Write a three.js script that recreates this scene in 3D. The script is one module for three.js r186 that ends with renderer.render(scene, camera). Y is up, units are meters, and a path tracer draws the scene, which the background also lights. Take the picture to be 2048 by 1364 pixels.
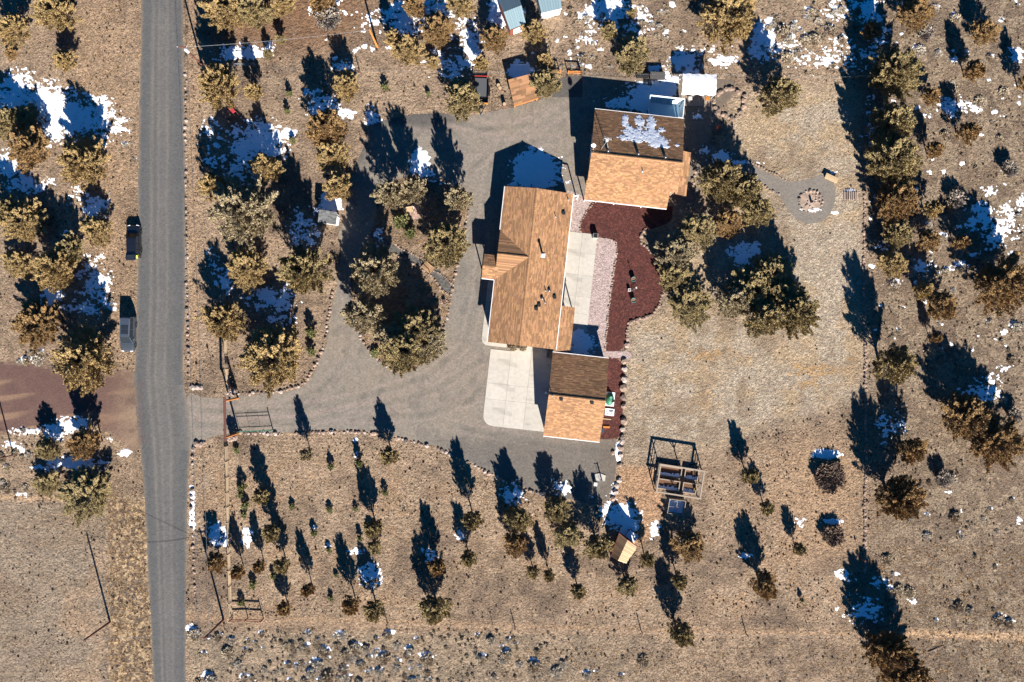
import * as THREE from 'three';
import { MarchingCubes } from 'three/addons/objects/MarchingCubes.js';
import { mergeGeometries } from 'three/addons/utils/BufferGeometryUtils.js';

// ---------- camera, sky, sun, exposure ----------
const CAM_H = 113.8, PPM = 14;                       // drone height in metres; photo pixels per metre on the ground
const scene = new THREE.Scene();
const camera = new THREE.PerspectiveCamera(46.35, 1024 / 682, 1, 1200);
camera.position.set(0, CAM_H, 0);
camera.up.set(0, 0, -1);
camera.lookAt(0, 0, 0);
const EXPOSURE = 2.75, SUN = 5;
const SUN_ELEV = 28 * Math.PI / 180;
const sunDir = new THREE.Vector3(0.2535 * Math.cos(SUN_ELEV), Math.sin(SUN_ELEV), 0.967 * Math.cos(SUN_ELEV));
const renderer = new THREE.WebGLRenderer({ antialias: true });
renderer.toneMapping = THREE.LinearToneMapping;
renderer.toneMappingExposure = EXPOSURE;
renderer.shadowMap.enabled = true;
{ // clear deep-blue winter sky, paler towards the horizon
  const w = 64, h = 32, d = new Float32Array(w * h * 4);
  for (let j = 0; j < h; j++) for (let i = 0; i < w; i++) {
    const el = ((j + 0.5) / h - 0.5) * Math.PI, s = Math.max(0, Math.sin(el)), k = (j * w + i) * 4;
    const t = Math.pow(1 - s, 4);
    d[k] = 0.001 + 0.006 * t; d[k + 1] = 0.032 + 0.018 * t; d[k + 2] = 0.106 + 0.028 * t; d[k + 3] = 1;
    if (el < 0) { d[k] = 0.05; d[k + 1] = 0.04; d[k + 2] = 0.03; }
  }
  const t = new THREE.DataTexture(d, w, h, THREE.RGBAFormat, THREE.FloatType);
  t.mapping = THREE.EquirectangularReflectionMapping; t.magFilter = t.minFilter = THREE.LinearFilter; t.needsUpdate = true;
  scene.background = t; scene.environment = t;
}
const sun = new THREE.DirectionalLight(new THREE.Color(1, 0.965, 0.92), SUN);
sun.position.copy(sunDir).multiplyScalar(200);
sun.castShadow = true; sun.shadow.radius = 1;
Object.assign(sun.shadow.camera, { left: -95, right: 95, top: 95, bottom: -95, near: 10, far: 420 });
scene.add(sun, sun.target);

// ---------- helpers ----------
const rnd = seed => () => { seed |= 0; seed = seed + 0x6D2B79F5 | 0; let t = Math.imul(seed ^ seed >>> 15, 1 | seed); t = t + Math.imul(t ^ t >>> 7, 61 | t) ^ t; return ((t ^ t >>> 14) >>> 0) / 4294967296; };
const PERM = new Uint8Array(65536); { const r = rnd(99); for (let i = 0; i < 65536; i++) PERM[i] = r() * 256; }
const hash2 = (i, j) => PERM[((i & 255) + ((j & 255) << 8))] / 255;
function vnoise(x, y) {
  const i = Math.floor(x), j = Math.floor(y); let u = x - i, v = y - j; u = u * u * (3 - 2 * u); v = v * v * (3 - 2 * v);
  const a = hash2(i, j), b = hash2(i + 1, j), c = hash2(i, j + 1), d = hash2(i + 1, j + 1);
  return a + (b - a) * u + (c - a + (a - b - c + d) * u) * v;
}
const fbm = (x, y, n = 3) => { let s = 0, a = 0.5, t = 0; for (let k = 0; k < n; k++) { s += a * vnoise(x, y); t += a; x = x * 2.03 + 17.1; y = y * 2.03 + 5.7; a *= 0.5; } return s / t; };
const clamp = (x, a = 0, b = 1) => Math.min(b, Math.max(a, x));
const sstep = (a, b, x) => { const t = clamp((x - a) / (b - a)); return t * t * (3 - 2 * t); };
const mix = (a, b, t) => a + (b - a) * t;
const s2l = c => { c /= 255; return c <= 0.04045 ? c / 12.92 : Math.pow((c + 0.055) / 1.055, 2.4); };
const l2s = c => 255 * (c <= 0.0031308 ? c * 12.92 : 1.055 * Math.pow(c, 1 / 2.4) - 0.055);
const GAIN = 1.7;                                    // what sun and exposure make of a level white surface
const alb = (r, g, b, k = GAIN) => [s2l(r) / k, s2l(g) / k, s2l(b) / k];
const col = (r, g, b, k) => new THREE.Color().setRGB(...alb(r, g, b, k));
// photo pixel, seen at height h -> x, z in metres
const at = (px, py, h = 0) => { const f = (1 - h / CAM_H) / PPM; return [(px - 1024) * f, (py - 682) * f]; };
const V = (x, y, z) => new THREE.Vector3(x, y, z);
const used = {};
function numbered(name) { const n = used[name] = (used[name] ?? -1) + 1; return n ? `${name}_${String(n).padStart(3, '0')}` : name; }
function tag(o, label, category, group, kind) { o.userData.label = label; if (category) o.userData.category = category; if (group) o.userData.group = group; if (kind) o.userData.kind = kind; return o; }
function thing(name, label, category, x = 0, z = 0, turn = 0, group) {
  const o = new THREE.Group(); o.name = numbered(name); o.position.set(x, 0, z); o.rotation.y = turn; scene.add(o);
  return tag(o, label, category, group);
}
function copyOf(src, label, x, z, turn = 0, group) { // a copy of a thing with its parts, under the next number
  const o = src.clone(); o.name = numbered(src.name.replace(/_\d{3}$/, '')); o.position.set(x, 0, z); o.rotation.y = turn; scene.add(o);
  o.userData = { ...src.userData, label }; if (group) o.userData.group = group; return o;
}
function shade(m) { m.castShadow = m.receiveShadow = true; return m; }
function part(name, geo, mat, parent, kind) { const m = shade(new THREE.Mesh(geo, mat)); m.name = name; parent.add(m); if (kind) m.userData.kind = kind; return m; }
function single(name, geo, mat, label, category, x = 0, z = 0, turn = 0, group) {
  const m = shade(new THREE.Mesh(geo, mat)); m.name = numbered(name); m.position.set(x, 0, z); m.rotation.y = turn; scene.add(m); return tag(m, label, category, group);
}
const std = (c, rough = 0.9, o = {}) => new THREE.MeshStandardMaterial({ color: c, roughness: rough, ...o });
// mesh builder: boxes, quads, bars, tubes and whole geometries in one buffer
class MB {
  constructor() { this.p = []; this.n = []; this.u = []; this.c = []; }
  tri(a, b, c, k = 1, ua, ub, uc) {
    const ux = b[0] - a[0], uy = b[1] - a[1], uz = b[2] - a[2], vx = c[0] - a[0], vy = c[1] - a[1], vz = c[2] - a[2];
    let nx = uy * vz - uz * vy, ny = uz * vx - ux * vz, nz = ux * vy - uy * vx; const l = Math.hypot(nx, ny, nz) || 1; nx /= l; ny /= l; nz /= l;
    const cc = typeof k === 'number' ? [k, k, k] : k;
    for (const [q, t] of [[a, ua], [b, ub], [c, uc]]) { this.p.push(q[0], q[1], q[2]); this.n.push(nx, ny, nz); this.c.push(cc[0], cc[1], cc[2]); this.u.push(t ? t[0] : q[0] + q[1] * 0.31, t ? t[1] : q[2] + q[1] * 0.95); }
    return this;
  }
  quad(a, b, c, d, k) { return this.tri(a, b, c, k).tri(a, c, d, k); }
  add(g, m, k = 1) {
    g = g.index ? g.toNonIndexed() : g.clone(); if (m) g.applyMatrix4(m); if (!g.attributes.normal) g.computeVertexNormals();
    const P = g.attributes.position, N = g.attributes.normal, U = g.attributes.uv, cc = typeof k === 'number' ? [k, k, k] : k;
    for (let i = 0; i < P.count; i++) { this.p.push(P.getX(i), P.getY(i), P.getZ(i)); this.n.push(N.getX(i), N.getY(i), N.getZ(i)); this.c.push(...cc); this.u.push(U ? U.getX(i) : 0, U ? U.getY(i) : 0); }
    return this;
  }
  // chamfered box, centre x, y, z, optional turn about y
  box(x, y, z, w, h, d, turn = 0, k = 1, bev = 0.008) {
    const b = Math.min(bev, w / 4, h / 4, d / 4), X = w / 2, Y = h / 2, Z = d / 2, c = Math.cos(turn), s = Math.sin(turn);
    const q = (a, e, f) => [x + a * c + f * s, y + e, z - a * s + f * c];
    const fcs = [[0, 1, 2], [1, 2, 0], [2, 0, 1]], D = [X, Y, Z], vtx = (ax, sg, s1, s2) => { // corner of the face on axis ax
      const v = [0, 0, 0], [, i1, i2] = fcs[ax]; v[ax] = sg * D[ax]; v[i1] = s1 * (D[i1] - b); v[i2] = s2 * (D[i2] - b); return q(...v);
    };
    for (let ax = 0; ax < 3; ax++) for (const sg of [1, -1]) {
      const f = [vtx(ax, sg, -1, -1), vtx(ax, sg, 1, -1), vtx(ax, sg, 1, 1), vtx(ax, sg, -1, 1)]; if (sg < 0) f.reverse(); this.quad(...f, k);
    }
    for (let ax = 0; ax < 3; ax++) { // edges parallel to axis ax
      const [, i1, i2] = fcs[ax];
      for (const s1 of [1, -1]) for (const s2 of [1, -1]) {
        const mk = (e, on) => { const v = [0, 0, 0]; v[ax] = e * (D[ax] - b); v[i1] = s1 * (on ? D[i1] : D[i1] - b); v[i2] = s2 * (on ? D[i2] - b : D[i2]); return q(...v); };
        const f = [mk(-1, 1), mk(1, 1), mk(1, 0), mk(-1, 0)]; if (s1 * s2 < 0) f.reverse(); this.quad(...f, k);
      }
    }
    return this;
  }
  bar(a, b, w, h = w, k = 1) { // rectangular bar from a to b
    const A = V(...a), B = V(...b), d = B.clone().sub(A), L = d.length(); d.normalize();
    const up = Math.abs(d.y) > 0.95 ? V(0, 0, 1) : V(0, 1, 0), r = new THREE.Vector3().crossVectors(d, up).normalize(); up.crossVectors(r, d);
    const M = new THREE.Matrix4().makeBasis(r, up, d.clone().negate()); M.setPosition(A.add(B).multiplyScalar(0.5));
    const t = new MB().box(0, 0, 0, w, h, L, 0, k, Math.min(w, h) * 0.12); return this.add(t.geo(), M, k);
  }
  rod(a, b, r0, r1 = r0, n = 8, k = 1) {
    const A = V(...a), B = V(...b), d = B.clone().sub(A), L = d.length();
    const g = new THREE.CylinderGeometry(r1, r0, L, n, 1), M = new THREE.Matrix4().makeRotationFromQuaternion(new THREE.Quaternion().setFromUnitVectors(V(0, 1, 0), d.normalize())); M.setPosition(A.add(B).multiplyScalar(0.5));
    return this.add(g, M, k);
  }
  cyl(x, y, z, r0, r1, h, n = 12, k = 1) { return this.rod([x, y, z], [x, y + h, z], r0, r1, n, k); }
  ball(x, y, z, r, k = 1, n = 8) { return this.add(new THREE.SphereGeometry(r, n + 2, n), new THREE.Matrix4().makeTranslation(x, y, z), k); }
  geo() {
    const g = new THREE.BufferGeometry(); g.setAttribute('position', new THREE.Float32BufferAttribute(this.p, 3)); g.setAttribute('normal', new THREE.Float32BufferAttribute(this.n, 3));
    g.setAttribute('uv', new THREE.Float32BufferAttribute(this.u, 2)); g.setAttribute('color', new THREE.Float32BufferAttribute(this.c, 3)); return g;
  }
}
function build(name, mb, mat, parent, kind) { return part(name, mb.geo(), mat, parent, kind); }
const ANG = 6.35 * Math.PI / 180;                    // the turn that the house, barn and garage share
const toLocal = (x, z, cx, cz, a = ANG) => { const dx = x - cx, dz = z - cz; return [dx * Math.cos(a) + dz * Math.sin(a), -dx * Math.sin(a) + dz * Math.cos(a)]; };
const toWorld = (u, v, cx, cz, a = ANG) => [cx + u * Math.cos(a) - v * Math.sin(a), cz + u * Math.sin(a) + v * Math.cos(a)];

// ---------- the lie of the land: outlines in photo pixels ----------
const LINES = {
  roadL: [[-80, 285], [0, 283], [345, 276], [560, 275], [700, 271], [760, 268], [860, 275], [930, 284], [1019, 290], [1180, 298], [1364, 307], [1440, 311]],
  roadR: [[-80, 365], [0, 366], [345, 370], [600, 371], [740, 366], [790, 372], [830, 378], [880, 383], [930, 378], [1019, 374], [1364, 371], [1440, 371]],
};
const interp = (t, y) => { let k = 0; while (k < t.length - 2 && t[k + 1][0] < y) k++; const [y0, x0] = t[k], [y1, x1] = t[k + 1]; return x0 + (x1 - x0) * (y - y0) / (y1 - y0); };
const POLY = {
  drive: [[372, 780], [400, 793], [440, 796], [478, 791], [520, 789], [560, 787], [592, 779], [612, 769], [624, 753], [636, 730], [647, 703], [655, 680], [660, 640], [667, 602], [674, 575], [678, 540], [683, 500], [676, 470], [684, 448], [690, 430], [697, 400], [703, 370], [705, 345], [715, 320], [725, 295], [738, 262], [748, 248], [770, 240], [800, 232], [840, 227], [880, 226], [905, 228], [935, 232], [960, 228], [985, 222], [1030, 214], [1078, 200], [1105, 190], [1108, 165], [1130, 152], [1160, 150], [1290, 157], [1350, 158], [1440, 158], [1468, 160], [1470, 190], [1440, 215], [1425, 260], [1415, 300], [1412, 350], [1395, 400], [1360, 425], [1180, 425], [1150, 470], [1150, 560], [1100, 640], [1120, 700], [1200, 720], [1200, 878], [1242, 880], [1240, 900], [1233, 930], [1228, 975], [1215, 1000], [1190, 1012], [1160, 1003], [1105, 993], [1060, 978], [1020, 964], [985, 946], [945, 926], [910, 911], [878, 893], [858, 889], [830, 882], [795, 873], [755, 862], [700, 860], [640, 860], [590, 864], [566, 865], [480, 862], [455, 868], [430, 872], [405, 882], [390, 893], [372, 905]],
  island: [[712, 650], [705, 600], [702, 560], [708, 530], [722, 500], [735, 478], [748, 455], [752, 425], [755, 390], [770, 366], [800, 356], [860, 357], [895, 361], [918, 371], [935, 395], [936, 420], [931, 460], [926, 490], [911, 540], [906, 575], [901, 600], [893, 640], [881, 670], [863, 705], [851, 722], [831, 738], [813, 746], [795, 743], [775, 734], [757, 719], [740, 706], [722, 676]],
  sideRoad: [[-90, 715], [0, 724], [60, 730], [130, 748], [200, 764], [235, 745], [262, 735], [285, 760], [285, 900], [268, 905], [240, 885], [205, 852], [160, 832], [100, 846], [50, 860], [0, 868], [-90, 880]],
  redBed: [[1186, 400], [1345, 412], [1345, 440], [1325, 452], [1290, 461], [1283, 485], [1300, 502], [1316, 522], [1324, 555], [1326, 585], [1316, 615], [1300, 632], [1268, 640], [1254, 648], [1252, 701], [1211, 702], [1212, 680], [1218, 620], [1226, 560], [1234, 510], [1234, 485], [1222, 478], [1196, 474], [1160, 464], [1162, 445], [1168, 430]],
  redBed2: [[1195, 712], [1248, 718], [1247, 770], [1245, 850], [1242, 878], [1190, 878]],
  pink: [[1135, 380], [1172, 393], [1192, 402], [1167, 431], [1161, 445], [1159, 464], [1196, 473], [1222, 477], [1235, 485], [1235, 510], [1227, 560], [1219, 620], [1212, 701], [1264, 701], [1263, 721], [1217, 717], [1150, 712], [1120, 690], [1120, 470]],
  firePath: [[1405, 285], [1420, 288], [1452, 305], [1500, 328], [1545, 350], [1580, 364], [1620, 358], [1645, 346], [1672, 366], [1671, 400], [1661, 430], [1641, 444], [1615, 449], [1595, 440], [1575, 420], [1560, 394], [1537, 377], [1490, 347], [1440, 320], [1402, 303]],
  gardenPath: [[735, 470], [750, 462], [775, 480], [800, 498], [830, 512], [852, 524], [868, 534], [885, 545], [898, 562], [905, 578], [898, 590], [884, 580], [872, 558], [858, 546], [840, 534], [800, 512], [765, 494]],
  lawn: [[1465, 200], [1550, 190], [1722, 165], [1726, 640], [1730, 790], [1610, 830], [1480, 870], [1255, 925], [1255, 700], [1262, 650], [1330, 630], [1345, 480], [1420, 420], [1470, 350], [1480, 300]],
  coopYard: [[1240, 932], [1310, 935], [1330, 1000], [1320, 1060], [1270, 1100], [1215, 1085], [1225, 1000]],
  shrubSand: [[1560, 880], [1725, 880], [1728, 1120], [1590, 1130], [1540, 1050]],
  nwDirt: [[480, -60], [760, -60], [740, 60], [640, 110], [500, 95], [400, 70]],
  swField: [[-96, 998], [205, 1000], [215, 1200], [215, 1430], [-96, 1430]],
  swVerge: [[215, 990], [292, 1000], [302, 1190], [312, 1430], [218, 1430]],
  rightField: [[1735, -60], [2150, -60], [2150, 1430], [1735, 1430]],
  verge: [[160, -60], [283, -60], [276, 700], [180, 700], [150, 300]],
  vergeR: [[370, -60], [385, -60], [398, 780], [374, 780]],
  yard: [[378, 880], [1240, 1010], [1330, 900], [1730, 900], [1730, 1240], [380, 1240]],
};
// ---------- raster of the zones, two photo pixels a cell ----------
const RW = 1120, RH = 746, X0 = -96, Y0 = -64;
function raster(poly, blur = 0, out = new Float32Array(RW * RH)) {
  for (let j = 0; j < RH; j++) {
    const y = Y0 + j * 2 + 1, xs = [];
    for (let k = 0; k < poly.length; k++) { const [xa, ya] = poly[k], [xb, yb] = poly[(k + 1) % poly.length]; if ((ya <= y) !== (yb <= y)) xs.push(xa + (y - ya) / (yb - ya) * (xb - xa)); }
    xs.sort((a, b) => a - b);
    for (let k = 0; k + 1 < xs.length; k += 2) for (let i = Math.max(0, Math.round((xs[k] - X0) / 2)); i < Math.min(RW, Math.round((xs[k + 1] - X0) / 2)); i++) out[j * RW + i] = 1;
  }
  for (let pass = 0; blur && pass < 2; pass++) {
    const t = new Float32Array(RW * RH), b = blur;
    for (let j = 0; j < RH; j++) { let s = 0; for (let i = -b; i < RW + b; i++) { if (i + b < RW) s += out[j * RW + Math.max(0, i + b)]; if (i - b - 1 >= 0 && i - b - 1 < RW) s -= out[j * RW + i - b - 1]; if (i >= 0 && i < RW) t[j * RW + i] = s / (2 * b + 1); } }
    for (let i = 0; i < RW; i++) { let s = 0; for (let j = -b; j < RH + b; j++) { if (j + b < RH && j + b >= 0) s += t[(j + b) * RW + i]; if (j - b - 1 >= 0 && j - b - 1 < RH) s -= t[(j - b - 1) * RW + i]; if (j >= 0 && j < RH) out[j * RW + i] = s / (2 * b + 1); } }
  }
  return out;
}
const Z = {};
for (const [k, b] of Object.entries({ lawn: 8, coopYard: 2, shrubSand: 14, nwDirt: 12, swField: 8, swVerge: 3, rightField: 14, sideRoad: 5, verge: 14, yard: 10, gardenPath: 0, island: 0, drive: 0, redBed: 0, redBed2: 0, pink: 0, firePath: 0 })) Z[k] = raster(POLY[k], b);
const roadPoly = [...LINES.roadL.map(([y, x]) => [x, y]), ...LINES.roadR.map(([y, x]) => [x, y]).reverse()];
Z.road = raster(roadPoly);
const zone = (k, px, py) => { const i = ((px - X0) / 2) | 0, j = ((py - Y0) / 2) | 0; return i < 0 || j < 0 || i >= RW || j >= RH ? 0 : Z[k][j * RW + i]; };
const hard = (px, py) => zone('road', px, py) || (zone('drive', px, py) && !zone('island', px, py)) || zone('redBed', px, py) || zone('redBed2', px, py) || zone('pink', px, py) || zone('firePath', px, py) || zone('gardenPath', px, py) || zone('sideRoad', px, py) > 0.5;
const segDist = (px, py, L) => { let best = 1e9; for (let k = 0; k + 1 < L.length; k++) { const [ax, ay] = L[k], [bx, by] = L[k + 1], dx = bx - ax, dy = by - ay, t = clamp(((px - ax) * dx + (py - ay) * dy) / (dx * dx + dy * dy)); best = Math.min(best, Math.hypot(px - ax - t * dx, py - ay - t * dy)); } return best; };
const TRACKS = [ // wheel tracks worn into the gravel, photo pixels
  [[380, 815], [480, 828], [600, 820], [740, 790], [850, 755], [930, 690], [955, 600], [965, 480], [975, 360], [1010, 270], [1080, 230]],
  [[380, 850], [480, 852], [620, 842], [760, 812], [880, 775], [960, 720]],
  [[400, 825], [560, 815], [640, 780], [690, 720], [700, 640], [690, 560]],
  [[700, 835], [850, 830], [940, 800], [990, 740]], [[940, 300], [900, 260], [830, 245]], [[950, 330], [1000, 290], [1110, 280]],
  [[1160, 200], [1080, 250], [990, 260], [900, 240]], [[900, 850], [1000, 870], [1150, 900]], [[880, 230], [960, 260], [1060, 245]],
];
const fenceTrack = [[370, 1232], [530, 1241], [700, 1243], [1000, 1255], [1300, 1263], [1700, 1268], [1840, 1266], [1950, 1272], [2150, 1280]];
const swTrack = [[-96, 992], [100, 998], [200, 1003]];
// ---------- colour maps of the soil and of the laid gravel surfaces, 160 x 106.6 m ----------
const TW = 2048, TH = 1365, MW = 160, MH = MW * TH / TW;
const [soilTex, groundTex] = (() => {
  const d = new Uint8Array(TW * TH * 4), d0 = new Uint8Array(TW * TH * 4), r = rnd(5);
  const L = (R, G, B) => [s2l(R), s2l(G), s2l(B)];
  const SAND = L(174, 147, 119), DIRT = L(122, 101, 82), LAWN = L(190, 173, 150), LAWN2 = L(146, 124, 100), OCHRE = L(182, 138, 80), YARD = L(178, 145, 112), SWF = L(158, 139, 117), FIELD = L(166, 145, 119), DARK = L(114, 96, 78),
    RED = L(112, 82, 74), NW = L(134, 98, 68), PALE = L(216, 176, 134), GRAVEL = L(148, 139, 128), CHAR = L(92, 88, 84), ROAD = L(100, 99, 98), TRACK = L(146, 138, 128), BED = L(90, 44, 36), BED2 = L(122, 68, 56), PINK = L(184, 158, 148), PINK2 = L(212, 190, 180), ISLE = L(150, 122, 82), SAGEG = L(146, 130, 108), STRAW = L(192, 162, 122);
  const m3 = (a, b, t) => { t = clamp(t); c[0] = mix(a[0], b[0], t); c[1] = mix(a[1], b[1], t); c[2] = mix(a[2], b[2], t); };
  const c = [0, 0, 0];
  for (let j = 0; j < TH; j++) for (let i = 0; i < TW; i++) {
    const x = ((i + 0.5) / TW - 0.5) * MW, z = ((j + 0.5) / TH - 0.5) * MH;
    const n1 = fbm(x * 0.16 + 40, z * 0.16, 3), n2 = fbm(x * 0.7, z * 0.7 + 9, 3), n3 = vnoise(x * 3.3 + 7, z * 3.3), n4 = vnoise(x * 7.1, z * 7.1 + 3);
    const wob = (n2 - 0.5) * 14, px = x * PPM + 1024 + wob, py = z * PPM + 682 + (n3 - 0.5) * 8, qx = x * PPM + 1024, qy = z * PPM + 682, g = r();
    m3(SAND, DIRT, sstep(0.36, 0.74, n1 * 0.45 + n2 * 0.4 + n3 * 0.15)); let grit = 0.34;
    let w;
    if ((w = zone('yard', px, py))) m3(c, n2 > 0.5 ? YARD : SAND, w * 0.75 * sstep(0.35, 0.6, 1 - n1));
    if ((w = zone('verge', px, py))) m3(c, YARD, w * 0.6);
    if ((w = zone('rightField', px, py))) m3(c, n2 > 0.52 ? FIELD : DARK, w * (0.55 + 0.3 * n1));
    if ((w = zone('swField', px, py))) { m3(c, SWF, w * 0.85); m3(c, YARD, w * sstep(0.5, 0.3, n1) * 0.6); m3(c, LAWN2, w * sstep(0.5, 0.62, fbm(x * 0.09, z * 0.22 + 3, 3)) * 0.7); }
    if ((w = zone('swVerge', px, py))) m3(c, n3 > 0.45 ? STRAW : DIRT, w * 0.8);
    if ((w = zone('nwDirt', px, py))) m3(c, NW, w * 0.85);
    if ((w = zone('lawn', px, py))) { m3(c, LAWN, w * 0.9); m3(c, STRAW, w * sstep(0.45, 0.7, fbm(x * 0.33 + 60, z * 0.4, 3)) * 0.7); m3(c, LAWN2, w * sstep(0.46, 0.66, n1 * 0.45 + n2 * 0.4 + n3 * 0.15) * 0.85); m3(c, OCHRE, w * sstep(0.56, 0.76, fbm(x * 0.14 + 3, z * 0.5 + 30, 3) * 0.7 + n3 * 0.3) * 0.75 * sstep(660, 720, qy) * sstep(840, 780, qy)); m3(c, DIRT, w * sstep(0.78, 0.86, n4 * 0.6 + n2 * 0.55) * 0.5); }
    if (qy > 1258 && qx > 380 && qx < 1500) m3(c, n2 > 0.5 ? SAGEG : FIELD, sstep(1258, 1275, qy) * sstep(1500, 1000, qx) * (0.35 + 0.5 * n1));
    m3(c, DARK, sstep(0.62, 0.78, n2 * 0.55 + n3 * 0.5) * 0.45 * (1 - zone('lawn', px, py)));
    if ((w = zone('shrubSand', px, py))) m3(c, YARD, w * 0.8);
    if ((w = zone('coopYard', px, py))) m3(c, L(188, 147, 110), w * 0.9);
    w = segDist(qx + (n1 - 0.5) * 8, qy + (n2 - 0.5) * 5, fenceTrack); if (w < 14) m3(c, qx > 1790 ? PALE : YARD, (1 - w / 14) * 0.9 * (qx > 1700 && qx < 1800 ? 0.4 : 1));
    w = segDist(qx, qy + (n2 - 0.5) * 5, swTrack); if (w < 8) m3(c, PALE, (1 - w / 8) * 0.7);
    if (qx > 378 && qx < 398 && qy < 780) m3(c, YARD, 0.6);
    if ((w = zone('sideRoad', px, py))) { m3(c, RED, sstep(0.15, 0.7, w) * clamp((300 - qx) / 90) * (0.85 + 0.15 * n2)); m3(c, PALE, 0.3 * w * sstep(0.55, 0.75, fbm(x * 0.08, z * 0.8 + x * 0.12, 2)) * clamp((300 - qx) / 120)); grit = mix(grit, 0.14, w); }
    const c0 = [c[0], c[1], c[2]], grit0 = grit;
    if (zone('island', qx, qy)) { m3(c0, ISLE, 0.75); m3(c, ISLE, 0.75); }
    if (zone('road', qx, qy)) {
      const xl = interp(LINES.roadL, qy), xr = interp(LINES.roadR, qy), t = (qx - xl) / (xr - xl), e = Math.min(t, 1 - t);
      c[0] = ROAD[0]; c[1] = ROAD[1]; c[2] = ROAD[2]; const along = fbm(qx * 0.35, qy * 0.012, 2);
      const s = q => Math.exp(-((t - q) ** 2) / 0.0016); m3(c, TRACK, (s(0.29) + s(0.43) * 0.8 + s(0.62) * 0.9 + s(0.52) * 0.3) * (0.12 + 0.5 * along)); m3(c, TRACK, 0.35 * sstep(0.12, 0.3, e) * n1);
      m3(c, CHAR, (s(0.36) + s(0.7) * 0.8 + s(0.22) * 0.5) * 0.5 * along); m3(c, GRAVEL, sstep(0.6, 0.8, vnoise(qx * 0.9, qy * 0.9)) * 0.25 * (1 - e)); if (e < 0.07) m3(c, FIELD, (1 - e / 0.07) * 0.5 * n2 * 1.6); grit = 0.16;
      if (qy > 770 && qy < 900 && t > 0.75) m3(c, GRAVEL, (t - 0.75) * 2); if (qy > 760 && qy < 890 && t < 0.2) m3(c, RED, (0.2 - t) * 3 * n2);
    } else if (zone('redBed', qx, qy) || zone('redBed2', qx, qy)) { m3(BED, BED2, sstep(0.4, 0.8, n4) * 0.6); grit = 0.3; }
    else if (zone('pink', qx, qy)) { m3(PINK, PINK2, g > 0.6 ? 0.8 : n4 * 0.4); grit = 0.26; }
    else if (zone('gardenPath', qx, qy)) { m3(CHAR, GRAVEL, n4 * 0.5); }
    else if (zone('island', qx, qy)) { m3(c, DARK, sstep(0.55, 0.8, n2) * 0.5); }
    else if (zone('firePath', qx, qy)) { m3(GRAVEL, DIRT, n2 * 0.3); grit = 0.14; }
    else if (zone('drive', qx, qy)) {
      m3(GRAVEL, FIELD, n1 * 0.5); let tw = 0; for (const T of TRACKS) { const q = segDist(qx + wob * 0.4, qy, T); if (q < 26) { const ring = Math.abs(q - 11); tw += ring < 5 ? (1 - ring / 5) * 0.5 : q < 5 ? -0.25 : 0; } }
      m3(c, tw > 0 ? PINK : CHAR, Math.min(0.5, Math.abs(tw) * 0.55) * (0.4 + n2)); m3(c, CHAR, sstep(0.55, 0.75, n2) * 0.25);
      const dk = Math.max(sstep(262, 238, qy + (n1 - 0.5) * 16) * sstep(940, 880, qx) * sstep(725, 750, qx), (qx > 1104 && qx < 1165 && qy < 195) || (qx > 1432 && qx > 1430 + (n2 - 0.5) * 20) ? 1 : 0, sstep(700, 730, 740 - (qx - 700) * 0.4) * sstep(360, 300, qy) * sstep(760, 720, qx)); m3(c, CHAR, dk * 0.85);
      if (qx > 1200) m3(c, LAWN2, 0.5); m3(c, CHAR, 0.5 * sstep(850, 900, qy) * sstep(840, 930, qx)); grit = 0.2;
    }
    const s = 1 + (g - 0.5) * grit * 2 + (n4 - 0.5) * grit * 1.5 + (n3 - 0.5) * grit * 1.0, k = (j * TW + i) * 4;
    for (let q = 0; q < 3; q++) d[k + q] = l2s(clamp(c[q] / GAIN * s));
    const s0 = 1 + (g - 0.5) * grit0 * 2.2 + (n4 - 0.5) * grit0 * 2.2 + (n3 - 0.5) * grit0 * 1.5; for (let q = 0; q < 3; q++) d0[k + q] = l2s(clamp(c0[q] / GAIN * s0));
    d[k + 3] = d0[k + 3] = 255;
  }
  return [d0, d].map(a => { const t = new THREE.DataTexture(a, TW, TH, THREE.RGBAFormat); t.colorSpace = THREE.SRGBColorSpace; t.magFilter = t.minFilter = THREE.LinearFilter;
  t.wrapS = t.wrapT = THREE.MirroredRepeatWrapping; t.repeat.set(1 / MW, 1 / MH); t.offset.set(0.5, 0.5); t.needsUpdate = true; return t; });
})();
function bumpTex(n, metres, f) { // tileable height texture
  const d = new Uint8Array(n * n * 4); for (let j = 0; j < n; j++) for (let i = 0; i < n; i++) { const v = clamp(f(i / n, j / n)) * 255, k = (j * n + i) * 4; d[k] = d[k + 1] = d[k + 2] = v; d[k + 3] = 255; }
  const t = new THREE.DataTexture(d, n, n, THREE.RGBAFormat); t.wrapS = t.wrapT = THREE.RepeatWrapping; t.magFilter = t.minFilter = THREE.LinearFilter; t.repeat.set(1 / metres, 1 / metres); t.needsUpdate = true; return t;
}
const tnoise = (u, v, f) => { // value noise with period f
  const x = u * f, y = v * f, i = Math.floor(x), j = Math.floor(y); let a = x - i, b = y - j; a = a * a * (3 - 2 * a); b = b * b * (3 - 2 * b); const h = (p, q) => hash2((p % f + f) % f + f * 3, (q % f + f) % f + f);
  return mix(mix(h(i, j), h(i + 1, j), a), mix(h(i, j + 1), h(i + 1, j + 1), a), b);
};
const soilBump = bumpTex(1024, 17, (u, v) => 0.35 * tnoise(u, v, 34) + 0.4 * tnoise(u, v, 75) + 0.35 * tnoise(u, v, 160) - 0.05);
const gravelBump = bumpTex(512, 9, (u, v) => 0.2 * tnoise(u, v, 20) + 0.45 * tnoise(u, v, 64) + 0.45 * tnoise(u, v, 140));
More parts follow.
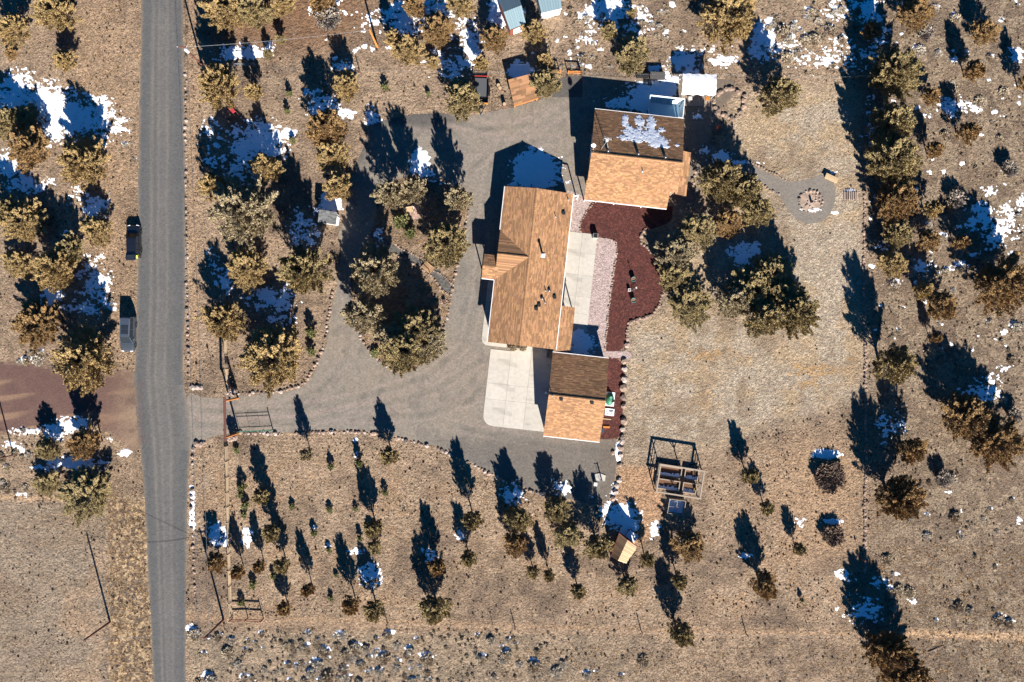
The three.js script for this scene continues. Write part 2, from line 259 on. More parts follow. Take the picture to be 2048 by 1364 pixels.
const soil = new THREE.MeshStandardMaterial({ map: soilTex, roughness: 1, bumpMap: soilBump, bumpScale: 0.12 });
const gravel = new THREE.MeshStandardMaterial({ map: groundTex, roughness: 1, bumpMap: gravelBump, bumpScale: 0.028 });
const cinder = new THREE.MeshStandardMaterial({ map: groundTex, roughness: 1, bumpMap: gravelBump, bumpScale: 0.05 });
{ // one ground sheet out to the horizon
  const g = new THREE.PlaneGeometry(2400, 2400, 40, 40).rotateX(-Math.PI / 2), p = g.attributes.position, u = g.attributes.uv; for (let i = 0; i < p.count; i++) u.setXY(i, p.getX(i), p.getZ(i));
  const m = part('ground', g, soil, scene, 'structure'); tag(m, 'dry brown high desert ground with bare soil and thin grass', 'ground');
}
function dense(poly, step) { const o = []; poly.forEach(([x, y], k) => { const [x1, y1] = poly[(k + 1) % poly.length], n = Math.max(1, Math.round(Math.hypot(x1 - x, y1 - y) / step)); for (let i = 0; i < n; i++) o.push([x + (x1 - x) * i / n, y + (y1 - y) * i / n]); }); return o; }
function smooth(poly, n = 2) { for (let k = 0; k < n; k++) poly = poly.flatMap(([x, y], i) => { const [a, b] = poly[(i + 1) % poly.length]; return [[x * 0.75 + a * 0.25, y * 0.75 + b * 0.25], [x * 0.25 + a * 0.75, y * 0.25 + b * 0.75]]; }); return poly; }
function ragged(poly, amp, seed) { return dense(smooth(poly), 3).map(([x, y]) => { const k = seed * 31; return at(x + (fbm(x * 0.12 + k, y * 0.12, 3) - 0.5) * amp * 2, y + (fbm(x * 0.12 - k, y * 0.12 + 50, 3) - 0.5) * amp * 2); }); }
function sheet(name, poly, y, mat, label, amp = 4, holes = []) { // ragged-edged sheet of gravel
  const s = new THREE.Shape(ragged(poly, amp, y * 100).map(([x, z]) => new THREE.Vector2(x, -z)));
  for (const h of holes) s.holes.push(new THREE.Path(ragged(h, amp, 3).map(([x, z]) => new THREE.Vector2(x, -z))));
  const g = new THREE.ShapeGeometry(s), p = g.attributes.position, u = g.attributes.uv, n = g.attributes.normal;
  for (let i = 0; i < p.count; i++) { const x = p.getX(i), z = -p.getY(i); p.setXYZ(i, x, y, z); u.setXY(i, x, z); n.setXYZ(i, 0, 1, 0); }
  return tag(part(name, g, mat, scene), label, name.replace(/_\d+$/, '').split('_').pop(), null, 'structure');
}
sheet('side_road', POLY.sideRoad, 0.004, gravel, 'reddish brown cinder track joining the gravel road from the left', 5);
sheet('gravel_road', roadPoly, 0.012, gravel, 'straight grey gravel road with pale wheel tracks along the left side', 3.5);
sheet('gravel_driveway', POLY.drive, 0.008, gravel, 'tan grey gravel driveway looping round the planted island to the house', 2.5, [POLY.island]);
sheet('cinder_bed', POLY.redBed, 0.016, cinder, 'large bed of dark red cinder between house, barn and lawn', 0.8);
sheet('cinder_bed_001', POLY.redBed2, 0.016, cinder, 'narrow strip of dark red cinder along the right side of the garage', 0.8);
sheet('pink_gravel', POLY.pink, 0.012, cinder, 'pale pink gravel strip beside the concrete patio', 0.8);
sheet('fire_pit_path', POLY.firePath, 0.008, gravel, 'curving gravel path widening round the fire pit', 1.6);
sheet('garden_path', POLY.gardenPath, 0.008, gravel, 'narrow dark gravel path across the planted island', 1);

// ---------- junipers, bare shrubs, saplings, sagebrush ----------
const bark = std(col(120, 98, 80), 1), greyTwig = std(col(175, 160, 145), 1, { vertexColors: true });
const leafMat = {
  gold: std(col(208, 176, 118), 0.95, { vertexColors: true }), olive: std(col(188, 165, 113), 0.95, { vertexColors: true }), ochre: std(col(186, 148, 96), 0.95, { vertexColors: true }),
  grey: std(col(200, 180, 140), 0.95, { vertexColors: true }), green: std(col(150, 147, 92), 0.95, { vertexColors: true }),
};
const unit = (az, el) => [Math.cos(az) * Math.cos(el), Math.sin(el), Math.sin(az) * Math.cos(el)];
function spray(mb, x, y, z, dir, size, n, r, tone) { // a tuft of scale-leaf sprays: slim blades fanning about dir
  for (let k = 0; k < n; k++) {
    const dx = dir[0] + (r() - 0.5) * 1.5, dy = dir[1] + (r() - 0.5) * 1.3, dz = dir[2] + (r() - 0.5) * 1.5, l = Math.hypot(dx, dy, dz) || 1, s = size * (0.65 + 0.7 * r());
    const ox = x + (r() - 0.5) * size * 1.1, oy = y + (r() - 0.5) * size * 0.9, oz = z + (r() - 0.5) * size * 1.1, a = r() * 6.283, w = s * (0.3 + 0.22 * r());
    const px = Math.cos(a) * w, py = (r() - 0.5) * w, pz = Math.sin(a) * w, t = tone * (0.82 + 0.36 * r());
    mb.tri([ox - px, oy - py, oz - pz], [ox + px, oy + py, oz + pz], [ox + dx / l * s, oy + dy / l * s, oz + dz / l * s], [t, t * (0.96 + 0.08 * r()), t * (0.85 + 0.3 * r())]);
  }
}
// a juniper of height h and crown radius R: plumes of foliage round a tapered trunk with limbs
function juniperShape(seed, h, R, { plumes, base = 0.12, leaf = 0.2, dens = 1, spires = 3 }) {
  const r = rnd(seed), leaves = new MB(), wood = new MB();
  const prof = t => Math.pow(sstep(-0.06, 0.34, t), 0.8) * Math.pow(Math.max(0, 1 - t), 0.62) * 1.32;
  let bx = 0, bz = 0, tip = [0, 0, 0]; const segs = 5, tr = Math.max(0.06, R * 0.085), trunk = [[0, -0.05, 0]];
  for (let k = 1; k <= segs; k++) { bx += (r() - 0.5) * R * 0.1; bz += (r() - 0.5) * R * 0.1; trunk.push([bx, h * 0.88 * k / segs, bz]); wood.rod(trunk[k - 1], trunk[k], tr * (1 - (k - 1) / segs * 0.85), tr * (1 - k / segs * 0.85), 7); }
  const onTrunk = y => { const f = clamp(y / (h * 0.88)) * segs, i = Math.min(segs - 1, Math.floor(f)), t = f - i; return [mix(trunk[i][0], trunk[i + 1][0], t), y, mix(trunk[i][2], trunk[i + 1][2], t)]; };
  for (let k = 0; k < plumes; k++) {
    const top = k < spires, f = (k + 0.5) / plumes, t = top ? 0.66 - k * 0.05 : base + (0.86 - base) * Math.pow(f, 1.15) * 0.9, az = k * 2.399963 + r() * 0.8;
    const lobe = 0.52 + 0.5 * vnoise(Math.cos(az) * 1.4 + seed * 3.1, Math.sin(az) * 1.4 + t * 2.2) + 0.36 * r() * r() + 0.08;
    const out = R * prof(Math.min(0.98, t + 0.1)) * lobe * (top ? 0.3 + 0.25 * k / Math.max(1, spires) : 1), rise = top ? h * (1 - t) * (1 - k * 0.1) : Math.min(h * (0.10 + 0.24 * r() * r() + 0.05 * r()), h * 0.97 - h * t) + out * 0.25;
    const a = onTrunk(h * t * 0.9), b = [a[0] + Math.cos(az) * out, h * t + rise, a[2] + Math.sin(az) * out];
    wood.rod(a, [mix(a[0], b[0], 0.8), mix(a[1], b[1], 0.8), mix(a[2], b[2], 0.8)], tr * 0.3, tr * 0.07, 4);
    const L = Math.hypot(b[0] - a[0], b[1] - a[1], b[2] - a[2]), n = Math.max(4, Math.round(L / leaf * 1.75 * dens)), fat = Math.min(R * 0.26, 0.58) * (top ? 0.6 : 1), tone = 0.8 + 0.4 * r();
    const el = Math.atan2(rise, out) * 0.6 + 0.25, d = unit(az, el);
    for (let q = 0; q < n; q++) {
      const s = 0.28 + 0.72 * Math.sqrt((q + r()) / n), w = fat * Math.pow(Math.sin(Math.PI * Math.min(0.99, s * 0.9 + 0.05)), 0.9) , a2 = r() * 6.283, rr = w * Math.sqrt(r());
      const cx = Math.cos(a2) * rr, cy = Math.sin(a2) * rr;
      const x = mix(a[0], b[0], s) - Math.sin(az) * cx, y = mix(a[1], b[1], s) + cy * 0.8, z = mix(a[2], b[2], s) + Math.cos(az) * cx;
      if (y < h * base * 0.8 || y > h) continue;
      spray(leaves, x, y, z, [d[0] * 0.8 + (r() - 0.5) * 0.6, d[1] + 0.25, d[2] * 0.8 + (r() - 0.5) * 0.6], leaf, 7, r, tone);
    }
  }
  return { leaves: leaves.geo(), wood: wood.geo(), h, R };
}
const KIND = { s: [], m: [], l: [] };
for (let k = 0; k < 4; k++) KIND.s.push(juniperShape(11 + k, 4, 1.15, { plumes: 64, base: 0.2, leaf: 0.12, dens: 1.15, spires: 2 }));
for (let k = 0; k < 4; k++) KIND.m.push(juniperShape(31 + k, 6, 2.1, { plumes: 84, base: 0.12, leaf: 0.135, dens: 1.3, spires: 3 }));
for (let k = 0; k < 4; k++) KIND.l.push(juniperShape(51 + k, 7.5, 3.4, { plumes: 130, base: 0.08, leaf: 0.15, dens: 1.4, spires: 7 }));
// a tree from what the photo shows: crown centre and radius, y of its shadow's tip (pixels)
const KS = 25.45, KX = -6.67;                         // pixels of shadow per metre of height
function rootOf(cx, cy, tipY) { let h = 4, bx = cx, by = cy; for (let k = 0; k < 12; k++) { const f = 1 - 0.55 * h / CAM_H; bx = 1024 + (cx - 1024) * f; by = 682 + (cy - 682) * f; h = Math.max(0.4, (by - tipY) / KS); } return [bx, by, h]; }
const treePrototypes = {};
const TREES = [];
function tree(cx, cy, r, tipY, tone, label, name = 'juniper_tree') {
  const [bx, by, h] = rootOf(cx, cy, tipY), [x, z] = at(bx, by), R = r / PPM, size = R < 1.65 ? 's' : R < 2.75 ? 'm' : 'l', v = TREES.length % 4, key = size + v + tone, s = KIND[size][v], k = size === 's' ? 0.95 : 1.06;
  let o = treePrototypes[key];
  const rr = rnd(TREES.length * 7 + 1);
  if (!o) { o = treePrototypes[key] = thing(name, label, 'tree', x, z, rr() * 6.283); part('trunk', s.wood, bark, o); part('crown', s.leaves, leafMat[tone], o); }
  else o = copyOf(o, label, x, z, rr() * 6.283);
  o.scale.set(R / s.R * k, h / s.h, R / s.R * k); TREES.push([bx, by, r]); return o;
}
const G = 'gold', O = 'olive', B = 'ochre', E = 'grey';
for (const t of [
  [105, 20, 42, -95, G, 'broad golden juniper at the top edge, second tree left of the road'],
  [132, 122, 23, 37, G, 'small golden juniper standing alone left of the road below the broad top tree'],
  [23, 58, 30, -35, G, 'golden juniper in the top left corner of the view'],
  [22, 107, 14, 76, B, 'little rusty juniper under the top left corner tree'],
  [60, 300, 38, 185, B, 'brownish juniper below the big snow patch, near the left edge'],
  [168, 328, 46, 178, G, 'broad golden juniper at the lower right end of the big snow patch'],
  [12, 245, 30, 150, O, 'olive juniper cut by the left edge beside the big snow patch'],
  [50, 235, 26, 190, O, 'dark juniper half shaded at the left end of the big snow patch'],
  [10, 420, 26, 320, O, 'juniper cut by the left edge, left of the long dark tree shadow'],
  [45, 447, 42, 348, G, 'golden juniper at the left edge with snow in the shade above it'],
  [112, 541, 40, 400, G, 'golden juniper in the middle of the left grove, above a snow strip'],
  [140, 498, 28, 400, O, 'shaded juniper squeezed among the left grove, above its golden neighbour'],
  [40, 525, 30, 455, G, 'golden juniper at the left edge, lower side of the left grove'],
  [192, 460, 31, 372, G, 'round golden juniper left of the parked black car'],
  [72, 645, 46, 530, B, 'wide brownish juniper left of the silver car, near the left edge'],
  [167, 715, 58, 515, G, 'largest golden juniper on the left, just above the red cinder track'],
  [165, 885, 31, 763, B, 'rusty juniper right at the wooden post below the red cinder track'],
  [97, 900, 24, 812, O, 'slim olive juniper left of the rusty one below the red cinder track'],
  [168, 985, 52, 893, O, 'wide low juniper under the blue snow strip, lower left'],
  [95, 968, 26, 905, O, 'small dark juniper at the left end of the blue snow strip'],
  [450, 18, 46, -100, G, 'broad golden juniper at the top edge just right of the road'],
  [432, 168, 39, -5, G, 'round golden juniper below the utility pole at the top of the road'],
  [508, 183, 18, 80, G, 'slim golden juniper right of the round one by the utility pole'],
  [505, 22, 34, -85, O, 'olive juniper at the top edge, second right of the road'],
  [567, 6, 26, -75, G, 'golden juniper cut by the top edge above the bare dirt lane'],
  [561, 80, 11, 22, O, 'tiny pointed juniper below the bare dirt lane, upper of two'],
  [537, 110, 10, 57, O, 'tiny pointed juniper below the bare dirt lane, lower of two'],
  [640, 8, 26, -80, B, 'juniper at the top edge above the bare grey shrub'],
  [695, 172, 26, 76, G, 'golden juniper on the wire fence line left of the leaning pole'],
  [650, 255, 36, 112, B, 'dark juniper with blue snow in its long shadow, left of the driveway loop'],
  [664, 310, 31, 222, G, 'golden juniper right below the dark one, left of the driveway loop'],
  [678, 372, 28, 268, G, 'golden juniper beside the small grey shed'],
  [533, 332, 29, 215, G, 'golden juniper at the lower right of the snow beside the fence strip'],
  [490, 425, 62, 228, E, 'very wide pale juniper right of the road, level with the black car'],
  [425, 372, 24, 262, G, 'golden juniper at the left side of the very wide pale one'],
  [492, 540, 40, 448, G, 'golden juniper below the very wide pale one'],
  [450, 640, 41, 497, G, 'golden juniper right of the road, level with the silver car'],
  [605, 545, 46, 312, O, 'tall olive juniper with the long shadow left of the grey shed'],
  [540, 712, 60, 545, G, 'huge golden juniper above the driveway mouth and the gate'],
  [785, 76, 17, -5, G, 'small round juniper right of the leaning pole'],
  [818, 97, 31, 8, G, 'golden juniper right of the small round one near the leaning pole'],
  [830, 14, 24, -60, B, 'rusty juniper at the top edge between two snow patches'],
  [876, 58, 31, -25, B, 'golden brown juniper in the snow above the trailer'],
  [866, 124, 15, 88, G, 'little golden juniper left of the blue snow above the trailer'],
  [921, 8, 25, -65, G, 'golden juniper at the top edge left of the blue roofed building'],
  [926, 196, 37, 72, O, 'round juniper covering the left half of the trailer'],
  [990, 76, 25, -5, B, 'brown juniper below the blue roofed building'],
  [962, 127, 17, 43, G, 'small juniper just above the trailer'],
  [1070, 62, 24, -20, G, 'golden juniper between the two roofs at the top edge'],
  [1088, 120, 19, 50, G, 'golden juniper above the one leaning over the wood shed'],
  [1090, 166, 28, 85, O, 'olive juniper leaning over the right side of the wood shed'],
  [1218, 62, 19, -10, O, 'olive juniper in front of the snow at the top, right of the blue roofs'],
  [1261, 108, 36, 22, O, 'juniper with a deep shadow above the dark storage box'],
  [1264, 26, 11, -20, O, 'tiny juniper above the deep shadowed tree north of the barn'],
  [1452, 28, 56, -130, G, 'very large round golden juniper at the top edge right of the barn'],
  [1555, 188, 37, 38, O, 'juniper at the upper left corner of the lawn with a wide dark shadow'],
  [1744, 63, 21, -25, B, 'brown juniper standing in shade at the top, on the fence line'],
  [1786, 145, 48, -30, O, 'tall juniper right of the fence corner above the lawn'],
  [1786, 246, 38, 82, O, 'narrow juniper in the dark row right of the lawn, upper part'],
  [1788, 322, 50, 140, O, 'large juniper in the dark row right of the lawn, level with the log pile'],
  [1796, 402, 44, 262, B, 'golden brown juniper in the row right of the lawn, right of the fire pit'],
  [1794, 464, 30, 360, O, 'small juniper at the lower end of the row right of the fire pit'],
  [1833, 26, 32, -60, B, 'golden juniper at the top edge in the right field'],
  [1970, 66, 25, -5, B, 'juniper near the top right corner with a trunk shadow'],
  [1947, 142, 22, 43, B, 'round juniper of the right field with a pointed shadow on its upper left'],
  [1861, 193, 19, 122, B, 'small juniper right of the fence corner with a forked shadow'],
  [1934, 267, 21, 165, B, 'round brown juniper beside a snowy shadow in the right field'],
  [1868, 300, 17, 213, B, 'small brown juniper with a thin bent trunk shadow in the right field'],
  [2058, 166, 20, 63, B, 'juniper at the right edge, upper part, mostly outside the view'],
  [1866, 419, 19, 318, G, 'small golden juniper above a snowy shadow, right of the dark row'],
  [1856, 482, 23, 398, B, 'juniper right of the dark row, below the small golden one'],
  [1921, 485, 17, 398, B, 'small dark juniper left of the big snowy shadow at the right'],
  [1787, 525, 28, 440, G, 'golden juniper just below the dark row right of the lawn'],
  [1845, 581, 21, 472, G, 'juniper with two thin trunk shadows, right of the lawn'],
  [1883, 612, 28, 490, B, 'round brown juniper right of the one with two thin trunk shadows'],
  [1871, 676, 11, 594, B, 'tiny juniper with a long thin trunk shadow, right field'],
  [2010, 572, 56, 398, B, 'very wide golden juniper below the big blue snow shadow at the right edge'],
  [1790, 728, 36, 510, O, 'thin juniper whose long shadow crosses the stone row right of the lawn'],
  [1800, 992, 43, 789, B, 'large dark juniper at the stone row, right of the round bare shrub'],
  [1826, 903, 26, 760, B, 'brown juniper directly above the large dark one at the stone row'],
  [1935, 835, 50, 682, B, 'large open crowned juniper in the right field, upper left of a pair'],
  [1990, 885, 50, 705, B, 'large open crowned juniper in the right field, lower right of a pair'],
  [1535, 1016, 15, 925, O, 'small juniper at the lower end of the double shadow under the lawn'],
  [1500, 952, 18, 846, O, 'small juniper inside the double shadow under the lawn'],
  [1598, 1098, 14, 1010, O, 'neat little juniper left of the lower bare shrub'],
  [1530, 1172, 27, 1030, B, 'juniper with a tall dark shadow between the coop and the bare shrubs'],
  [1778, 1308, 44, 1115, B, 'huge dark juniper at the bottom right, left stem of the pair'],
  [1812, 1350, 48, 1145, B, 'huge dark juniper at the bottom right, right stem of the pair'],
  [1037, 1037, 26, 905, O, 'juniper at the driveway edge, left of the twin shadows below the garage'],
  [1030, 1087, 24, 968, B, 'juniper directly below the one at the driveway edge'],
  [1112, 1020, 25, 908, O, 'juniper under the broadest shadow on the driveway below the garage'],
  [1134, 1068, 27, 1000, O, 'juniper right below the one with the broadest driveway shadow'],
  [1197, 1096, 27, 949, O, 'round juniper left of the red trimmed coop'],
  [1066, 1143, 15, 1060, O, 'slim juniper, left of a neighbouring pair of slim ones below the driveway'],
  [1099, 1151, 12, 1044, O, 'slimmest juniper with a spearhead shadow below the driveway'],
  [1157, 1182, 17, 1085, O, 'small round juniper with an oval shadow, lower left of the coop'],
  [1254, 1170, 23, 1085, O, 'round juniper whose shadow falls on the coop roof'],
  [1294, 1118, 16, 996, O, 'small juniper right beside the coop'],
  [1360, 1161, 17, 1044, O, 'dark little juniper between coop and lower fence, upper one'],
  [1378, 1088, 31, 985, B, 'wide juniper just below the glass cold frame'],
  [1360, 1268, 25, 1123, O, 'juniper standing on the lower wire fence below the coop'],
  [747, 1222, 23, 1093, O, 'round juniper just above the lower wire fence with blue snow in its shadow'],
  [703, 1209, 18, 1070, B, 'thin ragged juniper left of the round one above the lower fence'],
  [871, 1222, 29, 1078, O, 'wide ragged juniper at the lower fence, foot of the tallest field shadow'],
  [873, 1133, 19, 1008, B, 'juniper in the middle of the tallest field shadow'],
  [937, 1118, 18, 1006, O, 'round juniper with a bare trunk shadow in the middle field'],
  [944, 1042, 20, 881, O, 'juniper whose long shadow crosses the stone border of the driveway'],
  [616, 1179, 14, 1060, B, 'small juniper with a spindle shadow in the lower left field'],
  [569, 1217, 17, 1130, B, 'juniper near the timber corner brace, upper right of it'],
  [563, 1130, 18, 1020, O, 'dark juniper right of the row along the rail fence, lower field'],
  [541, 1065, 19, 945, O, 'golden topped juniper beside the longest shadow in the lower left field'],
  [523, 992, 19, 893, O, 'juniper below the gate with a tall shadow, first in the field'],
  [519, 1133, 14, 1024, B, 'small juniper right of the rail fence, right one of two alike'],
  [477, 1143, 15, 1030, B, 'small juniper touching the rail fence, left one of two alike'],
  [430, 1125, 21, 1024, B, 'juniper between the road stones and the rail fence with blue snow in its shadow'],
  [746, 1057, 21, 929, O, 'juniper with a broad dark shadow in the middle of the field'],
  [749, 1095, 17, 1035, O, 'smaller juniper just below the broad shadowed one mid field'],
  [779, 911, 20, 804, O, 'juniper whose blunt shadow crosses the lower driveway border'],
  [613, 908, 13, 794, E, 'thin juniper on a bare stem just right of the open gate'],
  [779, 386, 28, 213, E, 'pale juniper at the top left of the planted island'],
  [825, 378, 26, 213, E, 'pale juniper behind the swing bench in the island'],
  [917, 396, 26, 231, E, 'pale juniper at the top right of the planted island'],
  [894, 492, 43, 352, O, 'large round juniper at the right side of the planted island'],
  [754, 538, 46, 333, E, 'tall pale juniper at the left side of the planted island'],
  [728, 627, 36, 470, E, 'pale juniper at the lower left of the planted island'],
  [835, 655, 48, 520, O, 'juniper in the lower middle of the planted island'],
  [852, 690, 40, 575, E, 'juniper at the lower right rim of the planted island'],
  [784, 668, 34, 560, E, 'juniper between the middle and the lower left of the planted island'],
  [806, 705, 46, 545, O, 'juniper at the bottom tip of the planted island'],
  [1352, 510, 40, 400, E, 'pale juniper at the right edge of the red cinder bed, lower of two'],
  [1395, 462, 34, 372, O, 'juniper by the corner of the barn porch, casting shade on its roof'],
  [1440, 358, 40, 195, O, 'juniper right of the barn, foot of the long double shadow'],
  [1488, 382, 32, 240, O, 'juniper at the gravel path to the fire pit, right of the barn'],
  [1515, 425, 30, 310, O, 'juniper on the left edge of the lawn below the gravel path'],
  [1457, 445, 26, 372, B, 'small golden juniper amid the grove right of the barn'],
  [1380, 612, 43, 520, O, 'juniper at the lower left of the lawn grove beside the red bed'],
  [1500, 580, 46, 450, O, 'juniper in the centre of the lawn grove'],
  [1525, 634, 36, 470, O, 'low juniper at the bottom middle of the lawn grove'],
  [1468, 602, 32, 480, E, 'pale juniper on the left side of the lawn grove, by the one in its centre'],
  [1348, 556, 30, 455, O, 'dark juniper at the red bed rim, between the two pale crowned neighbours'],
  [1562, 588, 36, 455, O, 'juniper between centre and lower right of the lawn grove'],
  [1588, 622, 44, 440, O, 'juniper at the lower right of the lawn grove'],
  [1545, 545, 34, 430, O, 'juniper at the upper right of the lawn grove'],
]) tree(...t);
// saplings and young pines
const sapSmall = juniperShape(90, 1.4, 0.42, { plumes: 22, base: 0.1, leaf: 0.14, dens: 1.2, spires: 1 });
{
  const list = [[662, 934, 8, 905], [718, 926, 10, 880], [584, 1014, 7, 994], [659, 1020, 8, 1000], [770, 985, 8, 958], [711, 1018, 6, 1000], [628, 1067, 8, 1038], [720, 1077, 7, 1048], [657, 1100, 7, 1080], [662, 1197, 7, 1178], [672, 1151, 6, 1138], [505, 1170, 10, 1145], [546, 1153, 8, 1130], [472, 900, 8, 884], [484, 975, 10, 935], [481, 990, 8, 962], [490, 1012, 10, 985], [488, 1030, 8, 1012], [482, 1206, 8, 1180], [622, 664, 13, 620], [622, 702, 11, 672], [578, 187, 7, 162], [574, 222, 7, 198], [856, 188, 6, 172], [585, 280, 8, 262], [770, 174, 9, 150], [1532, 1190, 5, 1170], [1604, 1200, 5, 1176]];
  let proto;
  for (const [cx, cy, r, ty] of list) {
    const [bx, by, h] = rootOf(cx, cy, ty), [x, z] = at(bx, by), lab = cy > 860 ? 'knee high green sapling in the bare field below the driveway' : 'knee high green sapling in the dry strip between road and driveway';
    const g = cy > 860 ? 'saplings in the lower field' : 'saplings in the strip beside the driveway';
    if (!proto) { proto = thing('sapling', lab, 'sapling', x, z, 0, g); part('trunk', sapSmall.wood, bark, proto); part('crown', sapSmall.leaves, leafMat.green, proto); }
    else proto.s = copyOf(proto, lab, x, z, cx * 1.7, g);
    const o = proto.s || proto; o.scale.set(r * 0.75 / PPM / 0.42, h / 1.4, r * 0.75 / PPM / 0.42);
  }
  const pine = juniperShape(95, 2.4, 1.05, { plumes: 46, base: 0.05, leaf: 0.2, dens: 1.1, spires: 1 });
  for (const [cx, cy, r, ty, lab] of [[800, 442, 16, 395, 'bright green young pine in front of the swing bench'], [821, 466, 11, 425, 'smaller bright green pine below the one by the swing bench'], [752, 706, 10, 690, 'low green bush at the lower left rim of the island']]) {
    const [bx, by, h] = rootOf(cx, cy, ty), [x, z] = at(bx, by), o = thing('young_pine', lab, 'tree', x, z, cx); part('trunk', pine.wood, bark, o); part('crown', pine.leaves, leafMat.green, o); o.scale.set(r / PPM / 1.05, h / 2.4, r / PPM / 1.05);
  }
}
// bare twiggy shrubs
function twigs(seed, h, R, n) {
  const r = rnd(seed), mb = new MB();
  for (let k = 0; k < n; k++) { // stems that fork twice
    const az = r() * 6.283, out = R * Math.sqrt(r()), a = [Math.cos(az) * out * 0.25, 0, Math.sin(az) * out * 0.25], b = [Math.cos(az) * out * 0.7, h * (0.45 + 0.2 * r()), Math.sin(az) * out * 0.7], t = 0.6 + 0.7 * r();
    mb.rod(a, b, 0.03, 0.02, 4, t);
    for (let q = 0; q < 3; q++) { const c = [b[0] + (r() - 0.4) * R * 0.4 * Math.cos(az), b[1] + h * (0.15 + 0.3 * r()), b[2] + (r() - 0.4) * R * 0.4 * Math.sin(az) + (r() - 0.5) * R * 0.2]; mb.rod(b, c, 0.02, 0.01, 3, t); spray(mb, c[0], c[1], c[2], [Math.cos(az), 0.9, Math.sin(az)], 0.26, 4, r, t); }
  }
  return mb.geo();
}
for (const [cx, cy, r, h, lab, m] of [[665, 50, 28, 2.6, 'leafless pale grey bush below the top edge, left of the leaning pole', 1], [1655, 952, 36, 1.0, 'big square cut leafless bush with snow along its top side', 0], [1662, 1068, 25, 0.8, 'smaller leafless bush with snow on top, below the big square one', 0], [1878, 955, 18, 1.2, 'grey leafless bush beside the large dark juniper at the stone row', 1], [2020, 830, 16, 1.2, 'pale leafless bush at the right edge beside the open crowned junipers', 1], [1905, 400, 20, 1.2, 'silver grey leafless bush right of the dark tree row', 1], [1845, 70, 18, 1.1, 'grey matted bush near the top of the right field', 1], [2010, 340, 18, 1.2, 'grey leafless bush above the blue snow at the right edge', 1]]) {
  const [x, z] = at(cx, cy), o = thing('bare_shrub', lab, 'shrub', x, z, cx), R = r / PPM;
  part('branches', twigs(cx, h, R, Math.round(90 * Math.max(1, R * R / 2))), m ? greyTwig : std(col(135, 112, 95), 1, { vertexColors: true }), o);
}
// sagebrush
function sageShape(seed) {
  const r = rnd(seed), mb = new MB();
  for (let k = 0; k < 96; k++) { const az = r() * 6.283, el = Math.asin(r()), rad = 0.42 * (0.7 + 0.4 * r()), d = unit(az, el); spray(mb, d[0] * rad, d[1] * rad * 0.85 + 0.03, d[2] * rad, [d[0], d[1] + 0.9, d[2]], 0.11, 8, r, 0.75 + 0.5 * r()); }
  for (let k = 0; k < 10; k++) { const az = k * 0.63; mb.rod([0, 0, 0], [Math.cos(az) * 0.3, 0.28, Math.sin(az) * 0.3], 0.02, 0.008, 4, 0.6); }
  return mb.geo();
}
const sageGeo = [0, 1, 2].map(k => sageShape(200 + k)), sageMats = [std(col(232, 212, 180), 1, { vertexColors: true }), std(col(205, 182, 152), 1, { vertexColors: true }), std(col(240, 226, 204), 1, { vertexColors: true })];
const SAGE = [];
{
  const r = rnd(77), areas = [
    [388, 1266, 1300, 1366, 112, 4, 13, 'grey sagebrush clump in the strip below the bottom fence track', 'sagebrush below the bottom fence'],
    [1765, 5, 2044, 1360, 88, 4, 12, 'grey brown sagebrush clump in the open field right of the stone row', 'sagebrush in the right field'],
    [1110, 20, 1420, 142, 34, 4, 9, 'small sagebrush clump on the slope above the barn', 'sagebrush above the barn'],
    [1535, 20, 1720, 150, 26, 5, 13, 'sagebrush clump with snow on it above the lawn fence', 'sagebrush above the lawn'],
    [190, 10, 272, 690, 26, 3, 6, 'small grey sagebrush tuft on the verge left of the road', 'sagebrush on the left verge'],
    [2, 850, 90, 985, 10, 5, 10, 'sagebrush clump in the corner below the red cinder track', 'sagebrush below the cinder track'],
    [30, 690, 105, 730, 6, 5, 11, 'sagebrush clump along the upper edge of the red cinder track', 'sagebrush above the cinder track'],
  ];
  for (const [x0, y0, x1, y1, n, r0, r1, lab, grp] of areas) for (let k = 0, tries = 0; k < n && tries < 4000; tries++) {
    const px = x0 + r() * (x1 - x0), py = y0 + r() * (y1 - y0), q = r0 + (r1 - r0) * Math.pow(r(), 1.8);
    if (hard(px, py) || TREES.some(t => Math.hypot(t[0] - px, t[1] - py) < t[2] * 0.8 + q) || SAGE.some(s => Math.hypot(s[0] - px, s[1] - py) < (s[2] + q) * 0.7)) continue;
    if (segDist(px, py, fenceTrack) < 14 + q || (y0 !== 1266 && vnoise(px * 0.02 + 3, py * 0.02) < 0.38) || (y0 === 1266 && r() > 1.25 - (px - 380) / 800)) continue;
    SAGE.push([px, py, q]); const [x, z] = at(px, py), s = q / PPM / 0.5;
    const m = single('sagebrush', sageGeo[k % 3], sageMats[(k * 5 + 1) % 3], lab, 'shrub', x, z, r() * 6.28, grp); m.scale.set(s * 1.1, s * (0.5 + 0.25 * r()), s * 1.1); k++;
  }
}

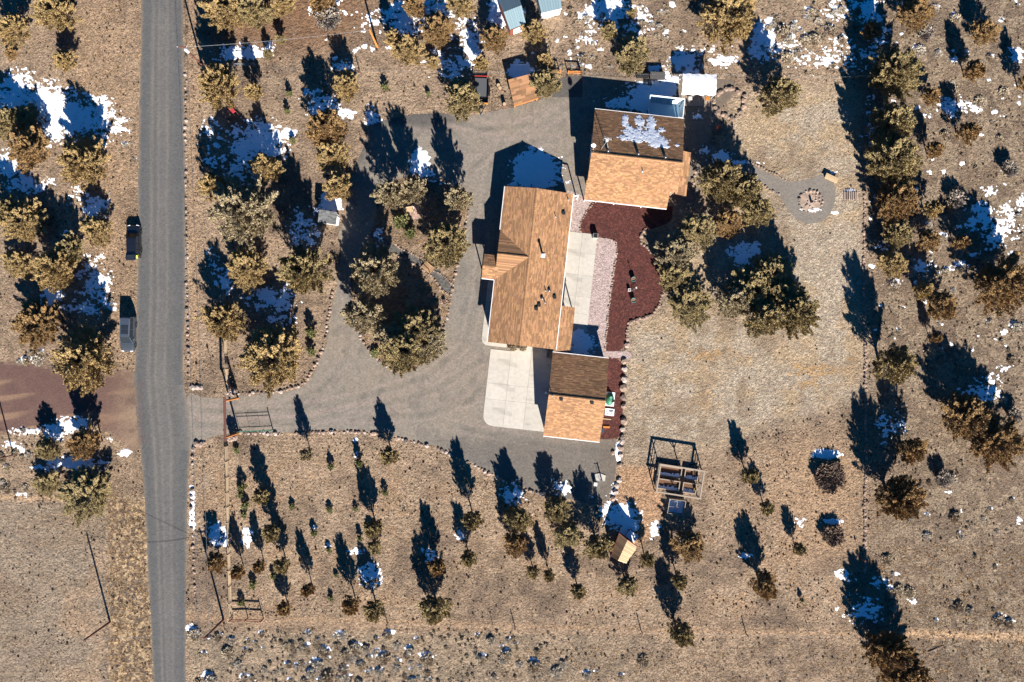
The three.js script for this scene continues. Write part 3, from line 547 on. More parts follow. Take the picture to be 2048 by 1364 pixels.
// ---------- materials of built things ----------
const VC = { vertexColors: true };
const M = {
  shingle: std(col(217, 162, 114, 2.3), 0.95, VC), deck: std(col(120, 80, 55), 0.95), siding: std(col(190, 165, 135), 0.9, VC), trim: std(col(236, 232, 226, 1.2), 0.6), glass: new THREE.MeshPhysicalMaterial({ color: new THREE.Color(0.02, 0.025, 0.03), roughness: 0.08, metalness: 0, specularIntensity: 1 }),
  white: std(col(243, 243, 243, 1.1), 0.7), black: std(col(24, 24, 26), 0.5), rubber: std(col(30, 30, 32), 0.9), metal: std(col(150, 155, 160), 0.35, { metalness: 0.7 }), darkMetal: std(col(52, 50, 50), 0.6, { metalness: 0.3 }), galv: std(col(175, 178, 180), 0.45, { metalness: 0.5 }),
  wood: std(col(190, 150, 110), 0.9, VC), greyWood: std(col(192, 172, 150), 0.95, VC), railWood: std(col(212, 184, 148), 0.95, VC), orangeWood: std(col(222, 138, 60), 0.85, VC), paleWood: std(col(222, 190, 146), 0.9, VC), rust: std(col(120, 74, 60), 0.9, VC), redPaint: std(col(120, 36, 32), 0.8), concrete: std(col(230, 223, 212), 0.85, VC),
  teal: std(col(90, 165, 165), 0.6), green: std(col(60, 140, 105), 0.6), orange: std(col(230, 140, 40), 0.6), snow: new THREE.MeshStandardMaterial({ color: new THREE.Color(0.86, 0.87, 0.89), roughness: 0.8 }), stone: std(col(172, 148, 130), 0.95, VC), blueRoof: std(col(150, 175, 182), 0.45, { metalness: 0.1, ...VC }), greyRoof: std(col(118, 118, 118), 0.9, VC),
};
const nudge = (k, r, a = 0.12) => { const t = 1 + (r() - 0.5) * 2 * a; return [k * t, k * t, k * t]; };
// a roof plane a-b-c-d (a, b the eave; c, d the ridge, c above b): a deck under lapped courses of shingle tabs of uneven length and tone
function roofPlane(name, parent, a, b, c, d, seed, o = {}) {
  const r = rnd(seed), A = V(...a), B = V(...b), C = V(...c), D = V(...d), n = new THREE.Vector3().crossVectors(B.clone().sub(A), D.clone().sub(A)).normalize(); if (n.y < 0) n.negate();
  const pt = (s, t, lift) => { const p = A.clone().lerp(B, s), q = D.clone().lerp(C, s); p.lerp(q, t).addScaledVector(n, lift); return [p.x, p.y, p.z]; };
  const deck = new MB(), th = o.thick ?? 0.16, K = [[0, 0], [1, 0], [1, 1], [0, 1]], up = K.map(q => pt(...q, -0.004)), dn = K.map(q => pt(...q, -th));
  deck.quad(...up).quad(...dn.slice().reverse()); for (let k = 0; k < 4; k++) deck.quad(up[k], dn[k], dn[(k + 1) % 4], up[(k + 1) % 4]);
  const roof = build(name, deck, o.deck ?? M.deck, parent), mb = new MB(), H = (D.clone().sub(A).length() + C.clone().sub(B).length()) / 2, course = o.course ?? 0.17, rows = Math.max(2, Math.round(H / course)), W = Math.max(B.clone().sub(A).length(), 0.1);
  for (let j = 0; j < rows; j++) {
    const t0 = j / rows - 0.004, t1 = (j + 1) / rows + 0.3 / rows; let s = -r() * 0.4 / W;
    while (s < 1) {
      const w = (o.tab ?? 0.42) * (0.5 + r() * 1.1) / W, s0 = Math.max(0, s), s1 = Math.min(1, s + w - 0.008 / W); s += w; if (s1 - s0 < 0.02 / W) continue;
      const h = 0.007 + 0.011 * r(), tone = 0.68 + 0.68 * Math.pow(r(), 1.5) + 0.10 * (vnoise(s * W * 0.7 + seed, j * 0.22) - 0.5) * 2, k = [tone, tone * (0.94 + 0.1 * r()), tone * (0.9 + 0.16 * r())];
      const f0 = pt(s0, t0, h), f1 = pt(s1, t0, h), k1 = pt(s1, Math.min(1, t1), 0.003), k0 = pt(s0, Math.min(1, t1), 0.003), g0 = pt(s0, t0, -0.003), g1 = pt(s1, t0, -0.003);
      mb.quad(f0, f1, k1, k0, k).quad(g0, g1, f1, f0, k).tri(g1, k1, f1, k).tri(g0, f0, k0, k);
    }
  }
  build('shingles', mb, o.mat ?? M.shingle, roof, 'stuff'); return roof;
}
function ridgeCap(parent, a, b, seed, tone = 1.05) {
  const r = rnd(seed), mb = new MB(), L = Math.hypot(b[0] - a[0], b[1] - a[1], b[2] - a[2]), n = Math.round(L / 0.3), d = [(b[0] - a[0]) / L, 0, (b[2] - a[2]) / L], s = [-d[2], 0, d[0]];
  for (let k = 0; k < n; k++) { const p = t => [mix(a[0], b[0], t), mix(a[1], b[1], t), mix(a[2], b[2], t)], q = (t, o, y) => { const e = p(t); return [e[0] + s[0] * o, e[1] + y, e[2] + s[2] * o]; }, t0 = k / n, t1 = (k + 1) / n, c = tone * (0.85 + 0.3 * r()), h = 0.05; mb.quad(q(t0, -0.15, -0.005), q(t0, 0, h), q(t1, 0, h - 0.02), q(t1, -0.15, -0.02), c).quad(q(t0, 0, h), q(t0, 0.15, -0.005), q(t1, 0.15, -0.02), q(t1, 0, h - 0.02), c); }
  build('ridge_cap', mb, M.shingle, parent);
}
function gableWalls(parent, x0, x1, z0, z1, eave, ridge, alongZ, rp, mat = M.siding) { // walls with gable ends; lap siding as real boards
  const mb = new MB(), t = 0.15, board = 0.22;
  const wall = (ax, az, bx, bz, top) => { // boards from a to b up to top(s)
    const L = Math.hypot(bx - ax, bz - az), dx = (bx - ax) / L, dz = (bz - az) / L; let y = 0;
    while (true) {
      const yt = y + board; let lo = 1, hi = 0; for (let k = 0; k <= 60; k++) { const s = k / 60; if (top(s) >= y + board * 0.5) { lo = Math.min(lo, s); hi = Math.max(hi, s); } } if (hi <= lo) break;
      const s = (lo + hi) / 2 * L, len = (hi - lo) * L; mb.box(ax + dx * s, y + board / 2, az + dz * s, len, board - 0.006, t, Math.atan2(-dz, dx), 0.95 + 0.1 * hash2(y * 40 | 0, ax | 0)); y = yt;
    }
  };
  const flat = () => eave, gab = s => { const u = s; return u < rp ? mix(eave, ridge, u / rp) : mix(ridge, eave, (u - rp) / (1 - rp)); };
  if (alongZ) { wall(x0, z0 + t, x0, z1 - t, flat); wall(x1, z0 + t, x1, z1 - t, flat); wall(x0 - t / 2, z0, x1 + t / 2, z0, gab); wall(x0 - t / 2, z1, x1 + t / 2, z1, gab); }
  else { wall(x0 + t, z0, x1 - t, z0, flat); wall(x0 + t, z1, x1 - t, z1, flat); wall(x0, z0 - t / 2, x0, z1 + t / 2, gab); wall(x1, z0 - t / 2, x1, z1 + t / 2, gab); }
  build('wall', mb, mat, parent);
}
function windowAt(parent, x, y, z, w, h, turn) { const f = new MB(); for (const s of [-1, 1]) { f.box(0, s * (h / 2), 0, w + 0.16, 0.09, 0.08).box(s * w / 2, 0, 0, 0.09, h - 0.09, 0.08); } f.box(0, 0, 0, 0.05, h - 0.09, 0.05); const m = build('window', f, M.trim, parent); m.position.set(x, y, z); m.rotation.y = turn; build('pane', new MB().box(0, 0, -0.01, w - 0.09, h - 0.09, 0.02), M.glass, m); }
function doorAt(parent, x, z, w, h, turn, mat = M.trim, name = 'door') { const f = new MB(); f.box(0, h / 2, 0, w, h, 0.06); for (const s of [-1, 1]) f.box(s * (w / 2 + 0.06), h / 2, 0.01, 0.1, h + 0.1, 0.1); for (let k = 0; k < 3; k++) f.box(0, h * (0.22 + k * 0.3), 0.035, w * 0.7, h * 0.2, 0.03); const m = build(name, f, mat, parent); m.position.set(x, 0, z); m.rotation.y = turn; build('handle', new MB().box(w * 0.4, h * 0.48, 0.07, 0.05, 0.12, 0.06), M.metal, m); }
function gutter(parent, a, b) { build('gutter', new MB().bar(a, b, 0.12, 0.1), M.trim, parent); }
function vent(parent, x, y, z, kind) { // roof vents, standing on the slope at x, y, z
  const mb = new MB();
  if (kind === 'box') mb.box(0, 0.11, 0, 0.4, 0.2, 0.4).box(0, 0.22, 0, 0.46, 0.03, 0.46);
  else if (kind === 'turbine') { mb.cyl(0, -0.1, 0, 0.14, 0.14, 0.2, 12); mb.add(new THREE.SphereGeometry(0.2, 14, 8), new THREE.Matrix4().makeTranslation(0, 0.2, 0).scale(V(1, 0.8, 1))); for (let k = 0; k < 12; k++) { const a = k * Math.PI / 6; mb.box(Math.cos(a) * 0.2, 0.2, Math.sin(a) * 0.2, 0.02, 0.2, 0.05, -a); } }
  else { mb.cyl(0, -0.1, 0, 0.06, 0.06, 0.55, 10).cyl(0, -0.05, 0, 0.2, 0.08, 0.12, 10); }
  const m = build('roof_vent', mb, kind === 'box' ? M.darkMetal : kind === 'turbine' ? M.metal : M.galv, parent); m.position.set(x, y, z); return m;
}

// ---------- the house ----------
{
  const cx = 2.571, cz = -10.17, t = thing('house', 'long ranch house with tan shingle roof, cross gable entry and chimney pipe', 'house', cx, cz, -ANG);
  const X = 4.76, ZZ = 10.9, e = 3.0, R = 4.15, rx = -0.3, pitch = (R - e) / (X + rx), yW = x => R - (rx - x) * pitch, gx = 3.45; // ridge along z
  const loc = (px, py, h) => toLocal(...at(px, py, h), cx, cz);
  const gz = loc(998, 508, R)[1], g0 = gz - gx, g1 = gz + gx; // big cross gable on the west slope
  gableWalls(t, -X + 0.5, X - 0.5, -ZZ + 0.4, ZZ - 0.4, e - 0.15, R - 0.2, true, (rx + X - 0.5) / (2 * X - 1));
  roofPlane('roof', t, [X, e, -ZZ], [X, e, ZZ], [rx, R, ZZ], [rx, R, -ZZ], 1, { tab: 0.52 });
  roofPlane('roof', t, [-X, e, -ZZ], [-X, e, g0], [rx, R, gz], [rx, R, -ZZ], 2, { tab: 0.52 });
  roofPlane('roof', t, [-X, e, g1], [-X, e, ZZ], [rx, R, ZZ], [rx, R, gz], 3, { tab: 0.52 });
  const gr = 4.12; // cross gable ridge
  roofPlane('roof', t, [-X, e, g0], [-X + 0.02, e + 0.001, g0], [rx, gr, gz], [-X, gr, gz], 4, { tab: 0.52 });
  roofPlane('roof', t, [-X, e, g1], [-X + 0.02, e + 0.001, g1], [rx, gr, gz], [-X, gr, gz], 5, { tab: 0.52 });
  ridgeCap(t, [rx, R + 0.03, -ZZ], [rx, R + 0.03, ZZ], 6); ridgeCap(t, [-X, gr + 0.03, gz], [rx, gr + 0.03, gz], 7);
  build('gable_wall', (() => { const mb = new MB(); for (let k = 0; k < 5; k++) { const w = gx * 2 * (1 - (k + 0.5) / 5) - 0.5; if (w > 0.2) mb.box(-X + 0.3, e + k * 0.22 + 0.1, gz, 0.12, 0.214, w); } return mb; })(), M.siding, t);
  // entry porch gable, its south slope in line with the big one
  const pz1 = g1, pz0 = g1 - 3.35, pm = (pz0 + pz1) / 2, px = -X - 1.85, pr = e + 0.56;
  roofPlane('porch_roof', t, [px, e, pz1], [-X + 0.3, e, pz1], [-X + 0.3, pr, pm], [px, pr, pm], 8, { tab: 0.52 });
  roofPlane('porch_roof', t, [-X + 0.3, e, pz0], [px, e, pz0], [px, pr, pm], [-X + 0.3, pr, pm], 9, { tab: 0.52 });
  for (const z of [pz0 + 0.25, pz1 - 0.25]) build('porch_post', new MB().box(px + 0.25, (e - 0.1) / 2, z, 0.15, e - 0.1, 0.15), M.trim, t);
  build('porch_beam', new MB().box(px + 0.25, e - 0.12, pm, 0.14, 0.2, 3.2), M.trim, t);
  // low porch roof at the east side near the garage
  roofPlane('porch_roof', t, [X + 2.05, 2.45, 4.75], [X + 2.05, 2.45, ZZ - 0.15], [X - 0.3, 2.85, ZZ + 0.3], [X - 0.3, 2.85, 4.75], 10, { tab: 0.52 });
  for (const z of [4.95, 7.7, ZZ - 0.4]) build('porch_post', new MB().box(X + 1.85, 1.16, z, 0.14, 2.3, 0.14), M.trim, t);
  gutter(t, [X + 0.07, e - 0.06, -ZZ], [X + 0.07, e - 0.06, ZZ]); gutter(t, [-X - 0.07, e - 0.06, g1 + 0.1], [-X - 0.07, e - 0.06, ZZ]); gutter(t, [-X - 0.07, e - 0.06, -ZZ], [-X - 0.07, e - 0.06, g0 - 0.1]); gutter(t, [px, e - 0.05, pz1 + 0.07], [-X - 0.1, e - 0.05, pz1 + 0.07]);
  build('downspout', new MB().bar([X + 0.1, e - 0.1, -ZZ + 0.3], [X + 0.75, 2.75, -ZZ + 0.1], 0.16, 0.12).bar([X + 0.75, 2.75, -ZZ + 0.1], [X + 0.75, 0.05, -ZZ + 0.1], 0.16, 0.12), M.trim, t);
  const yR = x => x > rx ? R - (x - rx) / (X - rx) * (R - e) : R - (rx - x) / (X + rx) * (R - e);
  const onRoof = (px_, py_) => { let u = loc(px_, py_, 3.6); u = loc(px_, py_, yR(u[0])); return [u[0], yR(u[0]), u[1]]; };
  { // chimney pipe on a pale flashing
    const [x, y, z] = onRoof(1085, 509), c = build('chimney', new MB().cyl(x, y - 0.1, z, 0.13, 0.13, 1.25, 14).cyl(x, y + 1.15, z, 0.2, 0.2, 0.08, 14).cyl(x, y + 1.28, z, 0.22, 0.05, 0.1, 14), M.metal, t); build('flashing', new MB().box(x + 0.08, y + 0.05, z + 0.12, 0.6, 0.03, 0.6), M.trim, c);
  }
  for (const [a, b, k] of [[1127, 426.5, 'box'], [1111, 433, 'pipe'], [1136, 399, 'pipe'], [1098.5, 581, 'turbine'], [1091, 581, 'pipe'], [1084, 597, 'turbine'], [1109, 594.5, 'box'], [1090, 605, 'pipe'], [1078, 610.5, 'box'], [1072.5, 617.5, 'box']]) { const [x, y, z] = onRoof(a, b); vent(t, x, y, z, k); }
  for (const z of [-8, -4.5, 3, 9]) windowAt(t, X - 0.42, 1.5, z, 1.4, 1.2, Math.PI / 2);
  for (const z of [-8, -5.5, 6.5]) windowAt(t, -X + 0.42, 1.5, z, 1.4, 1.2, -Math.PI / 2);
  windowAt(t, -1.5, 1.5, ZZ - 0.3, 1.3, 1.1, 0); doorAt(t, -X + 0.42, pm, 1, 2.1, -Math.PI / 2); doorAt(t, X - 0.42, 0.5, 1.8, 2.1, Math.PI / 2); doorAt(t, 2.9, ZZ - 0.32, 0.95, 2.1, 0);
  // two low dry bushes against the south gable
  for (const q of [1026, 1045]) { const [x, z] = at(q, 694), m = single('dry_bush', sageGeo[0], sageMats[0], q < 1030 ? 'left one of two dry bushes at the house gable by the white concrete' : 'right one of two dry bushes at the house gable by the white concrete', 'shrub', x, z + 0.1); m.scale.set(1.5, 1.6, 1.0); }
}
// ---------- the garage ----------
{
  const cx = 8.95, cz = 7.83, t = thing('garage', 'detached garage, brown shaded roof slope above and tan sunlit slope below', 'garage', cx, cz, -ANG);
  const X = 3.95, ZZ = 5.85, e = 2.5, R = 4.6;
  gableWalls(t, -X + 0.3, X - 0.3, -ZZ + 0.45, ZZ - 0.45, e + 0.02, R - 0.2, false, 0.5);
  roofPlane('roof', t, [-X, e, ZZ], [X, e, ZZ], [X, R, 0], [-X, R, 0], 21, { tab: 0.36 }); roofPlane('roof', t, [X, e, -ZZ], [-X, e, -ZZ], [-X, R, 0], [X, R, 0], 22, { tab: 0.5 });
  ridgeCap(t, [-X, R + 0.03, 0], [X, R + 0.03, 0], 23); gutter(t, [-X, e - 0.05, ZZ + 0.07], [X, e - 0.05, ZZ + 0.07]); gutter(t, [-X, e - 0.05, -ZZ - 0.07], [X, e - 0.05, -ZZ - 0.07]);
  const y = z => R - Math.abs(z) / ZZ * (R - e), L = (a, b) => { const u = toLocal(...at(a, b, 4), cx, cz); return [u[0], y(u[1]), u[1]]; };
  vent(t, ...L(1122, 797.5), 'box'); vent(t, ...L(1183, 804.5), 'box'); vent(t, ...L(1104, 790.5), 'pipe');
  for (const z of [-2.8, 2.2]) doorAt(t, -X + 0.22, z, 2.9, 2.2, -Math.PI / 2, M.trim, 'garage_door'); doorAt(t, -X + 0.22, 4.6, 0.9, 2.05, -Math.PI / 2);
  build('wall_lamp', new MB().box(-X - 0.05, 3.55, -0.15, 0.35, 0.06, 0.06).cyl(-X - 0.28, 3.3, -0.15, 0.16, 0.1, 0.25, 12).ball(-X - 0.28, 3.28, -0.15, 0.1), M.white, t);
  windowAt(t, X - 0.22, 1.5, 2, 1, 0.9, Math.PI / 2); windowAt(t, 0, 1.5, ZZ - 0.37, 1.4, 1, 0);
}
// ---------- the barn ----------
let BARN;
{
  const cx = 17.1, cz = -25.9, t = thing('barn', 'biggest outbuilding, brown north slope with snow, long tan south slope, side and front lean-to', 'barn', cx, cz, -ANG);
  const X = 6.25, R = 5.65, e1 = 4.2, e0 = 3.05, zr = toLocal(...at(1274, 316, R), cx, cz)[1], z1 = zr + 3.75, z0 = zr - 6.75;
  BARN = { t, cx, cz, X, R, e0, zr, z0 };
  gableWalls(t, -X + 0.3, X - 0.3, z0 + 0.45, z1 - 0.35, e0 + 0.02, R - 0.2, false, 0.62);
  roofPlane('roof', t, [-X, e1, z1], [X, e1, z1], [X, R, zr], [-X, R, zr], 31, { tab: 0.36 }); roofPlane('roof', t, [X, e0, z0], [-X, e0, z0], [-X, R, zr], [X, R, zr], 32, { tab: 0.5 });
  ridgeCap(t, [-X, R + 0.03, zr], [X, R + 0.03, zr], 33, 1.15);
  const pz = toLocal(...at(1260, 409, 2.25), cx, cz)[1];
  roofPlane('porch_roof', t, [-X - 0.05, 2.25, pz], [X - 0.9, 2.25, pz], [X - 0.9, 3.35, z1 - 0.5], [-X - 0.05, 3.35, z1 - 0.5], 34, { tab: 0.36 });
  for (const x of [-X + 0.15, -1.9, 2, X - 1.1]) build('porch_post', new MB().box(x, 1.05, pz - 0.2, 0.15, 2.1, 0.15), M.trim, t);
  roofPlane('side_roof', t, [X + 1.55, 2.5, z1], [X + 1.55, 2.5, z1 - 6.1], [X - 0.15, 3.2, z1 - 6.1], [X - 0.15, 3.2, z1], 35, { tab: 0.8, course: 0.3 });
  for (const z of [z1 - 0.2, z1 - 3, z1 - 5.9]) build('side_post', new MB().box(X + 1.4, 1.18, z, 0.12, 2.36, 0.12), M.wood, t);
  gutter(t, [-X, e0 - 0.06, z0 - 0.07], [X, e0 - 0.06, z0 - 0.07]); gutter(t, [-X, 2.2, pz + 0.07], [X - 0.9, 2.2, pz + 0.07]);
  const y = z => z > zr ? mix(R, e1, (z - zr) / (z1 - zr)) : mix(R, e0, (zr - z) / (zr - z0)), L = (a, b) => { let u = toLocal(...at(a, b, 5), cx, cz); u = toLocal(...at(a, b, y(u[1])), cx, cz); return [u[0], y(u[1]), u[1]]; };
  BARN.y = y;
  for (const [a, b, k] of [[1216, 302, 'turbine'], [1276.5, 308, 'turbine'], [1330.5, 314.5, 'turbine'], [1285, 342, 'pipe']]) vent(t, ...L(a, b), k);
  { // antenna tripod with mast, and a dish at the rake
    const [x, yy, z] = L(1211, 287), f = (dx, dz) => [x + dx, y(z + dz), z + dz], mast = new MB().rod([x, yy - 0.05, z], [x, yy + 2.6, z], 0.035, 0.03).rod(f(-0.55, 1.0), [x, yy + 1.3, z], 0.025).rod(f(0.5, 1.0), [x, yy + 1.3, z], 0.025).rod(f(0, -0.8), [x, yy + 1.3, z], 0.025);
    const m = build('antenna_mast', mast, M.galv, t), a = new MB().bar([x - 0.5, yy + 2.5, z], [x + 0.5, yy + 2.5, z], 0.03); for (let k = 0; k < 6; k++) a.bar([x - 0.5 + k * 0.2, yy + 2.5, z - 0.35 + k * 0.03], [x - 0.5 + k * 0.2, yy + 2.5, z + 0.35 - k * 0.03], 0.02); a.box(x, yy + 1.9, z + 0.05, 0.3, 0.4, 0.2); build('antenna', a, M.white, m);
    const [dx, dy, dz] = L(1186, 299); const d = build('satellite_dish', new MB().rod([dx, dy - 0.05, dz], [dx, dy + 0.5, dz], 0.03).add(new THREE.SphereGeometry(0.42, 16, 6, 0, 6.283, 0, 0.9).rotateX(Math.PI / 2 + 2.5), new THREE.Matrix4().makeTranslation(dx, dy + 0.6, dz - 0.2)), M.white, t); build('feed_arm', new MB().rod([dx, dy + 0.45, dz], [dx, dy + 0.75, dz + 0.5], 0.015).ball(dx, dy + 0.75, dz + 0.5, 0.05), M.galv, d);
  }
  doorAt(t, -X + 0.22, zr - 2, 3.4, 2.9, -Math.PI / 2, M.trim, 'barn_door'); doorAt(t, -1, z1 - 0.26, 1, 2.1, 0); for (const x of [-4, 2.5]) windowAt(t, x, 1.6, z1 - 0.27, 1.3, 1.1, 0); windowAt(t, X - 0.22, 1.7, zr - 4.5, 1, 0.9, Math.PI / 2);
}
// ---------- concrete ----------
function slabs(name, label, cx, cz, cells, mat = M.concrete) {
  const t = thing(name, label, 'concrete', cx, cz, -ANG); t.userData.kind = 'structure'; const r = rnd(cells.length);
  for (const [x0, z0, x1, z1, rc = {}] of cells) { // a slab with a rounded corner where wanted, 12 mm joints
    const g = 0.009, s = new THREE.Shape(), q = [[x0 + g, z0 + g, rc.tl], [x1 - g, z0 + g, rc.tr], [x1 - g, z1 - g, rc.br], [x0 + g, z1 - g, rc.bl]];
    q.forEach(([x, z, rad], k) => { const [px, pz] = q[(k + 3) % 4], [nx, nz] = q[(k + 1) % 4]; if (!rad) { k ? s.lineTo(x, -z) : s.moveTo(x, -z); return; } const l0 = Math.hypot(px - x, pz - z), l1 = Math.hypot(nx - x, nz - z), a = [x + (px - x) / l0 * rad, z + (pz - z) / l0 * rad], b = [x + (nx - x) / l1 * rad, z + (nz - z) / l1 * rad]; k ? s.lineTo(a[0], -a[1]) : s.moveTo(a[0], -a[1]); for (let i = 1; i <= 8; i++) { const w = i / 8, u = (1 - w) ** 2, v = 2 * w * (1 - w), y = w * w; s.lineTo(a[0] * u + x * v + b[0] * y, -(a[1] * u + z * v + b[1] * y)); } });
    const geo = new THREE.ExtrudeGeometry(s, { depth: 0.03, bevelEnabled: true, bevelSize: 0.008, bevelThickness: 0.008, bevelSegments: 1, bevelOffset: -0.008 }).rotateX(-Math.PI / 2), n = geo.attributes.position.count, c = 0.95 + 0.1 * r();
    geo.setAttribute('color', new THREE.Float32BufferAttribute(new Float32Array(n * 3).fill(c), 3)); geo.computeVertexNormals(); const uv = geo.attributes.uv, P = geo.attributes.position; for (let i = 0; i < n; i++) uv.setXY(i, P.getX(i) + P.getY(i), P.getZ(i));
    const m = part('slab', geo, mat, t); m.position.y = 0.008;
  }
  return t;
}
{ // brushed grain and faint stains of the concrete
  const n = 512, d = new Uint8Array(n * n * 4), r = rnd(8); for (let j = 0; j < n; j++) for (let i = 0; i < n; i++) { const u = i / n, v = j / n, s = 0.95 + 0.05 * tnoise(u, v, 6) * tnoise(u, v, 14) + 0.06 * (tnoise(u, v, 24) - 0.5) + 0.05 * (r() - 0.5) - 0.07 * sstep(0.62, 0.8, tnoise(u * 0.5, v * 2, 6)), k = (j * n + i) * 4; d[k] = 255 * clamp(s); d[k + 1] = 252 * clamp(s - 0.004); d[k + 2] = 246 * clamp(s - 0.01); d[k + 3] = 255; }
  const t = new THREE.DataTexture(d, n, n, THREE.RGBAFormat); t.wrapS = t.wrapT = THREE.RepeatWrapping; t.magFilter = t.minFilter = THREE.LinearFilter; t.repeat.set(1 / 7, 1 / 7); t.colorSpace = THREE.SRGBColorSpace; t.needsUpdate = true; M.concrete.map = t;
}
{
  const c = at(1030, 780), L = (a, b) => toLocal(...at(a, b), ...c), [xl, zt] = L(981, 699), [, zb] = L(975, 851), x1 = L(1015, 770)[0], x2 = L(1056, 770)[0], x3 = L(1100, 780)[0], zm = L(1000, 800)[1], z0 = zt - 2.2;
  slabs('concrete_pad', 'bright white concrete parking pad between house and garage', ...c, [[xl, z0 + 2.1, x1, -0.6], [x1, z0, x2, -0.6], [x2, z0, x3, -0.6], [xl, -0.6, x1, zm], [x1, -0.6, x2, zm], [x2, -0.6, x3, zm], [xl, zm, x1, zb, { bl: 1.7 }], [x1, zm, x2, zb], [x2, zm, x3, zb]]);
  const c2 = at(978, 630), L2 = (a, b) => toLocal(...at(a, b), ...c2), a0 = L2(972, 561), a1 = L2(1012, 690), xw = L2(963, 680)[0];
  slabs('front_walk', 'white concrete walk along the left side of the house', ...c2, [[xw, a0[1], 3, a0[1] + 3], [xw, a0[1] + 3, 3, a0[1] + 6.2], [xw, a0[1] + 6.2, 3, a1[1] + 0.35, { bl: 1.1 }]]);
  const c3 = at(1165, 560), L3 = (a, b) => toLocal(...at(a, b), ...c3), b0 = L3(1195, 469), b1 = L3(1130, 720), m = L3(1165, 468)[0], zs = [b0[1], ...[[1160, 506], [1155, 549], [1150, 592], [1146, 626], [1142, 668]].map(p => L3(...p)[1]), b1[1]], cells = [];
  for (let k = 0; k < 6; k++) cells.push([m - 3.2, zs[k], m, zs[k + 1]], [m, zs[k], b0[0], zs[k + 1]]);
  slabs('patio', 'long cream concrete patio of two rows of slabs right of the house', ...c3, cells);
}

// ---------- stones ----------
const stoneGeo = [0, 1, 2, 3].map(k => { const r = rnd(300 + k), g = new THREE.DodecahedronGeometry(0.5, 0), p = g.attributes.position, mem = {}; for (let i = 0; i < p.count; i++) { const key = [p.getX(i), p.getY(i), p.getZ(i)].map(v => v.toFixed(2)).join(); const q = mem[key] ??= [0.72 + 0.5 * r(), 0.62 + 0.4 * r(), 0.72 + 0.5 * r()]; p.setXYZ(i, p.getX(i) * q[0], p.getY(i) * q[1] * 0.8 + 0.2, p.getZ(i) * q[2]); } g.computeVertexNormals(); g.setAttribute('color', new THREE.Float32BufferAttribute(new Float32Array(p.count * 3).fill(1), 3)); return g; });
const stoneMats = [[176, 150, 130], [196, 166, 146], [142, 124, 112], [205, 186, 172]].map(c => std(col(...c), 0.95));
function along(L, step) { const o = []; let carry = 0; for (let k = 0; k + 1 < L.length; k++) { const [ax, ay] = L[k], [bx, by] = L[k + 1], d = Math.hypot(bx - ax, by - ay); for (let s = carry; s < d; s += step) o.push([ax + (bx - ax) * s / d, ay + (by - ay) * s / d]); carry = (Math.ceil((d - carry) / step) * step + carry) - d; } return o; }
const ROCKS = [];
function stoneRow(L, step, size, label, group, seed) {
  const r = rnd(seed);
  for (const [px, py] of along(L, step)) { const q = size * (0.5 + 0.95 * r()), [x, z] = at(px + (r() - 0.5) * 3, py + (r() - 0.5) * 3), m = single('border_stone', stoneGeo[(r() * 4) | 0], stoneMats[(r() * 4) | 0], label, 'stone', x, z, r() * 6.28, group); m.scale.set(q, q * (0.7 + 0.3 * r()), q * (0.8 + 0.4 * r())); ROCKS.push([px, py]); }
}
function stoneStuff(name, L, step, size, label, seed, spread = 3) { // rows of stones too small or too many to count
  const r = rnd(seed), mb = new MB(), q4 = new THREE.Quaternion(), e = new THREE.Euler(); for (const [px, py] of along(L, step)) { const q = size * (0.6 + 0.8 * r()), [x, z] = at(px + (r() - 0.5) * spread, py + (r() - 0.5) * spread), t = 0.7 + 0.55 * r(); mb.add(stoneGeo[(r() * 4) | 0], new THREE.Matrix4().compose(V(x, 0, z), q4.setFromEuler(e.set(0, r() * 6.28, 0)), V(q, q * 0.8, q)), [t, t * 0.97, t * 0.94]); }
  const m = build(name, mb, M.stone, scene, 'stuff'); tag(m, label, 'stones');
}
stoneRow([[372, 150], [371, 260], [372, 340], [374, 480], [375, 600], [377, 700], [377, 770]], 13, 0.42, 'rough stone in the row along the right edge of the road above the driveway', 'stones along the upper right road edge', 1);
stoneRow([[388, 900], [385, 930], [386, 965], [383, 1010], [386, 1070], [386, 1120], [389, 1160], [389, 1210]], 13, 0.46, 'rough stone in the row along the right edge of the road below the driveway', 'stones along the lower right road edge', 2);
stoneRow([[478, 788], [520, 786], [560, 783], [590, 776], [610, 765], [621, 750], [633, 727], [644, 700], [651, 680], [656, 640], [663, 600], [670, 562]], 7.6, 0.42, 'stone in the border curving up from the gate along the left of the driveway', 'stones bordering the upper left of the driveway', 3);
stoneRow([[482, 866], [566, 868]], 7.6, 0.44, 'stone in the short border between gate and gap at the lower driveway edge', 'stones beside the open gate', 4);
stoneRow([[592, 868], [640, 864], [700, 864], [755, 866], [795, 877], [830, 886], [858, 893]], 8, 0.46, 'stone in the middle border along the lower driveway edge', 'stones bordering the lower driveway, middle part', 5);
stoneRow([[878, 897], [910, 915], [945, 930], [985, 950], [1020, 968], [1060, 982], [1105, 997]], 8, 0.44, 'stone in the snowy border at the lower right driveway edge', 'stones bordering the lower driveway, right part', 6);
stoneRow([[705, 640], [714, 658], [723, 680], [741, 708], [757, 720], [775, 735], [795, 744], [812, 747]], 8.5, 0.42, 'stone in the border round the lower left of the planted island', 'stones round the lower left of the island', 7);
stoneRow([[832, 738], [851, 722], [863, 704], [881, 669], [893, 640], [901, 600], [906, 575], [912, 540], [926, 490], [931, 460], [936, 420]], 10, 0.4, 'stone in the border along the right side of the planted island', 'stones along the right of the island', 8);
stoneStuff('stone_edging', [[918, 371], [895, 361], [860, 357], [835, 358]], 6, 0.4, 'snow dusted stones round the top of the planted island', 9);
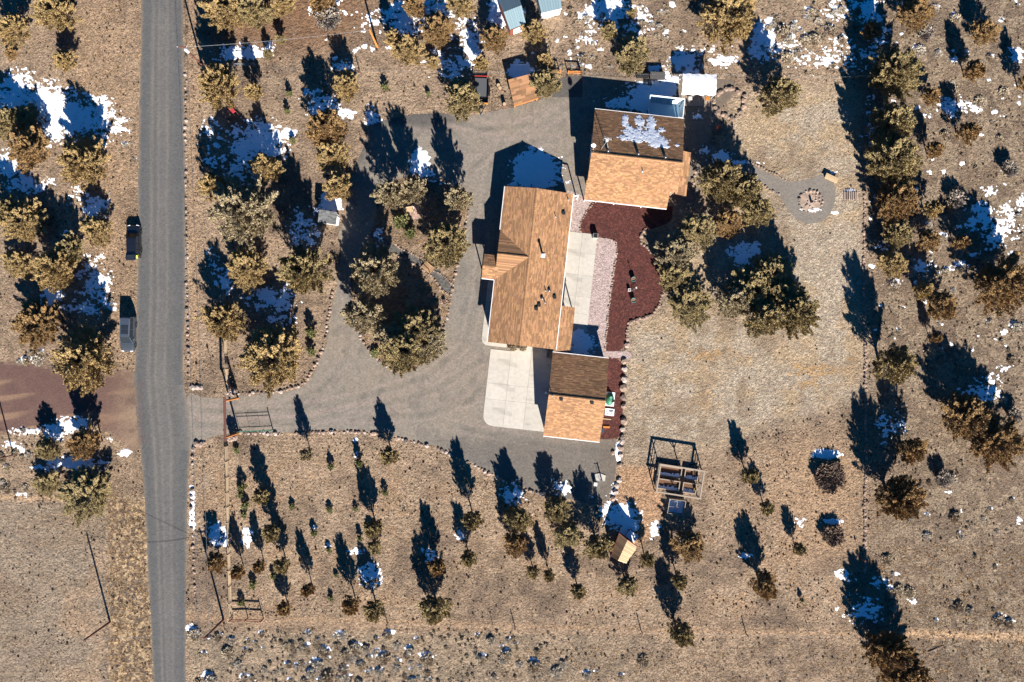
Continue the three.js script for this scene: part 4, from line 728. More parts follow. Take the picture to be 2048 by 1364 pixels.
stoneStuff('stone_edging', [[1190, 404], [1168, 430], [1162, 445], [1160, 463]], 4.5, 0.26, 'small stone edging between pink gravel and red cinder near the barn', 10);
stoneStuff('stone_edging', [[1197, 475], [1222, 478], [1233, 486], [1233, 510], [1225, 560], [1217, 620], [1210, 701]], 4.6, 0.26, 'small stone edging along the right side of the pink gravel strip', 11);
stoneStuff('stone_edging', [[1292, 458], [1284, 466], [1283, 486], [1300, 502], [1316, 522], [1325, 555], [1327, 585], [1317, 615], [1300, 633], [1268, 641], [1256, 648], [1253, 700]], 6.5, 0.5, 'rough stones along the right edge of the red cinder bed', 12);
stoneStuff('stone_wall', [[1729, 215], [1730, 360], [1728, 500], [1727, 640], [1731, 700], [1731, 960], [1729, 1000], [1731, 1145]], 4.2, 0.44, 'long straight row of stones dividing lawn and right field', 13, 3);
stoneStuff('stone_edging', [[1450, 292], [1500, 323], [1545, 347], [1574, 362]], 6, 0.32, 'stones along the upper edge of the fire pit path', 14);
stoneStuff('stone_edging', [[1404, 306], [1440, 323], [1490, 350], [1537, 378], [1562, 390]], 6.5, 0.32, 'stones along the lower edge of the fire pit path', 15);
stoneStuff('stone_edging', [[1392, 340], [1386, 372], [1386, 398], [1378, 412]], 6, 0.5, 'pale stones at the corner right of the barn', 16, 9);
stoneStuff('stone_edging', [[752, 460], [776, 478], [802, 497], [832, 511], [853, 523]], 5, 0.3, 'stones along the upper side of the island path', 17); stoneStuff('stone_edging', [[740, 480], [766, 496], [800, 514], [838, 535], [852, 546]], 5, 0.3, 'stones along the lower side of the island path', 18);
stoneStuff('stone_edging', [[864, 540], [886, 551], [899, 563], [905, 575]], 3.6, 0.26, 'pinkish stones along the upper side of the path below the little bridge', 19); stoneStuff('stone_edging', [[858, 549], [871, 560], [883, 581], [896, 590]], 3.6, 0.28, 'pinkish stones along the lower side of the path below the little bridge', 20);
{ const ring = (cx, cy, rx, ry) => Array.from({ length: 37 }, (_, k) => [cx + rx * Math.cos(k * Math.PI / 18), cy + ry * Math.sin(k * Math.PI / 18)]);
  stoneStuff('stone_ring', ring(1460, 207, 30, 30), 6.5, 0.62, 'ring of big pale stones round the bare bed right of the white canopy', 21, 9);
  stoneRow(ring(1622, 404, 24, 22.5), 7.2, 0.36, 'stone in the ring of the fire pit', 'stones of the fire pit', 22);
  stoneStuff('stone_ring', ring(888.5, 603, 5.5, 5.5), 3, 0.24, 'little ring of pinkish stones beside the driveway at the island', 23, 1); }
{ // boulders, each its own
  const r = rnd(40), put = (px, py, s, label, grp) => { const [x, z] = at(px, py), m = single('boulder', stoneGeo[(r() * 4) | 0], stoneMats[(r() * 4) | 0], label, 'boulder', x, z, r() * 6.28, grp); m.scale.set(s, s * 0.8, s * (0.8 + 0.4 * r())); };
  for (const [x, y, s] of [[386, 775, 0.8], [396, 775, 0.9], [402, 776, 0.7]]) put(x, y, s, 'boulder of the group at the upper corner of the driveway mouth', 'boulders at the upper driveway corner');
  for (const [x, y, s] of [[394, 888, 0.9], [403, 889, 0.8], [388, 897, 0.7], [409, 886, 0.5]]) put(x, y, s, 'boulder of the group at the lower corner of the driveway mouth', 'boulders at the lower driveway corner');
  for (const [x, y, s] of [[1254, 690, 0.9], [1248, 722, 0.9], [1249, 738, 0.8], [1248, 758, 1.0], [1246, 776, 1.2], [1246, 795, 0.9], [1247, 812, 0.9], [1247, 842, 1.1], [1245, 858, 0.8], [1244, 874, 0.8], [1243, 884, 0.8], [1241, 897, 0.9], [1240, 910, 0.8], [1239, 930, 0.7], [1238, 960, 0.8], [1234, 972, 0.8], [1230, 984, 0.9], [1226, 997, 0.8], [1226, 905, 0.7]]) put(x, y, s, 'big pale boulder in the line between red strip or driveway and lawn', 'boulders along the lower lawn edge');
}
// ---------- fences ----------
function railFence(label, pts, rails, hh, mat, name = 'rail_fence', turnPosts = 0.13) {
  const t = thing(name, label, 'fence', ...at(...pts[0])), W = pts.map(p => at(...p).map((v, k) => v - at(...pts[0])[k])), r = rnd(pts.length);
  W.forEach(([x, z]) => build('post', new MB().cyl(x, 0, z, turnPosts / 2 + 0.01, turnPosts / 2, hh * (0.97 + 0.06 * r()), 8, 0.8 + 0.4 * r()), mat, t));
  for (let k = 0; k + 1 < W.length; k++) for (const y of rails) build('rail', new MB().bar([W[k][0], y, W[k][1]], [W[k + 1][0], y + (r() - 0.5) * 0.05, W[k + 1][1]], 0.1, 0.13, 0.8 + 0.4 * r()), mat, t);
  return t;
}
railFence('weathered three rail fence above the gate, left of the huge juniper', [[452, 590], [452, 620], [453, 650], [454, 680], [455, 710], [457, 738], [459, 765], [464, 775]], [0.35, 0.75, 1.15], 1.35, M.railWood);
railFence('weathered three rail fence running down from the gate along the lower field', [[456, 892], [457, 922], [458, 953], [458, 984], [459, 1012], [460, 1043], [461, 1074], [461, 1106], [462, 1138], [463, 1170], [464, 1203], [465, 1232]], [0.35, 0.75, 1.15], 1.35, M.railWood);
railFence('timber corner brace of three posts and two rails at the lower left', [[465, 1236], [496, 1235], [527, 1237]], [0.7, 1.35], 1.55, M.rust, 'corner_brace');
railFence('orange timber rail panel left of a pair behind the driveway top', [[1103, 145], [1120, 146]], [0.35, 1.0], 1.2, M.orangeWood, 'timber_panel'); railFence('longer orange timber rail panel right of a pair behind the driveway top', [[1136, 147], [1162, 148]], [0.35, 1.0], 1.2, M.orangeWood, 'timber_panel');
function wireFence(label, pts, woodAt, hh) {
  const o = at(...pts[0]), t = thing('wire_fence', label, 'fence', ...o), W = pts.map(p => { const [x, z] = at(...p); return [x - o[0], z - o[1]]; });
  W.forEach(([x, z], k) => woodAt.includes(k) ? build('wood_post', new MB().cyl(x, 0, z, 0.075, 0.065, hh + 0.1, 8), M.rust, t) : build('post', new MB().box(x, hh / 2, z, 0.04, hh, 0.035), M.darkMetal, t));
  for (const y of [0.3, 0.6, 0.9, 1.15]) { const mb = new MB(); for (let k = 0; k + 1 < W.length; k++) mb.rod([W[k][0], y, W[k][1]], [W[k + 1][0], y, W[k + 1][1]], 0.004, 0.004, 3); build('wire', mb, M.galv, t); }
}
wireFence('wire fence with thin steel posts along the bottom track', [[527, 1238], [567, 1239], [608, 1240], [650, 1240], [692, 1242], [735, 1244], [775, 1246], [817, 1247], [858, 1248], [901, 1249], [944, 1250], [986, 1251], [1030, 1254], [1071, 1256], [1113, 1257], [1156, 1259], [1197, 1260], [1240, 1260], [1282, 1261], [1322, 1264], [1365, 1264], [1406, 1265], [1448, 1265], [1492, 1267], [1534, 1268], [1576, 1269], [1619, 1269], [1665, 1270], [1710, 1270]], [6, 12, 18, 23], 1.3);
wireFence('wire fence along the upper side of the property', [[548, 141], [590, 142], [632, 143], [676, 144], [720, 145], [761, 145], [803, 146], [845, 147], [885, 148], [1000, 149], [1100, 147]], [4], 1.25);
wireFence('wire fence between barn yard and slope above, up to the lawn corner', [[1164, 149], [1210, 151], [1260, 153], [1300, 154], [1440, 153], [1500, 155], [1550, 156], [1600, 157], [1665, 158], [1704, 159]], [9], 1.3);
{ const [x, z] = at(1722, 157); single('timber_rail', new MB().bar([-0.9, 1.1, 0], [0.9, 1.15, -0.05], 0.12, 0.12).cyl(-0.85, 0, 0, 0.07, 0.07, 1.3).cyl(0.85, 0, -0.05, 0.07, 0.07, 1.3).geo(), M.paleWood, 'short pale timber rail on two posts at the upper right lawn corner', 'rail', x, z); }
wireFence('sparse steel post fence left of the road in the lower left field', [[209, 1003], [211, 1072], [213, 1144], [214, 1218], [216, 1291], [218, 1360], [220, 1432]], [], 1.7);
for (const [px, py, h, lab] of [[205, 882, 2.1, 'rusty wooden gate post beside the small juniper below the cinder track'], [27, 910, 4.2, 'tall rusty post near the left edge below the cinder track']]) { const [x, z] = at(px, py); single('gate_post', new MB().cyl(0, 0, 0, 0.11, 0.1, h, 10).box(0, h - 0.1, 0, 0.26, 0.06, 0.26).geo(), M.rust, lab, 'post', x, z); }
// ---------- entry gate ----------
{
  const p0 = at(476, 796), p1 = at(477.5, 866), t = thing('entry_portal', 'tall timber entry portal of two orange posts and a brown cross beam', 'gateway', ...p0), d = [p1[0] - p0[0], p1[1] - p0[1]], h = 5.2;
  build('post', new MB().cyl(0, 0, 0, 0.15, 0.14, h, 12), M.orangeWood, t); build('post', new MB().cyl(d[0], 0, d[1], 0.15, 0.14, h, 12), M.orangeWood, t); build('beam', new MB().rod([0, h + 0.15, -0.55], [d[0], h + 0.15, d[1] + 0.55], 0.17, 0.17, 12), M.rust, t);
  const g0 = at(479, 862), g1 = at(545, 859), gt = thing('farm_gate', 'green steel gate standing open along the lower driveway edge', 'gate', ...g0), L = Math.hypot(g1[0] - g0[0], g1[1] - g0[1]); gt.rotation.y = -Math.atan2(g1[1] - g0[1], g1[0] - g0[0]);
  build('frame', new MB().rod([0.1, 0.3, 0], [L, 0.3, 0], 0.03).rod([0.1, 1.15, 0], [L, 1.15, 0], 0.03).rod([0.1, 1.4, 0], [L, 1.4, 0], 0.03).rod([0.1, 0.05, 0], [0.1, 1.45, 0], 0.035), M.green, gt); build('end_post', new MB().cyl(L + 0.06, 0, 0, 0.07, 0.065, 1.75, 10), M.green, gt);
  for (const k of [1, 2]) build('brace', new MB().rod([L * k / 3, 0.3, 0], [L * k / 3, 1.4, 0], 0.02), M.green, gt); build('mesh', (() => { const mb = new MB(); for (let k = 0; k < 6; k++) mb.rod([0.1, 0.42 + k * 0.13, 0], [L, 0.42 + k * 0.13, 0], 0.004, 0.004, 3); return mb; })(), M.galv, gt);
  for (const [a, b, lab, ln] of [[468, 783, 'stone filled pillar above the driveway at the entry portal', 1.0], [469, 874, 'stone filled pillar below the driveway at the entry portal', 0.8]]) {
    const gp = thing('stone_pillar', lab, 'pillar', ...at(a, b), 0.3), r = rnd(a + b), hh = 1.7; build('cage', (() => { const mb = new MB(); for (let k = 0; k < 10; k++) { const q = k * 0.6283; mb.rod([Math.cos(q) * 0.62, 0, Math.sin(q) * 0.62 * ln], [Math.cos(q) * 0.62, hh, Math.sin(q) * 0.62 * ln], 0.006, 0.006, 4); } return mb; })(), M.darkMetal, gp);
    for (let lev = 0; lev < 5; lev++) for (let k = 0; k < 9; k++) { const q = k * 0.698 + lev * 0.4, rr = k % 3 === 0 && lev === 4 ? 0.2 : 0.42, s = 0.42 * (0.7 + 0.5 * r()), m = part('stone', stoneGeo[(r() * 4) | 0], stoneMats[(r() * 4) | 0], gp); m.position.set(Math.cos(q) * rr, lev * 0.34 + 0.0, Math.sin(q) * rr * ln); m.rotation.y = r() * 6; m.scale.setScalar(s); }
  }
}
// ---------- utility poles and wires ----------
{
  const poles = [[404, 129, 7.1, 'utility pole with white transformer at the road, upper left'], [447, 1239, 7.2, 'utility pole right of the road at the lower left corner of the field'], [220, 1244, 7.0, 'utility pole left of the road in the lower left field'], [755, 94, 6.4, 'orange leaning pole among junipers at the top']], tops = [];
  poles.forEach(([px, py, h, lab], k) => {
    const [x, z] = at(px, py), t = thing('utility_pole', lab, 'pole', x, z); build('pole', new MB().cyl(0, 0, 0, 0.16, 0.11, h, 12), k === 3 ? M.orangeWood : M.rust, t); tops.push([x, h, z]);
    if (k < 2) { build('crossarm', new MB().box(0, h - 0.3, 0, 1.5, 0.12, 0.1), M.rust, t); for (const s of [-0.65, 0.65]) build('insulator', new MB().cyl(s, h - 0.24, 0, 0.05, 0.03, 0.16, 8), M.white, t); build('transformer', new MB().cyl(0.28, h - 1.5, 0.2, 0.22, 0.22, 0.8, 14).cyl(0.28, h - 0.7, 0.2, 0.2, 0.05, 0.1, 14).cyl(0.28, h - 0.65, 0.2, 0.03, 0.03, 0.2), k ? M.galv : M.white, t); }
  });
  const wire = (a, b, lab, sag = 0.6) => { const c = new THREE.QuadraticBezierCurve3(V(...a), V((a[0] + b[0]) / 2, (a[1] + b[1]) / 2 - sag * 2, (a[2] + b[2]) / 2), V(...b)); tag(part(numbered('power_line'), new THREE.TubeGeometry(c, 24, 0.02, 4), M.galv, scene), lab, 'wire'); };
  const o = (p, dx, dy = 0) => [p[0] + dx, p[1] + dy, p[2]];
  wire(o(tops[0], -0.65, -0.08), o(tops[1], -0.65, -0.08), 'left power line above the stones along the road'); wire(o(tops[0], 0.65, -0.08), o(tops[1], 0.65, -0.08), 'right power line above the stones along the road');
  wire(o(tops[1], 0, -0.5), o(tops[2], 0, -0.1), 'power line crossing the road at the lower left'); wire(o(tops[0], 0, -0.4), o(tops[3], 0, -0.1), 'power line from the road pole to the orange leaning pole');
  wire(o(tops[1], 0, -0.9), [tops[2][0] - 14, 7, tops[2][2] - 16], 'thin wire running left over the lower left field');
}
// ---------- small buildings ----------
{ // grey pump shed
  const c = at(662, 439), t = thing('pump_shed', 'small white shed with flat grey roof beside the driveway loop', 'shed', ...c, -ANG - 0.05), w = 2.35, d = 1.55, h = 2.0;
  build('wall', (() => { const mb = new MB(); for (let k = 0; k < 9; k++) mb.box(0, 0.11 + k * 0.21, 0, w - 0.1, 0.2, d - 0.1); return mb; })(), M.trim, t); roofPlane('roof', t, [-w / 2 - 0.1, h, d / 2 + 0.1], [w / 2 + 0.1, h, d / 2 + 0.1], [w / 2 + 0.1, h + 0.35, -d / 2 - 0.1], [-w / 2 - 0.1, h + 0.35, -d / 2 - 0.1], 41, { mat: M.greyRoof, tab: 0.5, thick: 0.1 });
  doorAt(t, w / 2 - 0.02, 0.1, 0.8, 1.75, Math.PI / 2, M.white); windowAt(t, -0.3, 1.2, d / 2 - 0.02, 0.5, 0.5, 0);
}
{ // open wood shed near the trailer
  const h0 = 1.75, h1 = 1.95, P = [at(1016, 159.5, h1), at(1060, 147.8, h1), at(1077, 195, h0), at(1028, 210.6, h0)], c = [(P[0][0] + P[2][0]) / 2, (P[0][1] + P[2][1]) / 2], t = thing('wood_shed', 'open sided wood shed with pale orange shingle roof between trailer and juniper', 'shed', ...c), q = P.map(([x, z], k) => [x - c[0], k < 2 ? h1 : h0, z - c[1]]);
  roofPlane('roof', t, q[3], q[2], q[1], q[0], 42, { tab: 0.85, course: 0.3, thick: 0.12 });
  q.forEach(([x, y, z]) => build('post', new MB().box(x * 0.9, (y - 0.12) / 2, z * 0.9, 0.12, y - 0.12, 0.12), M.wood, t)); build('fascia', new MB().bar([q[3][0], h0 - 0.08, q[3][2] + 0.06], [q[2][0], h0 - 0.08, q[2][2] + 0.06], 0.16, 0.18), M.orangeWood, t);
  const r = rnd(3); for (let k = 0; k < 24; k++) { const s = (k % 8) / 8 * 0.8 + 0.1, lev = (k / 8) | 0, m = part('log', new THREE.CylinderGeometry(0.1, 0.1, 0.45, 8).rotateX(Math.PI / 2), M.greyWood.clone(), t); m.material = stoneMats[k % 3]; m.position.set(mix(q[3][0], q[2][0], s) * 0.85, 0.11 + lev * 0.19, mix(q[3][2], q[2][2], s) * 0.72); m.rotation.y = r() * 0.2 + 0.3; }
}
{ // red trimmed coop with plank roof and a lower run
  const hr = 2.75, he = 2.05, P = [at(1238.6, 1065.6, he), at(1274.8, 1093.3, he), at(1251.7, 1127, he), at(1222, 1113, he)], c = [(P[0][0] + P[2][0]) / 2, (P[0][1] + P[2][1]) / 2], t = thing('chicken_coop', 'red walled coop with brown plank gable roof, sun facing slope coloured paler for sunlight, turned slantwise', 'coop', ...c), q = P.map(([x, z]) => [x - c[0], z - c[1]]), mid = (a, b, s = 0.42) => [mix(a[0], b[0], s), mix(a[1], b[1], s)], r0 = mid(q[0], q[1]), r1 = mid(q[3], q[2]);
  const planks = (a, b, rb, ra, n, seed, mat) => { const r = rnd(seed); for (let k = 0; k < n; k++) { const s0 = k / n + 0.006, s1 = (k + 1) / n - 0.006, e0 = 1 + 0.05 * r(), f = (s, top) => top ? [mix(ra[0], rb[0], s), hr + 0.012 * r(), mix(ra[1], rb[1], s)] : [mix(ra[0], rb[0], s) + (mix(a[0], b[0], s) - mix(ra[0], rb[0], s)) * e0, he - 0.03, mix(ra[1], rb[1], s) + (mix(a[1], b[1], s) - mix(ra[1], rb[1], s)) * e0], A = f(s0), B = f(s1), C = f(s1, 1), D = f(s0, 1), mb = new MB(), dn = v => [v[0], v[1] - 0.04, v[2]], tn = 0.8 + 0.4 * r(); mb.quad(A, B, C, D, tn).quad(dn(D), dn(C), dn(B), dn(A), tn).quad(A, dn(A), dn(B), B, tn).quad(D, C, dn(C), dn(D), tn).quad(A, D, dn(D), dn(A), tn).quad(B, dn(B), dn(C), C, tn); build('roof_plank', mb, mat, t); } };
  planks(q[1], q[2], r1, r0, 12, 51, M.paleWood); planks(q[0], q[3], r1, r0, 12, 52, M.wood);  // sunlight put into the colour: paler planks on the sun-facing slope
  build('wall', (() => { const mb = new MB(), k = 0.82, w = q.map(([x, z]) => [x * k, z * k]); for (let s = 0; s < 4; s++) { const [a, b] = [w[s], w[(s + 1) % 4]]; mb.bar([a[0], (he - 0.06) / 2, a[1]], [b[0], (he - 0.06) / 2, b[1]], 0.08, he - 0.06); } for (const [a, b, rr] of [[w[0], w[1], r0], [w[3], w[2], r1]]) mb.tri([a[0], he - 0.06, a[1]], [b[0], he - 0.06, b[1]], [rr[0] * k, hr - 0.1, rr[1] * k]); return mb; })(), M.redPaint, t);
  build('trim', new MB().bar([q[0][0], he - 0.02, q[0][1]], [r0[0], hr - 0.02, r0[1]], 0.1, 0.14).bar([r0[0], hr - 0.02, r0[1]], [q[1][0], he - 0.02, q[1][1]], 0.1, 0.14).bar([q[0][0], he - 0.06, q[0][1]], [q[3][0], he - 0.06, q[3][1]], 0.08, 0.14), M.redPaint, t);
  const e = at(1262, 1069), n = thing('nest_box', 'low flat lidded box in the blue shade at the coop end', 'box', ...e, -0.64); build('box', new MB().box(0, 0.5, 0, 1.35, 0.9, 1.0), M.redPaint, n); build('lid', new MB().box(0, 1.0, 0, 1.5, 0.06, 1.15), M.white, n);
  const e2 = at(1247, 1062), n2 = thing('coop_ramp_deck', 'flat white deck board left of the lidded box at the coop', 'deck', ...e2, -0.64); build('board', new MB().box(0, 0.34, 0, 1.1, 0.06, 0.8), M.white, n2); build('leg', new MB().box(-0.45, 0.155, 0, 0.08, 0.31, 0.6), M.redPaint, n2); build('leg', new MB().box(0.45, 0.155, 0, 0.08, 0.31, 0.6), M.redPaint, n2);
}
{ // blue-grey metal roofed buildings at the top edge
  const mk = (lab, P, he, hr, s, trimMat) => { // P: eave corners a (west-north), b (east-north), c (east-south), d (west-south); ridge across at share s from the south
    const c = [(P[0][0] + P[2][0]) / 2, (P[0][1] + P[2][1]) / 2], t = thing('metal_roof_shed', lab, 'shed', ...c), q = P.map(([x, z]) => [x - c[0], z - c[1]]), rl = [mix(q[3][0], q[0][0], s), mix(q[3][1], q[0][1], s)], rr = [mix(q[2][0], q[1][0], s), mix(q[2][1], q[1][1], s)];
    const ribs = (a, b, e, f, y0, y1, n) => { for (let k = 0; k < n; k++) { const mb = new MB(), u = (s2, v, l) => [mix(mix(a[0], b[0], s2), mix(f[0], e[0], s2), v), mix(y0, y1, v) + l, mix(mix(a[1], b[1], s2), mix(f[1], e[1], s2), v)], s0 = k / n, s1 = (k + 1) / n, m = s1 - 0.12 / n, m2 = s1 - 0.06 / n, tn = 0.95 + 0.1 * hash2(k, n); mb.quad(u(s0, 0, 0), u(m, 0, 0), u(m, 1, 0), u(s0, 1, 0), tn).quad(u(m, 0, 0), u(m2, 0, 0.05), u(m2, 1, 0.05), u(m, 1, 0), tn).quad(u(m2, 0, 0.05), u(s1, 0, 0), u(s1, 1, 0), u(m2, 1, 0.05), tn); build('roof_panel', mb, M.blueRoof, t); } };
    ribs(q[3], q[2], rr, rl, he, hr, 8); ribs(q[1], q[0], rl, rr, he, hr, 8);
    build('wall', (() => { const mb = new MB(), w = q.map(([x, z]) => [x * 0.92, z * 0.92]); for (let k = 0; k < 4; k++) { const a = w[k], b = w[(k + 1) % 4]; mb.bar([a[0], he / 2 - 0.05, a[1]], [b[0], he / 2 - 0.05, b[1]], 0.1, he - 0.1); } for (const [a, b, r2] of [[w[0], w[3], rl], [w[1], w[2], rr]]) mb.tri([a[0], he - 0.1, a[1]], [b[0], he - 0.1, b[1]], [r2[0] * 0.92, hr - 0.08, r2[1] * 0.92]); return mb; })(), trimMat, t); doorAt(t, (q[2][0] + q[3][0]) / 2 * 0.93, (q[2][1] + q[3][1]) / 2 * 0.93 + 0.05, 1, 2, 0.35, M.trim);
    build('fascia', new MB().bar([q[3][0], he - 0.08, q[3][1] + 0.04], [q[2][0], he - 0.08, q[2][1] + 0.04], 0.08, 0.2), trimMat, t); return t; };
  mk('pale metal roofed shed with brown wall at the top edge, left one', [at(996, 0, 2.4), at(1035, -14, 2.4), at(1052, 47, 2.4), at(1020, 60, 2.4)].map((p, k) => p), 2.4, 3.2, 0.52, std(col(140, 74, 52), 0.9));
  mk('ribbed blue grey metal roofed building at the top edge, right one', [at(1058, -62, 2.6), at(1112, -76, 2.6), at(1124, 16.5, 2.6), at(1083, 26, 2.6)], 2.6, 3.2, 0.55, M.trim);
  for (const [a, b, lab] of [[1046, 29, 'round white tank beside the left metal roofed shed'], [1109, 24.5, 'round white tank in front of the right metal roofed building']]) single('water_tank', new MB().cyl(0, 0, 0, 0.42, 0.42, 1.1, 18).cyl(0, 1.1, 0, 0.42, 0.2, 0.14, 18).cyl(0, 1.24, 0, 0.1, 0.1, 0.05).geo(), M.white, lab, 'tank', ...at(a, b));
}
{ // white canopy with plank deck, two stools
  const h = 2.3, c = at(1391, 178), t = thing('canopy', 'white tarp canopy on thin posts behind the barn', 'canopy', ...c, -0.03), w = 4.75, d = 2.75, mb = new MB(), n = 14, r = rnd(4), Y = (i, j) => h + 0.22 * Math.sin(Math.PI * j / 8) - 0.10 * Math.abs(Math.sin(i * Math.PI / 3.5)) * 0.6 + 0.03 * hash2(i, j);
  for (let i = 0; i < n; i++) for (let j = 0; j < 8; j++) { const p = (a, b) => [w * (a / n - 0.5) + 0.05 * Math.sin(b * 2.3), Y(a, b), d * (b / 8 - 0.5) + 0.06 * Math.sin(a * 1.7)]; mb.quad(p(i, j), p(i, j + 1), p(i + 1, j + 1), p(i + 1, j)); }
  for (let i = 0; i < n; i++) for (const j of [0, 8]) { const z = d * (j / 8 - 0.5), y0 = Y(i, j), y1 = Y(i + 1, j), x0 = w * (i / n - 0.5) + 0.05 * Math.sin(j * 2.3), x1 = w * ((i + 1) / n - 0.5) + 0.05 * Math.sin(j * 2.3), z0 = z + 0.06 * Math.sin(i * 1.7), z1 = z + 0.06 * Math.sin((i + 1) * 1.7), f = Math.sign(z) * 0.08; mb.quad([x0, y0, z0], [x0, y0 - 0.3 - 0.06 * hash2(i, 3), z0 + f], [x1, y1 - 0.3 - 0.06 * hash2(i + 1, 3), z1 + f], [x1, y1, z1]); }
  build('tarp', mb, M.white, t); for (const x of [-w / 2 + 0.1, w / 2 - 0.1]) for (const z of [-d / 2 + 0.1, d / 2 - 0.1]) build('post', new MB().cyl(x, 0, z, 0.035, 0.035, h - 0.08, 8), M.white, t);
  const dk = thing('plank_deck', 'pale plank deck in front of the white canopy', 'deck', ...at(1391, 197), -0.03); for (let k = 0; k < 14; k++) build('plank', new MB().box(-1.9 + k * 0.29, 0.06, 0, 0.275, 0.08, 2.1, 0, 0.85 + 0.3 * hash2(k, 9)), M.greyWood, dk);
  for (const [a, b, m, lab] of [[1379, 199, M.trim, 'pale square stool on the plank deck at the canopy'], [1414, 199, M.orange, 'small orange stool on the plank deck at the canopy']]) { const s = thing('stool', lab, 'stool', ...at(a, b)); s.position.y = 0.1; build('seat', new MB().box(0, 0.45, 0, 0.5, 0.06, 0.5), m, s); for (const x of [-0.2, 0.2]) for (const z of [-0.2, 0.2]) build('leg', new MB().box(x, 0.21, z, 0.05, 0.42, 0.05), M.wood, s); }
  // open topped pale container with sloping ribbed sides
  const k = thing('open_container', 'open topped pale blue container with ribbed sloping sides behind the barn', 'container', ...at(1329, 219), -ANG), W = 4.9, D = 2.7, H = 1.5, wi = 4.2, di = 1.5;
  const lo = [[-wi / 2, -di / 2], [wi / 2, -di / 2], [wi / 2, D / 2 - 0.2], [-wi / 2, D / 2 - 0.2]], hi = [[-W / 2, -D / 2], [W / 2, -D / 2], [W / 2, D / 2], [-W / 2, D / 2]], paint = std(col(200, 226, 240), 0.6, VC);
  for (let s = 0; s < 4; s++) { const mbs = new MB(), e = (s + 1) % 4, N = 12; for (let i = 0; i < N; i++) { const pt = (u, top, o) => { const A = top ? hi : lo; return [mix(A[s][0], A[e][0], u) * (1 + o), top ? H : 0.12, mix(A[s][1], A[e][1], u) * (1 + o)]; }, u0 = i / N, u1 = (i + 1) / N, um = u0 + 0.7 / N, tn = 0.92 + 0.12 * hash2(i, s); mbs.quad(pt(u0, 0, 0), pt(um, 0, 0), pt(um, 1, 0), pt(u0, 1, 0), tn).quad(pt(um, 0, 0), pt(u1, 0, 0.02), pt(u1, 1, 0.02), pt(um, 1, 0), tn); } build('side', mbs, paint, k); build('rim', new MB().bar([hi[s][0], H, hi[s][1]], [hi[e][0], H, hi[e][1]], 0.09, 0.09), M.white, k); }
  build('floor', new MB().box(0, 0.1, 0.2, wi, 0.06, di + 0.5), std(col(190, 232, 250), 0.6), k); for (const x of [-1.6, 1.6]) build('skid', new MB().box(x, 0.04, 0.1, 0.15, 0.08, 1.9), M.darkMetal, k);
  const b = thing('storage_box', 'long dark grey storage box at the fence behind the barn', 'box', ...at(1313, 154), -0.03); build('body', new MB().box(0, 0.42, 0, 2.05, 0.84, 0.85), M.darkMetal, b); build('lid', new MB().box(0, 0.88, 0.02, 2.12, 0.08, 0.95), std(col(96, 92, 88), 0.7), b); build('latch', new MB().box(0, 0.75, 0.45, 0.14, 0.16, 0.04), M.metal, b);
  const b2 = thing('storage_box', 'low dark box left of the long storage box behind the barn', 'box', ...at(1284, 153), -0.03); build('body', new MB().box(0, 0.3, 0, 1.7, 0.6, 0.5), M.black, b2); build('lid', new MB().box(0, 0.63, 0, 1.75, 0.05, 0.55), M.darkMetal, b2);
  const st = thing('plant_table', 'small terracotta hexagonal table in the tree shade right of the barn', 'table', ...at(1435, 257)); build('top', new MB().cyl(0, 0.62, 0, 0.42, 0.42, 0.05, 6), std(col(196, 96, 62), 0.8), st); build('leg', new MB().cyl(0, 0, 0, 0.2, 0.07, 0.62, 8), M.rust, st);
}

// ---------- vehicles ----------
function loft(rings, k = 1, caps = true) { const mb = new MB(), n = rings[0].length; for (let i = 0; i + 1 < rings.length; i++) for (let j = 0; j < n; j++) { const a = rings[i][j], b = rings[i][(j + 1) % n], c = rings[i + 1][(j + 1) % n], d = rings[i + 1][j]; mb.quad(a, b, c, d, k); } if (caps) for (const [R, f] of [[rings[0], 1], [rings[rings.length - 1], 0]]) { const c = R.reduce((s, p) => [s[0] + p[0] / n, s[1] + p[1] / n, s[2] + p[2] / n], [0, 0, 0]); for (let j = 0; j < n; j++) f ? mb.tri(c, R[(j + 1) % n], R[j], k) : mb.tri(c, R[j], R[(j + 1) % n], k); } return mb; }
const ringAt = (z, w, y0, y1, cr, lean = 0) => { const o = []; for (const [sx, top] of [[1, 0], [1, 1], [-1, 1], [-1, 0]]) for (let k = 0; k < 4; k++) { const q = k / 3 * Math.PI / 2, r = top ? cr : cr * 0.5, hw = w / 2 - (top ? lean : 0); let ax, ay; const s = Math.sin(q), c = Math.cos(q); if (sx > 0 && !top) { ax = hw - r + r * s; ay = y0 + r - r * c; } else if (sx > 0) { ax = hw - r + r * c; ay = y1 - r + r * s; } else if (top) { ax = -hw + r - r * s; ay = y1 - r + r * c; } else { ax = -hw + r - r * c; ay = y0 + r - r * s; } o.push([ax, ay, z]); } return o; };
